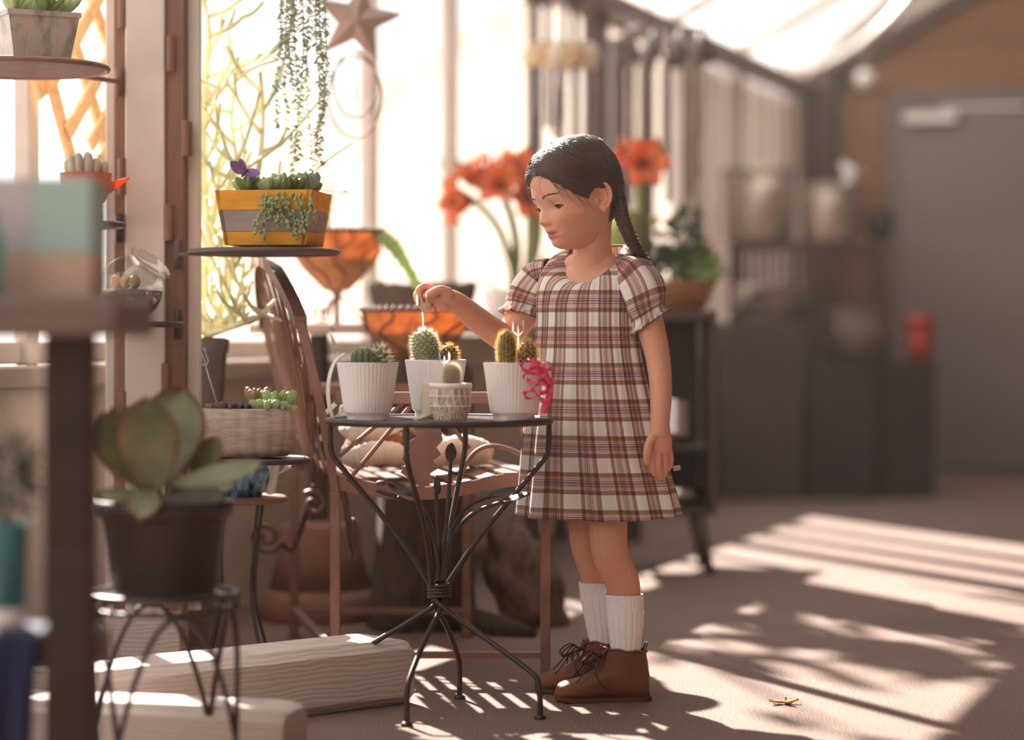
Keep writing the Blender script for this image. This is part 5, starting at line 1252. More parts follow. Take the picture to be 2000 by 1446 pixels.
# ------------------------------------------------------------------ far right: pots, boxes
def lathe_thing(name, c, parts, label, cat, group=None, n=48):
    o = thing(name, c, label, cat, group)
    for nm, prof, m2 in parts: MB().lathe(prof, n, c).build(nm, m2, o)
    return o
M_ZINC = mat('aged_zinc', C(172, 154, 142), 0.35, metal=0.6, var=0.2, scale=4); M_STONEW = mat('grey_stoneware', C(120, 104, 94), 0.6, var=0.2, scale=4); M_DBOX = mat('dark_planter', C(70, 56, 52), 0.6, var=0.1); M_DBOX2 = mat('black_planter', C(46, 37, 35), 0.6, var=0.1)
Yq = 10.1; q = lambda px, py: P(px, py, Yq); zA = q(0, 632).z
def box_planter(px0, px1, py0, label, m2, dep, dy=0.0):
    xa, xb = q(px0, 0).x, q(px1, 0).x; zt_ = q(0, py0).z; yc = Yq + dy + dep / 2; o = thing('box_planter', ((xa + xb) / 2, yc, 0), label, 'planter', 'tall box planters')
    MB().add([Vector(v) for v in [((xa + xb) / 2 + sx * (xb - xa) / 2 * a, yc + sy * dep / 2 * a, z) for z, a in ((0, 0.96), (zt_, 1.0)) for sx, sy in ((-1, -1), (1, -1), (1, 1), (-1, 1))]], BF).build('box', m2, o, smooth=False)
    fr = MB(); w = 0.02
    for sx in (-1, 1): fr.box(((xa + xb) / 2 + sx * ((xb - xa) / 2 - w / 2), yc, zt_ - 0.012), (w, dep + 0.012, 0.03)); fr.box(((xa + xb) / 2, yc + sx * (dep / 2 - w / 2), zt_ - 0.012), (xb - xa + 0.012, w, 0.03))
    fr.build('rim', m2, o, smooth=False); return zt_
zA = box_planter(1402, 1572, 632, 'tall brown box planter under the shiny bucket', M_DBOX, 0.34)
zB = box_planter(1580, 1715, 706, 'black box planter next to the tall brown one', M_DBOX2, 0.38, 0.02)
zC = box_planter(1722, 1838, 712, 'black box planter at the right end of the row', M_DBOX2, 0.30, 0.12)
lathe_thing('zinc_tub', q(1515, 632) + Vector((0, 0.17, 0.006)), [('tub', [(0, 0.0), (0.13, 0), (0.15, 0.01), (0.165, 0.15), (0.17, 0.155), (0.16, 0.155), (0.15, 0.02), (0, 0.015)], M_STEEL)], 'shiny zinc tub standing on the tall brown box planter', 'tub')
lathe_thing('stone_pot', Vector((q(1690, 0).x, Yq + 0.20, zB + 0.004)), [('pot', [(0, 0), (0.07, 0), (0.10, 0.03), (0.128, 0.10), (0.13, 0.16), (0.122, 0.20), (0.112, 0.20), (0.115, 0.15), (0, 0.1)], M_STONEW), ('lip', [(0.112, 0.195), (0.135, 0.198), (0.135, 0.218), (0.108, 0.218)], M_STONEW)], 'round grey stone pot on the black box planters', 'pot')
lathe_thing('red_pot', Vector((q(1818, 0).x, Yq + 0.26, zC + 0.004)), [('pot', [(0, 0), (0.045, 0), (0.06, 0.15), (0, 0.15)], mat('red_glaze', C(180, 58, 44), 0.45)), ('rim', [(0.055, 0.15), (0.067, 0.15), (0.069, 0.20), (0.06, 0.20), (0.05, 0.16)], mat('red_glaze_rim', C(186, 62, 48), 0.45))], 'red glazed pot on the right end of the box planters', 'pot')
# slatted dark table behind them
Yr = 10.56; q2 = lambda px, py: P(px, py, Yr); xa, xb = q2(1428, 0).x, q2(1745, 0).x; zT = q2(0, 470).z
st2 = thing('slatted_table', ((xa + xb) / 2, Yr + 0.15, 0), 'dark slatted wooden table carrying big grey pots by the back corner', 'table')
for k in range(3): MB().box(((xa + xb) / 2, Yr + 0.03 + 0.085 * k, zT - 0.018), (xb - xa, 0.08, 0.036), None, 0.004).build('top_board', M_DARKWOOD, st2, smooth=False)
for x in (xa + 0.04, (xa + xb) / 2, xb - 0.04):
    for y in (Yr + 0.02, Yr + 0.20): MB().box((x, y, (zT - 0.036) / 2), (0.05, 0.05, zT - 0.036), None, 0.003).build('leg', M_DARKWOOD, st2, smooth=False)
MB().box(((xa + xb) / 2, Yr + 0.02, zT - 0.30), (xb - xa - 0.06, 0.03, 0.05)).build('rail', M_DARKWOOD, st2, smooth=False)
for k in range(15): MB().box((xa + 0.09 + k * (xb - xa - 0.18) / 14, Yr + 0.02, zT - 0.165), (0.025, 0.02, 0.25)).build('slat', M_DARKWOOD, st2, smooth=False)
def tubpot(px, rpx, htpx, label, dy=0.11):
    c = Vector((q2(px, 0).x, Yr + dy, zT + 0.001)); r = rpx / FPX * Yr; h = htpx / FPX * Yr
    return lathe_thing('drum_pot', c, [('drum', [(0, 0), (r * 0.9, 0), (r * 0.93, 0.01), (r * 0.97, h * 0.5), (r, h * 0.92)], M_ZINC), ('rim', [(r, h * 0.91), (r * 1.02, h * 0.92), (r * 1.02, h), (r * 0.93, h), (r * 0.9, h * 0.6), (0, h * 0.55)], M_ZINC)], label, 'pot', 'big zinc pots')
tubpot(1487, 72, 142, 'taller of the two big zinc drum pots on the slatted table'); tubpot(1628, 60, 112, 'shorter of the two big zinc drum pots on the slatted table')
lathe_thing('dark_pot', Vector((q2(1724, 0).x, Yr + 0.12, zT)), [('pot', [(0, 0), (0.045, 0), (0.065, 0.06), (0.066, 0.11), (0.055, 0.13), (0.05, 0.11), (0, 0.1)], M_DBOX2), ('rim', [(0.052, 0.125), (0.062, 0.128), (0.062, 0.142), (0.05, 0.142)], M_DBOX2)], 'small dark pot at the right end of the slatted table', 'pot')
c = Vector((q2(1668, 0).x, Yr + 0.15, zT + 0.2515)); 
sg = thing('bird_figure', c, 'small white garden bird figure sitting on the shorter zinc pot', 'figure')
MB().lathe([(0, 0), (0.03, 0), (0.034, 0.008), (0.02, 0.014), (0.012, 0.03), (0, 0.03)], 20, c).build('base', M_POTW, sg); MB().ell(c + Vector((0, 0, 0.058)), (0.034, 0.026, 0.030), rot('Y', 20), 16, 10).build('body', M_POTW, sg); MB().ell(c + Vector((-0.028, 0, 0.088)), 0.017, None, 12, 8).build('head', M_POTW, sg); MB().lathe([(0.006, 0), (0.0, 0.014)], 8, c + Vector((-0.043, 0, 0.088)), rot('Y', -90)).build('beak', M_TERRA, sg); MB().box(c + Vector((0.045, 0, 0.06)), (0.05, 0.02, 0.007), rot('Y', 25), 0.001).build('tail', M_POTW, sg)

# ------------------------------------------------------------------ wind chimes
def chime(px, py, Y, wpx, label, pend, tubes, m_p, m_t, ztop=1.93):
    c = P(px, py, Y); r = wpx / 2 / FPX * Y; o = thing('wind_chime', c, label, 'wind chime'); ring(MB(), c, r, 0.006, 32, 6).build('hoop', M_DARKWOOD, o)
    top = Vector((c.x, c.y, 2.3))
    for k in range(3):
        a = k * 2.1; MB().tube([c + Vector((r * math.cos(a), r * math.sin(a), 0)), c + Vector((0, 0, 0.28)), Vector((c.x, c.y, max(c.z + 0.4, ztop)))], 0.0022, 5).build('cord', M_DARKWOOD, o)
    for k in range(pend[0]):
        a = 2 * PI * k / pend[0]; b = c + Vector((r * math.cos(a), r * math.sin(a), -pend[1]))
        if pend[2] == 'shell':
            MB().ell(b, (0.034, 0.02, 0.038), rot('Z', math.degrees(a) + 90), 12, 8, lambda d: 1 + 0.10 * abs(math.sin(6 * math.atan2(d.x, d.z)))).build('shell', m_p[k % len(m_p)], o)
        else: MB().lathe([(0, 0.05), (0.012, 0.045), (0.022, -0.02), (0.024, -0.05), (0.020, -0.05), (0, 0.03)], 12, b).build('bell', m_p[k % len(m_p)], o)
    for k in range(tubes[0]):
        a = 2 * PI * (k + 0.5) / tubes[0]; x = c + Vector((r * 0.85 * math.cos(a), r * 0.85 * math.sin(a), -pend[1] * 0.5)); L = tubes[1] * (0.75 + 0.25 * math.sin(k * 1.9))
        MB().tube([x, x - Vector((0, 0, pend[1] + 0.03)), x - Vector((0, 0, pend[1] + L))], [0.002, 0.011, 0.011] if True else 0.01, 8).build('tube', m_t[k % len(m_t)], o)
    return o
M_SHELL = [mat('shell_cream', C(246, 232, 212), 0.5, trans=0.5), mat('shell_tan', C(232, 204, 170), 0.5, trans=0.5)]
M_TUBES = [mat('chime_silver', C(190, 186, 190), 0.3, metal=0.7), mat('chime_dark', C(70, 58, 56), 0.4, metal=0.5), mat('chime_grey', C(140, 134, 138), 0.3, metal=0.7)]
chime(1095, 92, 7.6, 130, 'shell wind chime with cream shells and long silver tubes', (11, 0.03, 'shell'), (9, 0.40), M_SHELL, M_TUBES)
chime(1300, 62, 8.3, 165, 'dark bell wind chime with long brown tubes near the gutter', (10, 0.06, 'bell'), (10, 0.55), [M_TUBES[1]], [mat('bamboo_brown', C(120, 98, 86), 0.6), M_TUBES[1], mat('bamboo_tan', C(170, 148, 132), 0.6)])
chime(1085, -35, 7.9, 95, 'plain tube wind chime hanging highest beside the shell one', (6, 0.02, 'bell'), (8, 0.62), [M_TUBES[1]], M_TUBES)
lathe_thing('round_lamp', P(1690, 155, 11.9), [('globe', [(0, -0.05), (0.03, -0.04), (0.05, 0), (0.04, 0.03), (0.018, 0.05), (0, 0.05)], mat('lamp_globe', C(236, 228, 220), 0.25)), ('cap', [(0.0, 0.05), (0.024, 0.045), (0.024, 0.065), (0.004, 0.075), (0.004, 0.55), (0, 0.55)], M_DARKWOOD)], 'small round white lamp globe hanging before the brown planks', 'lamp')

# dry leaf on the floor
c = P(1530, 1376, 1); Yf = CAM_H * FPX / (1376 - HOR); c = P(1530, 1376, Yf); c.z = 0.002
dl = thing('dry_leaf', c, 'small crumpled dry leaf lying on the sunlit concrete', 'leaf'); M_DRY = mat('dry_leaf', C(200, 160, 110), 0.7, trans=0.2)
for k, a in enumerate((10, 70, 150, 200, 300)): MB().grid(xform(leaf_sheet(0.03, 0.012, 0.15, 0.3, 6, 4), c, rot('Z', a)), 0.0005).build('blade', M_DRY, dl)

# outside: pale neighbouring shed and the tree that dapples the floor
sh = thing('neighbour_shed', (0.0, 20.0, -0.1), 'pale shed with a sloping roof seen through the bright glass', 'building')
M_SHED = mat('pale_sheeting', C(246, 240, 234), 0.8, var=0.02, trans=0.8)
po_ = [P(380, 700, 19), P(1300, 700, 19), P(1300, -140, 19), P(380, 440, 19)]; mb = MB(); off = Vector((0, 4.0, 0))
for v in po_[:2]: v.z = -0.12
mb.add(po_ + [v + off for v in po_], [(0, 1, 2, 3), (7, 6, 5, 4), (0, 4, 5, 1), (1, 5, 6, 2), (2, 6, 7, 3), (3, 7, 4, 0)]); mb.build('walls', M_SHED, sh, smooth=False)
MB().bar(po_[3] + Vector((-0.3, 1.9, -0.1)), po_[2] + Vector((0, 1.9, 0.1)), 4.5, 0.15, Vector((0, 0, 1))).build('roof', mat('pale_roof', C(240, 234, 228), 0.6), sh, smooth=False)

def tree(base, label, blobs, seed, nleaf, lsize):
    random.seed(seed); o = thing('garden_tree', base, label, 'tree', 'trees outside the glass'); b = Vector(base); top = blobs[0][0]
    MB().tube([b, b + Vector((0.05, 0, 1.0)), b.lerp(top, 0.6), top], [0.09, 0.07, 0.05, 0.02], 10).build('trunk', M_BARK, o)
    br = MB()
    for c_, r in blobs[1:]: br.tube([b.lerp(top, 0.6), b.lerp(top, 0.7).lerp(c_, 0.5) + Vector((0, 0, 0.1)), c_], [0.03, 0.02, 0.01], 6)
    br.build('branches', M_BARK, o); lv = MB()
    for c_, r in blobs:
        for i in range(int(nleaf * r * r)):
            d = Vector((random.gauss(0, 1), random.gauss(0, 1), random.gauss(0, 1))).normalized() * r * random.uniform(0.2, 1) ** 0.6
            L = lsize * random.uniform(0.6, 1.3); lv.grid(xform(leaf_sheet(L, L * 0.45, 0.2, 0.1, 4, 3), c_ + d, Matrix.Rotation(random.uniform(0, 6.3), 3, 'Z') @ Matrix.Rotation(random.uniform(-1.2, 1.2), 3, 'Y')))
    stuff(lv.build('foliage', M_DGREEN, o)); return o
def sunpt(px, py, t):
    """the point t metres back up the sun ray that lands on floor pixel px,py"""
    Yf = CAM_H * FPX / (py - HOR); f = P(px, py, Yf); return f - SUN_DIR * t
TREES = True

# ------------------------------------------------------------------ the girl
GY = 4.66
girl = thing('person', (P(1180, 0, GY).x, GY, 0), 'girl in a checked dress with a braid, white socks and brown boots, holding a fork', 'person')

def skin_mat():
    k = NT('skin'); at = k.new('ShaderNodeAttribute'); at.attribute_name = 'tint'
    f = k.noise(k.coord('Object'), 60, 4); c = k.mixc(k.math('MULTIPLY', f, 0.10), at.outputs['Color'], C(170, 110, 88))
    b = k.b; k.link(c, b.inputs['Base Color']); b.inputs['Roughness'].default_value = 0.5; b.inputs['Specular IOR Level'].default_value = 0.35
    b.inputs['Subsurface Weight'].default_value = 0.25; b.inputs['Subsurface Radius'].default_value = (0.010, 0.004, 0.002); b.inputs['Subsurface Scale'].default_value = 0.7
    k.bump(k.noise(k.coord('Object'), 900, 2), 0.06, 0.001); return k.m
M_SKIN = skin_mat(); SKIN = C(218, 162, 134)
M_HAIR = None
def hair_mat():
    k = NT('dark_brown_hair'); f = k.noise(k.coord('Object', (60, 60, 60)), 3, 3); c = k.ramp(f, [(0.3, C(44, 26, 20)), (0.7, C(80, 50, 38))])
    k.link(c, k.b.inputs['Base Color']); k.b.inputs['Roughness'].default_value = 0.42; k.b.inputs['Specular IOR Level'].default_value = 0.3; k.b.inputs['Sheen Weight'].default_value = 0.2; return k.m
M_HAIR = hair_mat()

# head frame: F forward, L her left (towards the camera), U up
TH = math.radians(32); PH = math.radians(12); RO = math.radians(4)
F0 = Vector((-math.cos(TH), -math.sin(TH), 0)); L0 = Vector((math.sin(TH), -math.cos(TH), 0)); Z0 = Vector((0, 0, 1))
HF = F0 * math.cos(PH) - Z0 * math.sin(PH); HU = Z0 * math.cos(PH) + F0 * math.sin(PH); HL = L0 * math.cos(RO) + HU * math.sin(RO); HU = HU * math.cos(RO) - L0 * math.sin(RO)
HO = P(1129, 396, 4.65)
def H(f, l, u): return HO + HF * f + HL * l + HU * u
_z = [-0.086, -0.083, -0.0785, -0.0715, -0.062, -0.050, -0.035, -0.020, -0.002, 0.012, 0.030, 0.050, 0.070, 0.090, 0.105, 0.114, 0.119, 0.121]
_f = [0.030, 0.052, 0.066, 0.0745, 0.0785, 0.0815, 0.0825, 0.083, 0.0835, 0.0875, 0.0905, 0.0900, 0.0845, 0.0725, 0.0560, 0.0380, 0.0210, 0.004]
_b = [0.000, -0.004, -0.002, 0.010, 0.028, 0.048, 0.064, 0.075, 0.083, 0.087, 0.088, 0.087, 0.083, 0.073, 0.058, 0.040, 0.022, 0.004]
_w = [0.008, 0.016, 0.0235, 0.0305, 0.0385, 0.0475, 0.0555, 0.0650, 0.0675, 0.0690, 0.0700, 0.0700, 0.0670, 0.0590, 0.0470, 0.0330, 0.0180, 0.003]
_f = [q * 0.955 for q in _f]
def g2(l, z, cl, cz, sl_, sz_): return math.exp(-((l - cl) / sl_) ** 2 - ((z - cz) / sz_) ** 2)
def headpt(al, z, off=0.0, face=True):
    ca, sa = math.cos(al), math.sin(al); f = float(np.interp(z, _z, _f)) if ca > 0 else float(np.interp(z, _z, _b)); w = float(np.interp(z, _z, _w))
    p = 0.92 if z > 0 else min(0.92 - z * 2.2, 1.06); x = math.copysign(abs(ca) ** p, ca) * f; l = math.copysign(abs(sa) ** p, sa) * w
    if face and ca > 0:
        a = abs(l); d = 0.0
        # nose: bridge, tip, wings
        if -0.034 < z < 0.022:
            t = (0.016 - z) / 0.038
            if 0 < t < 1.22: d += (0.0180 * min(t, 1.0) ** 1.8) * math.exp(-(l / (0.0060 + 0.0030 * min(t, 1))) ** 2) * (1 if t <= 1.0 else max(0, 1 - (t - 1.0) / 0.22) ** 0.7)
        d += 0.0060 * g2(a, z, 0.0098, -0.0255, 0.0042, 0.0045)
        d += 0.0042 * g2(l, z, 0, -0.0405, 0.013, 0.0042) + 0.0048 * g2(l, z, 0, -0.0525, 0.0115, 0.0043) - 0.0046 * g2(l, z, 0, -0.0468, 0.015, 0.0017) - 0.0012 * g2(l, z, 0, -0.035, 0.003, 0.004)
        d += 0.0030 * g2(l, z, 0, -0.069, 0.012, 0.007) - 0.0018 * g2(l, z, 0, -0.0590, 0.014, 0.0035)
        d += -0.0075 * g2(a, z, 0.030, 0.004, 0.0125, 0.0085) + 0.0016 * g2(a, z, 0.030, 0.021, 0.016, 0.006)
        d += 0.0036 * g2(a, z, 0.036, -0.024, 0.018, 0.016) - 0.0018 * g2(a, z, 0.020, -0.047, 0.004, 0.004)
        x += d
    r = math.hypot(x, l)
    if off and r > 1e-6:
        up = 0.0 if z < 0.06 else (z - 0.06) / 0.06; x += off * x / r * (1 - 0.6 * up); l += off * l / r * (1 - 0.6 * up); z += off * up
    return x, l, z

raw = MB()
rows = np.concatenate([np.linspace(-0.086, 0.03, 95), np.linspace(0.034, 0.121, 36)]); NC = 176
g = []
for z in rows:
    row = []
    for k in range(NC):
        x, l, zz = headpt(2 * PI * k / NC, float(z)); row.append(H(x - (0.006 if z > 0.1 else 0), l, zz))
    g.append(row)
o0 = len(raw.v); raw.grid(g, wrap=True); raw.f.append(tuple(o0 + k for k in range(NC - 1, -1, -1))); raw.f.append(tuple(o0 + (len(rows) - 1) * NC + k for k in range(NC)))
# ears
def ear(sg):
    ex = (-HF * 0.88 + HL * sg * 0.42).normalized(); ey = (HU * 0.97 - HF * 0.20); ey = (ey - ex * ey.dot(ex)).normalized(); ez = ex.cross(ey) * 1.0
    if ez.dot(HL * sg) < 0: ez = -ez
    c = H(-0.004, sg * 0.0655, 0.000); E = lambda x, y, z=0.0: c + ex * x + ey * y + ez * z; R = Matrix((ex, ey, ez)).transposed()
    raw.ell(E(0.010, 0.001, 0.000), (0.0155, 0.0255, 0.0032), R, 24, 16); raw.ell(E(0.004, 0, -0.006), (0.010, 0.018, 0.008), R, 16, 12)
    hx = smooth_path([E(0.003, 0.006, 0.004), E(-0.003, 0.014, 0.004), E(-0.001, 0.023, 0.0045), E(0.008, 0.0285, 0.005), E(0.018, 0.0245, 0.0055), E(0.0245, 0.013, 0.0058), E(0.0245, 0.000, 0.0055), E(0.0195, -0.012, 0.005), E(0.012, -0.020, 0.004)], 6)
    raw.tube(hx, [0.0022, 0.0028, 0.0032, 0.0034, 0.0032, 0.003, 0.0028], 10)
    ah = smooth_path([E(0.006, 0.018, 0.003), E(0.013, 0.012, 0.004), E(0.0165, 0.002, 0.004), E(0.013, -0.009, 0.0045), E(0.006, -0.014, 0.005)], 6); raw.tube(ah, [0.0014, 0.0025, 0.0027, 0.0025, 0.0028], 10)
    raw.ell(E(0.0065, -0.0215, 0.002), (0.0075, 0.0075, 0.0042), R, 14, 10); raw.ell(E(-0.003, -0.004, 0.005), (0.0035, 0.0055, 0.0035), R, 12, 8)
ear(1); ear(-1)
# neck, torso
def limb(pts, rs, n=20, flat=1.0, sub=7):
    p = smooth_path(pts, sub); raw.tube(p, lerp_list([r for r in rs], len(p)), n, flat=flat)
    raw.ell(p[0], rs[0] * 0.99, None, 16, 10); raw.ell(p[-1], rs[-1] * 0.99, None, 16, 10)
limb([P(1162, 398, 4.672), P(1159, 440, 4.668), P(1157, 480, 4.672), P(1158, 530, 4.685)], [0.037, 0.0355, 0.036, 0.044])
TF = Vector((-math.cos(math.radians(58)), -math.sin(math.radians(58)), 0)); TL = Vector((-TF.y, TF.x, 0)); TRm = Matrix((TL, -TF, Z0)).transposed()
raw.ell(P(1160, 548, 4.685), (0.100, 0.047, 0.038), TRm, 32, 20); raw.ell(P(1157, 520, 4.69), (0.066, 0.040, 0.032), TRm, 28, 18)
raw.ell(P(1155, 600, 4.68), (0.088, 0.054, 0.10), TRm, 32, 20); raw.ell(P(1155, 700, 4.675), (0.082, 0.055, 0.11), TRm, 28, 18); raw.ell(P(1162, 800, 4.67), (0.090, 0.064, 0.09), TRm, 28, 18)
# near arm
A = [P(1232, 552, 4.615), P(1256, 595, 4.602), P(1271, 640, 4.595), P(1285, 700, 4.588), P(1291, 765, 4.575), P(1289, 822, 4.565), P(1289, 845, 4.562)]
limb(A, [0.033, 0.0305, 0.0285, 0.0250, 0.0222, 0.0195, 0.020], flat=0.95)
limb([P(1196, 552, 4.65), P(1232, 552, 4.615)], [0.036, 0.033]); limb([P(1110, 552, 4.72), P(1066, 552, 4.757)], [0.036, 0.033])
def finger(pts, r0, r1):
    p = smooth_path(pts, 6); raw.tube(p, lerp_list([r0, r0 * 0.93, r0 * 0.96, r1], len(p)), 12); raw.ell(p[-1], r1, None, 12, 8); raw.ell(p[0], r0, None, 12, 8)
n_ = lambda px, py, dy=0.0: P(px, py, 4.560 + dy)
raw.ell(n_(1290, 862, 0.0), (0.0225, 0.013, 0.030), rot('Y', -3), 22, 16)
finger([n_(1276, 878, -0.004), n_(1273, 896, -0.010), n_(1274, 913, -0.012), n_(1279, 927, -0.008)], 0.0074, 0.0058)
finger([n_(1287, 884, -0.003), n_(1286, 904, -0.008), n_(1286, 921, -0.008), n_(1289, 934, -0.002)], 0.0076, 0.0060)
finger([n_(1298, 883, 0.002), n_(1300, 902, 0.000), n_(1299, 917, 0.000), n_(1298, 928, 0.006)], 0.0072, 0.0058)
finger([n_(1307, 878, 0.008), n_(1310, 894, 0.008), n_(1309, 906, 0.008), n_(1306, 915, 0.013)], 0.0064, 0.0052)
finger([n_(1278, 850, -0.006), n_(1268, 866, -0.014), n_(1264, 886, -0.018), n_(1263, 904, -0.018)], 0.0088, 0.0062)
# reaching arm
B = [P(1064, 552, 4.757), P(1036, 592, 4.755), P(1010, 632, 4.750), P(990, 660, 4.738), P(965, 648, 4.715), P(930, 622, 4.668), P(896, 594, 4.620), P(878, 586, 4.602)]
limb(B, [0.033, 0.031, 0.0295, 0.0275, 0.0270, 0.0248, 0.0205, 0.021])
h_ = lambda px, py, dy=0.0: P(px, py, 4.590 + dy)
raw.ell(h_(862, 585, 0.0), (0.0275, 0.0125, 0.0225), rot('Y', -12), 24, 16); raw.ell(h_(872, 577, -0.008), (0.016, 0.010, 0.012), rot('Y', -15), 16, 12); raw.ell(h_(862, 600, -0.006), (0.017, 0.009, 0.010), rot('Y', 5), 16, 12)
finger([h_(848, 566, 0.006), h_(831, 560, 0.004), h_(818, 567, -0.004), h_(819, 582, -0.016)], 0.0076, 0.0060)
finger([h_(846, 572, 0.012), h_(828, 566, 0.012), h_(814, 575, 0.004), h_(816, 590, -0.008)], 0.0076, 0.0060)
finger([h_(846, 582, 0.010), h_(829, 580, 0.010), h_(824, 594, -0.002), h_(838, 597, -0.016)], 0.0074, 0.0060)
finger([h_(850, 596, 0.006), h_(836, 596, 0.006), h_(834, 606, -0.004), h_(846, 605, -0.015)], 0.0066, 0.0054)
finger([h_(876, 570, -0.010), h_(860, 566, -0.018), h_(845, 572, -0.022), h_(832, 578, -0.022)], 0.0090, 0.0064)
# legs
NLg = [P(1182, 820, 4.625), P(1187, 960, 4.615), P(1187, 1020, 4.61), P(1192, 1080, 4.602), P(1213, 1130, 4.61), P(1220, 1170, 4.612), P(1222, 1230, 4.607), P(1222, 1275, 4.603), P(1222, 1300, 4.603)]
limb(NLg, [0.050, 0.042, 0.0375, 0.0350, 0.0335, 0.0315, 0.0245, 0.0215, 0.024])
FLg = [P(1148, 820, 4.70), P(1146, 960, 4.70), P(1146, 1020, 4.70), P(1149, 1065, 4.695), P(1163, 1115, 4.705), P(1168, 1160, 4.71), P(1175, 1220, 4.71), P(1179, 1265, 4.71), P(1180, 1290, 4.71)]
limb(FLg, [0.050, 0.041, 0.0365, 0.0345, 0.0325, 0.0305, 0.0235, 0.0210, 0.023])

def remeshed(mb, voxel, iters, name):
    me = bpy.data.meshes.new('raw_' + name); me.from_pydata([tuple(v) for v in mb.v], [], mb.f); ob = bpy.data.objects.new('raw_' + name, me); COL.objects.link(ob)
    r = ob.modifiers.new('r', 'REMESH'); r.mode = 'VOXEL'; r.voxel_size = voxel; r.use_smooth_shade = True
    s = ob.modifiers.new('s', 'SMOOTH'); s.factor = 0.5; s.iterations = iters
    dg = bpy.context.evaluated_depsgraph_get(); out = bpy.data.meshes.new_from_object(ob.evaluated_get(dg)); out.name = name
    bpy.data.objects.remove(ob); bpy.data.meshes.remove(me)
    out.polygons.foreach_set('use_smooth', [True] * len(out.polygons)); return out
body = remeshed(raw, 0.0016, 4, 'body')
def tint(me, head=True):
    n = len(me.vertices); co = np.empty(n * 3); me.vertices.foreach_get('co', co); co = co.reshape(-1, 3)
    col = np.tile(np.array(SKIN), (n, 1)); rel = co - np.array(HO); f = rel @ np.array(HF); l = rel @ np.array(HL); u = rel @ np.array(HU)
    def mix(mask, c): col[:, :3] = col[:, :3] * (1 - mask[:, None]) + np.array(c[:3]) * mask[:, None]
    if head:
        front = (f > 0.055) & (u > -0.1) & (u < 0.1)
        lip = np.exp(-(l / 0.0165) ** 4) * np.exp(-((u + 0.0475) / 0.0088) ** 4) * front; mix(np.clip(lip * 0.85, 0, 1), C(196, 98, 88))
        gap = np.exp(-(l / 0.0145) ** 4) * np.exp(-((u + 0.0470) / 0.0015) ** 2) * front; mix(np.clip(gap * 0.9, 0, 1), C(96, 40, 38))
        for s in (-1, 1):
            ch = np.exp(-((l - s * 0.042) / 0.02) ** 2 - ((u + 0.025) / 0.018) ** 2) * (f > 0.02); mix(np.clip(ch * 0.35, 0, 1), C(214, 132, 108))
            er = np.exp(-((l - s * 0.072) / 0.010) ** 2 - ((f + 0.008) / 0.02) ** 2 - (u / 0.03) ** 2); mix(np.clip(er * 0.4, 0, 1), C(214, 128, 100))
        no = np.exp(-(l / 0.012) ** 2 - ((u + 0.022) / 0.010) ** 2) * front; mix(np.clip(no * 0.25, 0, 1), C(214, 134, 112))
    for q, r in ((h_(845, 585), 0.05), (n_(1288, 900), 0.05)):
        d = np.linalg.norm(co - np.array(q), axis=1); mix(np.clip(np.exp(-(d / r) ** 2) * 0.3, 0, 1), C(214, 126, 104))
    at = me.color_attributes.new('tint', 'FLOAT_COLOR', 'POINT'); at.data.foreach_set('color', col.astype(np.float32).ravel())
tint(body); body.materials.append(M_SKIN); body_o = link(body, 'body', girl)

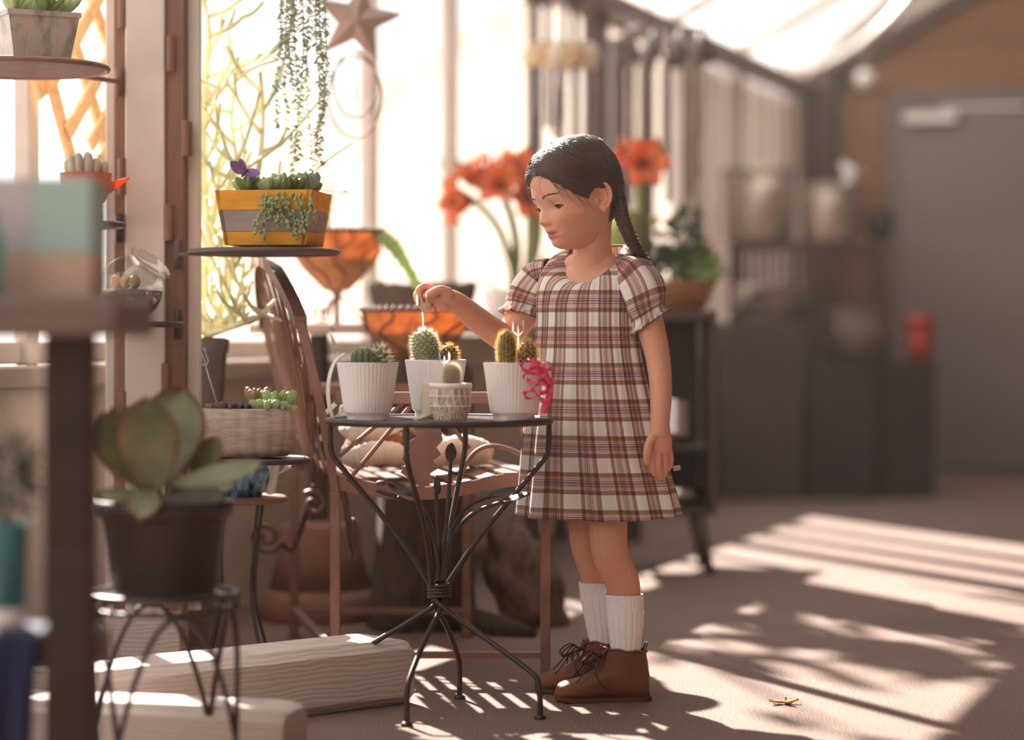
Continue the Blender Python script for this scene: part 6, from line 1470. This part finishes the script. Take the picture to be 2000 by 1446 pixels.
# eyes, lids, lashes, brows
M_EYE = mat('eye_white', C(214, 200, 192), 0.2, var=0.02, spec=0.6); M_IRIS = mat('dark_iris', C(40, 24, 18), 0.12, var=0.1, spec=0.7)
M_LASH = mat('lash', C(34, 22, 20), 0.6)
for sg in (1, -1):
    ec = H(0.0578, sg * 0.0300, 0.0045); ef = (HF * 0.965 + HL * sg * 0.26).normalized(); el = (HL - ef * HL.dot(ef)).normalized(); eu = ef.cross(el)
    if eu.dot(HU) < 0: eu = -eu
    def S(az, e, r): az, e = math.radians(az), math.radians(e); return ec + (ef * math.cos(e) * math.cos(az) + el * math.cos(e) * math.sin(az) + eu * math.sin(e)) * r
    ball = MB().ell(ec, 0.0126, None, 36, 26).build('eye', M_EYE, girl)
    gz = -14; az0 = -14 * sg if False else 6
    ir = MB(); ir.grid([[S(az0 + q * math.cos(a), gz + q * math.sin(a), 0.01278) for a in np.linspace(0, 2 * PI, 25)[:-1]] for q in (0.5, 6, 12, 18, 24, 29)], wrap=True); ir.build('iris', M_IRIS, ball)
    eu_ = lambda az: -14 + 17 * max(1 - (az / 58) ** 2, 0); lo_ = lambda az: -14 - 20 * max(1 - (az / 58) ** 2, 0)
    for up in (1, 0):
        g = []
        for t in np.linspace(0, 1, 10):
            row = []
            for az in np.linspace(-95, 95, 32):
                e = (eu_(az) + (78 - eu_(az)) * t) if up else (lo_(az) - (62 + lo_(az)) * t); row.append(S(az, e, 0.0140 + 0.0004 * (1 - t)))
            g.append(row)
        mb = MB().grid(g if up else [r[::-1] for r in g], 0.0014); ob = mb.build('eyelid', M_SKIN, girl); tint(ob.data)
    edge = [S(az, eu_(az), 0.0146) for az in np.linspace(-56, 56, 22)]; la_ = MB().tube(edge, [0.0004, 0.0009, 0.0008], 6)
    for az in np.linspace(-50, 54, 26):
        p = S(az, eu_(az) - 1, 0.0144); d = (S(az * 1.25, eu_(az) - 16, 0.024) - p); cone3(la_, p, d, 0.0058 * random.uniform(0.8, 1.2), 0.0003)
    stuff(la_.build('eyelashes', M_LASH, girl))
    br = MB()
    for k in range(70):
        t = random.random(); al = math.atan2(0.012 + 0.034 * t, 0.088 - 0.03 * t * t); z = 0.0215 + 0.0055 * math.sin(t * 2.2) + random.uniform(-0.0022, 0.0022) * (1 - 0.6 * t)
        p = [headpt(sg * (al + q * 0.09), z + q * (0.0035 - 0.005 * t), 0.0006) for q in (0, 0.5, 1)]; br.tube([H(*a) for a in p], [0.0003, 0.00032, 0.0001], 4)
    stuff(br.build('eyebrow', M_HAIR, girl))

# hair
HLa = [0, 20, 45, 65, 78, 88, 100, 110, 125, 150, 180]; HLz = [0.070, 0.060, 0.038, 0.014, 0.002, 0.022, 0.020, -0.012, -0.042, -0.055, -0.056]
def hairline(al): d = abs((math.degrees(al) + 180) % 360 - 180); return float(np.interp(d, HLa, HLz))
def hair_off(al, z):
    t = (z - hairline(al) - 0.003 * nz(math.degrees(al) * 0.35, 3.3)) / 0.022; t = max(min(t, 1), -0.4); return (0.0098 * t ** 0.6 if t > 0 else 0.02 * t) 
g = []; NA = 200
for z in np.linspace(-0.068, 0.121, 70):
    row = []
    for k in range(NA):
        al = 2 * PI * k / NA; x, l, u = headpt(al, float(z), hair_off(al, float(z)) + 0.0007 * nz(math.degrees(al) * 0.5, z * 40), False); row.append(H(x - (0.006 if z > 0.1 else 0), l, u))
    g.append(row)
cap = MB().grid(g, wrap=True); cap.f.append(tuple((len(g) - 1) * NA + k for k in range(NA))); cap.f.append(tuple(range(NA - 1, -1, -1)))
hair = cap.build('hair', M_HAIR, girl)
random.seed(31); stn = MB()
for i in range(1700):
    side = 1 if random.random() < 0.72 else -1
    a0 = math.radians(random.uniform(-25, 172)); zl_ = hairline(a0); z0 = zl_ + 0.002 + (0.116 - zl_) * random.random() ** 1.4
    a1 = math.radians(118 + random.uniform(-7, 7)); z1 = random.uniform(-0.012, 0.014); pts = []
    for t in np.linspace(0, 1, 11):
        q = t ** 0.9; al = a0 + (a1 - a0) * q; z = z0 + (z1 - z0) * t ** 1.25 + 0.018 * math.sin(PI * t) * (1 if z0 < 0.085 else 0.3); z = min(max(z, hairline(al) + 0.001), 0.1195)
        x, l, u = headpt(al * side, z, min(hair_off(al, z) + 0.0008 + 0.0006 * math.sin(i * 1.7 + t * 3), 0.0125), False); pts.append(H(x - (0.006 if z > 0.1 else 0), l, u))
    stn.tube(pts, [0.0004, 0.0009, 0.0009, 0.0005], 4)
stuff(stn.build('hair_strands', M_HAIR, hair))
# braid
root = H(-0.052, 0.0585, 0.004); bpts = smooth_path([root, P(1209, 398, 4.622), P(1216, 428, 4.612), P(1228, 458, 4.612), P(1242, 485, 4.628), P(1259, 512, 4.652), P(1268, 545, 4.672), P(1272, 590, 4.682)], 14)
nb = len(bpts); bx_ = Vector((0.90, -0.44, 0.0)).normalized()
for s in range(3):
    pts = []; rs = []
    for i, p in enumerate(bpts):
        t = i / (nb - 1); ph = 2 * PI * (t * 8.5 + s / 3); tn = (bpts[min(i + 1, nb - 1)] - bpts[max(i - 1, 0)]).normalized(); sx = (bx_ - tn * bx_.dot(tn)).normalized(); sy = tn.cross(sx); w = 0.0075 * (1.12 - 0.38 * t)
        pts.append(p + sx * (w * math.sin(ph)) + sy * (w * 0.62 * math.sin(2 * ph))); rs.append(0.0074 * (1.10 - 0.38 * t))
    bo_ = MB().tube(pts, rs, 12).build('braid_strand', M_HAIR, hair)
MB().ell(root, (0.016, 0.016, 0.018), None, 16, 12).build('braid_root', M_HAIR, hair)
# fly-away hairs
fw = MB(); random.seed(77)
for i in range(70):
    t = random.random(); p = bpts[int(t * (nb - 1) * 0.8)]; d = Vector((random.uniform(-1, 1), random.uniform(-0.4, 0.4), random.uniform(-0.6, 0.7))).normalized(); L = random.uniform(0.012, 0.032)
    fw.tube(smooth_path([p, p + d * L * 0.5 + Vector((0, 0, 0.004)), p + d * L + Vector((random.uniform(-.008, .008), 0, random.uniform(-.012, .004)))], 4), [0.00014, 0.0001], 3)
for i in range(46):
    a0 = math.radians(random.uniform(-40, 25)); z0 = hairline(a0) + random.uniform(0, 0.015); p0 = H(*headpt(a0, z0, 0.006, False)); k = random.random()
    p1 = H(*headpt(a0 + random.uniform(-0.25, 0.05), z0 - 0.022, 0.010 + 0.006 * k, False)); p2 = H(*headpt(a0 + random.uniform(-0.2, 0.35), z0 - 0.04 - 0.03 * k, 0.006 + 0.008 * k, False)); fw.tube(smooth_path([p0, p1, p2], 5), [0.0002, 0.0001], 3)
for i in range(26):
    a0 = math.radians(random.uniform(30, 74)); z0 = hairline(a0) + 0.004; da = random.uniform(0.1, 0.4); dz = random.uniform(0.015, 0.05); p = [H(*headpt(a0 + q ** 1.5 * da, z0 - q * dz, 0.002 + 0.002 * math.sin(q * 3), False)) for q in (0, 0.3, 0.65, 1)]; fw.tube(smooth_path(p, 4), [0.00035, 0.00012], 3)
for i in range(24):
    a0 = math.radians(random.uniform(0, 170)); z0 = random.uniform(0.06, 0.118); p0 = H(*headpt(a0, z0, 0.010, False)); d = (p0 - HO).normalized(); fw.tube(smooth_path([p0, p0 + d * 0.006 - HF * 0.010, p0 + d * random.uniform(0.004, 0.016) - HF * 0.03], 4), [0.00025, 0.00012], 3)
for l in ([(1300, 600), (1312, 590), (1322, 588)], [(1296, 648), (1312, 638), (1322, 636)], [(1300, 670), (1310, 690), (1335, 708)], [(1302, 690), (1312, 706), (1330, 716)], [(1312, 740), (1317, 748), (1312, 752)]): fw.tube(smooth_path([P(x, y, 4.64) for x, y in l], 4), 0.0003, 3)
stuff(fw.build('loose_hairs', M_HAIR, hair))

# ---------------- dress
def plaid():
    k = NT('checked_cotton'); uv = k.new('ShaderNodeUVMap'); sp_ = k.new('ShaderNodeSeparateXYZ'); k.link(uv.outputs[0], sp_.inputs[0])
    W = (0.93, 0.90, 0.875, 1); BR_ = (0.36, 0.27, 0.225, 1); RU = (0.60, 0.30, 0.215, 1); SA = (0.72, 0.46, 0.36, 1); BL = (0.20, 0.215, 0.36, 1)
    st = [(0.0, W), (0.40, BR_), (0.50, RU), (0.535, W), (0.548, SA), (0.60, W), (0.613, BL), (0.645, W), (0.658, RU), (0.70, BL), (0.716, RU), (0.745, W), (0.757, BL), (0.787, W), (0.80, SA), (0.85, W), (0.863, RU), (0.90, BR_)]
    def axis(sock, off):
        fr = k.math('FRACT', k.math('ADD', sock, off)); x = k.new('ShaderNodeValToRGB'); x.color_ramp.interpolation = 'CONSTANT'; e = x.color_ramp.elements
        while len(e) < len(st): e.new(0.5)
        for q, (p, c) in zip(e, st): q.position = p; q.color = c
        k.link(fr, x.inputs['Fac']); return x.outputs['Color']
    c = k.mixc(1.0, axis(sp_.outputs['X'], 0.13), axis(sp_.outputs['Y'], 0.0), 'MULTIPLY')
    k.link(c, k.b.inputs['Base Color']); k.b.inputs['Roughness'].default_value = 0.9; k.b.inputs['Specular IOR Level'].default_value = 0.15; k.b.inputs['Sheen Weight'].default_value = 0.15
    k.bump(k.noise(k.coord('Object'), 420, 3), 0.25, 0.001)
    tr = k.new('ShaderNodeBsdfTranslucent'); k.link(c, tr.inputs['Color']); mx = k.new('ShaderNodeMixShader'); mx.inputs[0].default_value = 0.16
    k.link(k.b.outputs[0], mx.inputs[1]); k.link(tr.outputs[0], mx.inputs[2]); k.link(mx.outputs[0], k.out.inputs['Surface']); return k.m
M_PLAID = plaid()
def cloth_grid(name, g, uvs, parent, wrap=True, thick=0.0018):
    m_, n = len(g), len(g[0]); mb = MB().grid(g, thick, wrap); ob = mb.build(name, M_PLAID, parent); ul = ob.data.uv_layers.new(name='UVMap'); nn = m_ * n
    data = np.zeros((len(ob.data.loops), 2), np.float32)
    for po in ob.data.polygons:
        ids = [ob.data.loops[li].vertex_index % nn for li in po.loop_indices]; cols = [i % n for i in ids]; span = wrap and (max(cols) - min(cols) > n / 2)
        for li, i in zip(po.loop_indices, ids):
            r, c = divmod(i, n); u, v = uvs(r, c if not (span and c < n / 2) else c + n); data[li] = (u, v)
    ul.data.foreach_set('uv', data.ravel()); return ob
ND = 224
dy = [620, 660, 700, 750, 800, 850, 900, 950, 1010]; dc = [1147, 1147, 1148, 1149, 1151, 1154, 1158, 1163, 1168]; dh = [95, 97, 101, 110, 120, 129, 138, 147, 158]
def dctr(y): p = P(float(np.interp(y, dy, dc)), y, GY); return p
def dress_pt(al, y):
    c = dctr(y); a = float(np.interp(y, dy, dh)) / FPX * GY / 0.909; b = a * 0.62; t = max((y - 590) / 420, 0)
    pl = (0.0010 + 0.0085 * t ** 1.1) * (math.cos(13 * al + 1.3 * math.sin(3 * al) + 0.5) * 0.75 + 0.45 * math.cos(7 * al + 2 + 1.2 * t)) + (0.0016 * abs(math.sin(26 * al)) if y < 760 else 0.0016 * abs(math.sin(26 * al)) * max(1 - (y - 760) / 150, 0))
    ca, sa = math.cos(al), math.sin(al); p = c + TF * ((b + pl) * ca) + TL * ((a + pl) * sa); p.z += 0.011 * t * max(0, -ca * 0.55 + sa * 0.75) ** 1.3
    p.x += 0.006 * t * t * math.sin(3 * al); return p
nctr = P(1166, 520, 4.685)
def neck_pt(al):
    ca, sa = math.cos(al), math.sin(al); p = nctr + TF * (0.050 * ca) + TL * (0.061 * sa); z = 0.866 - 0.072 * max(ca, 0) ** 1.2 + 0.004 * max(-ca, 0); return Vector((p.x, p.y, z - 0.004 * (sa < 0) * abs(sa)))
Zof = lambda y: CAM_H + (HOR - y) / FPX * GY
g = []; vlen = []
for t in np.linspace(1, 0, 22):
    row = []
    for k in range(ND):
        al = 2 * PI * k / ND; Bp = dress_pt(al, 620); Np = neck_pt(al); s2 = math.sin(al) ** 2; cx = dctr(600); Q = Vector((cx.x + (Bp.x - cx.x) * (1.0 + 0.12 * s2), cx.y + (Bp.y - cx.y) * (1.0 + 0.12 * s2), 0.795 * (1 - s2) + 0.852 * s2))
        p = Bp * (1 - t) ** 2 + Q * 2 * t * (1 - t) + Np * t * t; p.z += 0.0; g_ = 0.0012 * math.sin(20 * al) * (1 - abs(2 * t - 1)) * (math.cos(al) > 0); row.append(p + TF * g_)
    g.append(row); vlen.append(0.175 * t)
for y in np.linspace(627, 1010, 56): g.append([dress_pt(2 * PI * k / ND, float(y)) for k in range(ND)]); vlen.append(-(y - 620) * 0.000987)
dress = cloth_grid('dress', g, lambda r, c: (14.0 * c / ND, (g[r][c % ND].z - 0.73) / 0.069 + 0.27), girl)
MB().tube([neck_pt(2 * PI * k / 72) for k in range(72)], 0.0022, 6, closed=True).build('neck_binding', mat('binding', C(120, 92, 80), 0.9), dress)
def sleeve(axis, radii, name, tilt, cuff=0.02):
    pts = smooth_path(axis, 7); n = len(pts); rs = lerp_list(radii, n); N2 = 72; g = []; x = None
    for i, p in enumerate(pts):
        tn = (pts[min(i + 1, n - 1)] - pts[max(i - 1, 0)]).normalized()
        if x is None: x = Vector((0, -1, 0.2)).cross(tn).normalized()
        x = (x - tn * x.dot(tn)).normalized(); yv = tn.cross(x); t = i / (n - 1); row = []
        for k in range(N2):
            a = 2 * PI * k / N2; gath = (0.0022 * math.cos(14 * a + 1.2 * math.sin(2 * a))) * max((t - 0.35) / 0.65, 0) + 0.0035 * math.cos(5 * a + 3 * t) * math.sin(PI * min(t * 1.2, 1)) + (0.0042 * math.cos(11 * a) if t > 0.9 else 0)
            d = x * math.cos(a) + yv * math.sin(a); row.append(p + d * (rs[i] + gath) + tn * (tilt * d.dot(Vector((1, 0, 0))) * t))
        g.append(row)
    return cloth_grid(name, g, lambda r, c: (5.0 * c / N2 + 0.3, r / n * 2.1 + 0.45), girl, True, 0.0016)
sleeve([P(1214, 528, 4.645), P(1236, 540, 4.618), P(1254, 568, 4.603), P(1262, 598, 4.598), P(1266, 614, 4.597), P(1270, 632, 4.596)], [0.026, 0.041, 0.0435, 0.0405, 0.0335, 0.0385], 'sleeve', -0.016)
sleeve([P(1080, 530, 4.74), P(1060, 542, 4.758), P(1040, 568, 4.760), P(1028, 590, 4.757), P(1022, 602, 4.755), P(1014, 618, 4.752)], [0.026, 0.040, 0.043, 0.042, 0.0345, 0.0385], 'sleeve', -0.010)
MB().box(P(1322, 915, 4.66), (0.014, 0.001, 0.009), rot('Y', -8)).build('label_tag', mat('pink_tag', C(232, 196, 186), 0.8), dress, smooth=False)

# ---------------- socks
def sock_mat():
    k = NT('white_rib_knit'); k.b.inputs['Base Color'].default_value = C(246, 238, 238); k.b.inputs['Roughness'].default_value = 0.95; k.b.inputs['Sheen Weight'].default_value = 0.3
    k.bump(k.noise(k.coord('Object', (1, 1, 1.6)), 260, 3), 0.5, 0.002); return k.m
M_SOCK = sock_mat()
def sock(leg, y0, y1, rs):
    P_ = smooth_path(leg, 10); P_ = [p for p in P_ if p.z <= Zof(y0) and p.z >= 0.02]; n = len(P_); N3 = 192; R_ = lerp_list(rs, n); vs = []; body_ = MB(); g = []
    for i, p in enumerate(P_):
        row = []
        for k in range(N3):
            a = 2 * PI * k / N3; t = i / (n - 1); rib = 0.0009 * math.cos(38 * a) if t < 0.16 else (0.0016 * min(abs(math.sin(8 * a)) * 2.2, 1) + 0.0007 * (abs(math.sin(8 * a)) > 0.6) * math.sin(i * 1.6 + 3 * math.sin(8 * a)))
            row.append(p + Vector((math.cos(a), math.sin(a), 0)) * (R_[i] + rib))
        g.append(row)
    body_.grid(g, 0.0015, wrap=True); body_.build('sock', M_SOCK, girl)
sock(NLg, 1152, 1300, [0.0345, 0.0325, 0.0275, 0.0245, 0.024]); sock(FLg, 1138, 1290, [0.0335, 0.0315, 0.0265, 0.0235, 0.023])

# ---------------- boots
M_LEA = mat('brown_leather', C(116, 68, 48), 0.5, var=0.16, scale=14, bump=0.12, bscale=200); M_SOLE = mat('boot_sole', C(88, 56, 44), 0.7); M_LACE = mat('dark_lace', C(58, 36, 30), 0.7)
def boot(heel, ang):
    """heel = floor point under the back of the heel; toe points along ang"""
    hd = Vector(heel); x = Vector((math.cos(ang), math.sin(ang), 0)); y = Vector((-x.y, x.x, 0)); Lb = 0.182; up = MB(); B_ = lambda a, b, c: hd + x * a + y * b + Vector((0, 0, c))
    tt = [0.0, 0.02, 0.06, 0.13, 0.22, 0.32, 0.42, 0.5, 0.58, 0.66, 0.74, 0.82, 0.9, 0.955, 0.985, 1.0]
    hh = [0.050, 0.056, 0.062, 0.068, 0.072, 0.074, 0.072, 0.066, 0.056, 0.047, 0.041, 0.038, 0.035, 0.030, 0.023, 0.014]
    ww = [0.010, 0.019, 0.024, 0.0265, 0.0275, 0.0275, 0.028, 0.029, 0.0305, 0.032, 0.033, 0.0325, 0.029, 0.022, 0.014, 0.004]
    ts = np.linspace(0, 1, 44); g = []
    for t in ts:
        h = float(np.interp(t, tt, hh)); w = float(np.interp(t, tt, ww)); row = []
        for k in range(28):
            a = 2 * PI * k / 28; c, s = math.cos(a), math.sin(a); row.append(B_(Lb * t, math.copysign(abs(c) ** 0.8, c) * w * (1 if s < 0.3 else 1 - 0.15 * s), 0.004 + h / 2 + h / 2 * math.copysign(abs(s) ** 0.75, s)))
        g.append(row)
    o_ = len(up.v); up.grid(g, wrap=True); up.f.append(tuple(range(27, -1, -1))); up.f.append(tuple(43 * 28 + k for k in range(28)))
    rings = []
    for z, cx, rx, ry in ((0.02, 0.045, 0.042, 0.026), (0.05, 0.045, 0.045, 0.028), (0.07, 0.046, 0.044, 0.029), (0.085, 0.047, 0.042, 0.0295), (0.096, 0.046, 0.041, 0.0300)):
        rings.append([B_(cx + rx * math.cos(a), ry * math.sin(a), z + (0.004 * math.cos(a) if z > 0.09 else 0)) for a in np.linspace(0, 2 * PI, 33)[:-1]])
    q0 = len(up.v); up.grid(rings, wrap=True); up.f.append(tuple(q0 + k for k in range(31, -1, -1))); up.f.append(tuple(q0 + 4 * 32 + k for k in range(32)))
    me = remeshed(up, 0.0022, 5, 'boot_upper'); me.materials.append(M_LEA); bo = link(me, 'boot', girl)
    out = [(Lb * t, float(np.interp(t, tt, ww)) + 0.003) for t in np.linspace(0.0, 1, 24)]; ol = [(a if a > 0.005 else a - 0.003, b) for a, b in out] + [(a, -b) for a, b in out[::-1]]
    sm = MB(); n = len(ol); lift = lambda a: 0.006 * max((a / Lb - 0.72) / 0.28, 0) ** 2
    sm.add([B_(a, b, 0.0005 + lift(a)) for a, b in ol] + [B_(a, b, 0.0085 + lift(a)) for a, b in ol], [tuple(range(n)), tuple(range(2 * n - 1, n - 1, -1))] + [(k, n + k, n + (k + 1) % n, (k + 1) % n) for k in range(n)]); sm.build('sole', M_SOLE, bo, smooth=False)
    for sd in (1, -1):
        MB().tube(smooth_path([B_(0.098, sd * 0.020, 0.074), B_(0.108, sd * 0.028, 0.058), B_(0.100, sd * 0.0305, 0.040), B_(0.082, sd * 0.030, 0.024), B_(0.06, sd * 0.0285, 0.012)], 6), 0.0011, 6).build('seam', M_SOLE, bo)
    MB().tube([B_(0.046 + 0.0415 * math.cos(a), 0.0305 * math.sin(a), 0.097 + 0.004 * math.cos(a) + 0.0015 * math.sin(7 * a)) for a in np.linspace(0, 2 * PI, 41)[:-1]], 0.0022, 6, closed=True).build('collar', M_LEA, bo)
    lc = MB(); kn = B_(0.095, 0.0, 0.083)
    for i in range(3):
        a0 = 0.088 + 0.011 * i; z0 = 0.088 - 0.008 * i
        for sd in (1, -1): lc.tube(smooth_path([B_(a0, sd * 0.019, z0 - 0.008), B_(a0 + 0.006, 0, z0), B_(a0 + 0.011, -sd * 0.021, z0 - 0.014)], 5), 0.0013, 6)
    for sd in (1, -1):
        lc.tube(smooth_path([kn, kn + x * 0.016 + y * sd * 0.014 + Z0 * 0.010, kn + x * 0.036 + y * sd * 0.022 - Z0 * 0.004, kn + x * 0.030 + y * sd * 0.012 - Z0 * 0.012, kn], 6), 0.0014, 6)
        lc.tube(smooth_path([kn, kn + x * 0.012 + y * sd * 0.018 + Z0 * 0.004, kn + x * 0.034 + y * sd * 0.026 - Z0 * 0.026, kn + x * 0.050 + y * sd * 0.030 - Z0 * 0.044], 6), 0.0013, 6)
    lc.ell(kn, 0.0045, None, 10, 8); lc.build('laces', M_LACE, bo)
    tg_ = [B_(0.078 + 0.012 * t, q * 0.016, 0.088 + 0.014 * (1 - t)) for t in (0, 0.5, 1) for q in (-1, 0, 1)]; MB().grid([tg_[0:3], tg_[3:6], tg_[6:9]], 0.003).build('tongue', M_LEA, bo)
    MB().tube(smooth_path([B_(0.012, -0.006, 0.095), B_(0.006, -0.004, 0.108), B_(0.004, 0.003, 0.108), B_(0.01, 0.006, 0.095)], 5), 0.0014, 6).build('pull_loop', M_LACE, bo)
    return bo
hA = Vector((P(1267, 0, 4.62).x, 4.607, 0.0)); boot(hA, math.radians(180 + 7))
hB = Vector((P(1226, 0, 4.73).x, 4.714, 0.0)); boot(hB, math.radians(180 + 3))

# ------------------------------------------------------------------ tree outside whose crown dapples the floor
bl = []
for px, py, r, t in ((1480, 1285, 0.16, 6.6), (1590, 1262, 0.18, 6.9), (1760, 1275, 0.22, 6.5), (1860, 1310, 0.18, 6.8), (1960, 1290, 0.26, 6.4), (1410, 1195, 0.14, 7.0), (1700, 1205, 0.15, 6.9), (1560, 1215, 0.13, 6.6), (1640, 1425, 0.09, 6.8), (1300, 1235, 0.12, 6.6), (1850, 1225, 0.16, 6.9)): bl.append((sunpt(px, py, t), r))
tb_ = sum((b[0] for b in bl), Vector()) / len(bl); bl.insert(0, (tb_ + Vector((-0.2, 0.3, 0.35)), 0.22))
tree((tb_.x - 0.25, tb_.y + 0.35, -0.1), 'leafy tree outside the glass casting dappled shade on the floor', bl, 17, 330, 0.21)

# ------------------------------------------------------------------ haze volume added to stand in for lens glare and backlit glow
hz = bpy.data.materials.new('glare_haze'); hz.use_nodes = True; nt = hz.node_tree; nt.nodes.remove(nt.nodes['Principled BSDF'])
vs_ = nt.nodes.new('ShaderNodeVolumeScatter'); vs_.inputs['Density'].default_value = 0.0026; vs_.inputs['Anisotropy'].default_value = 0.72; vs_.inputs['Color'].default_value = (1.0, 0.91, 0.83, 1)
nt.links.new(vs_.outputs[0], nt.nodes['Material Output'].inputs['Volume'])
hm = MB(); a, b, c, d = WP(sY(2.9), 0.006, -0.02), WP(S_END - 0.2, 0.006, -0.02), WP(S_END - 0.2, 5.0, -0.02), WP(sY(2.9), 5.0, -0.02); up = Vector((0, 0, 2.565))
hm.add([a, d, c, b, a + up, d + up, c + up, b + up], BF)
ho = hm.build('haze', hz, smooth=False); tag(ho, 'thin warm haze added to give the greenhouse its backlit glare', 'haze', kind='stuff')
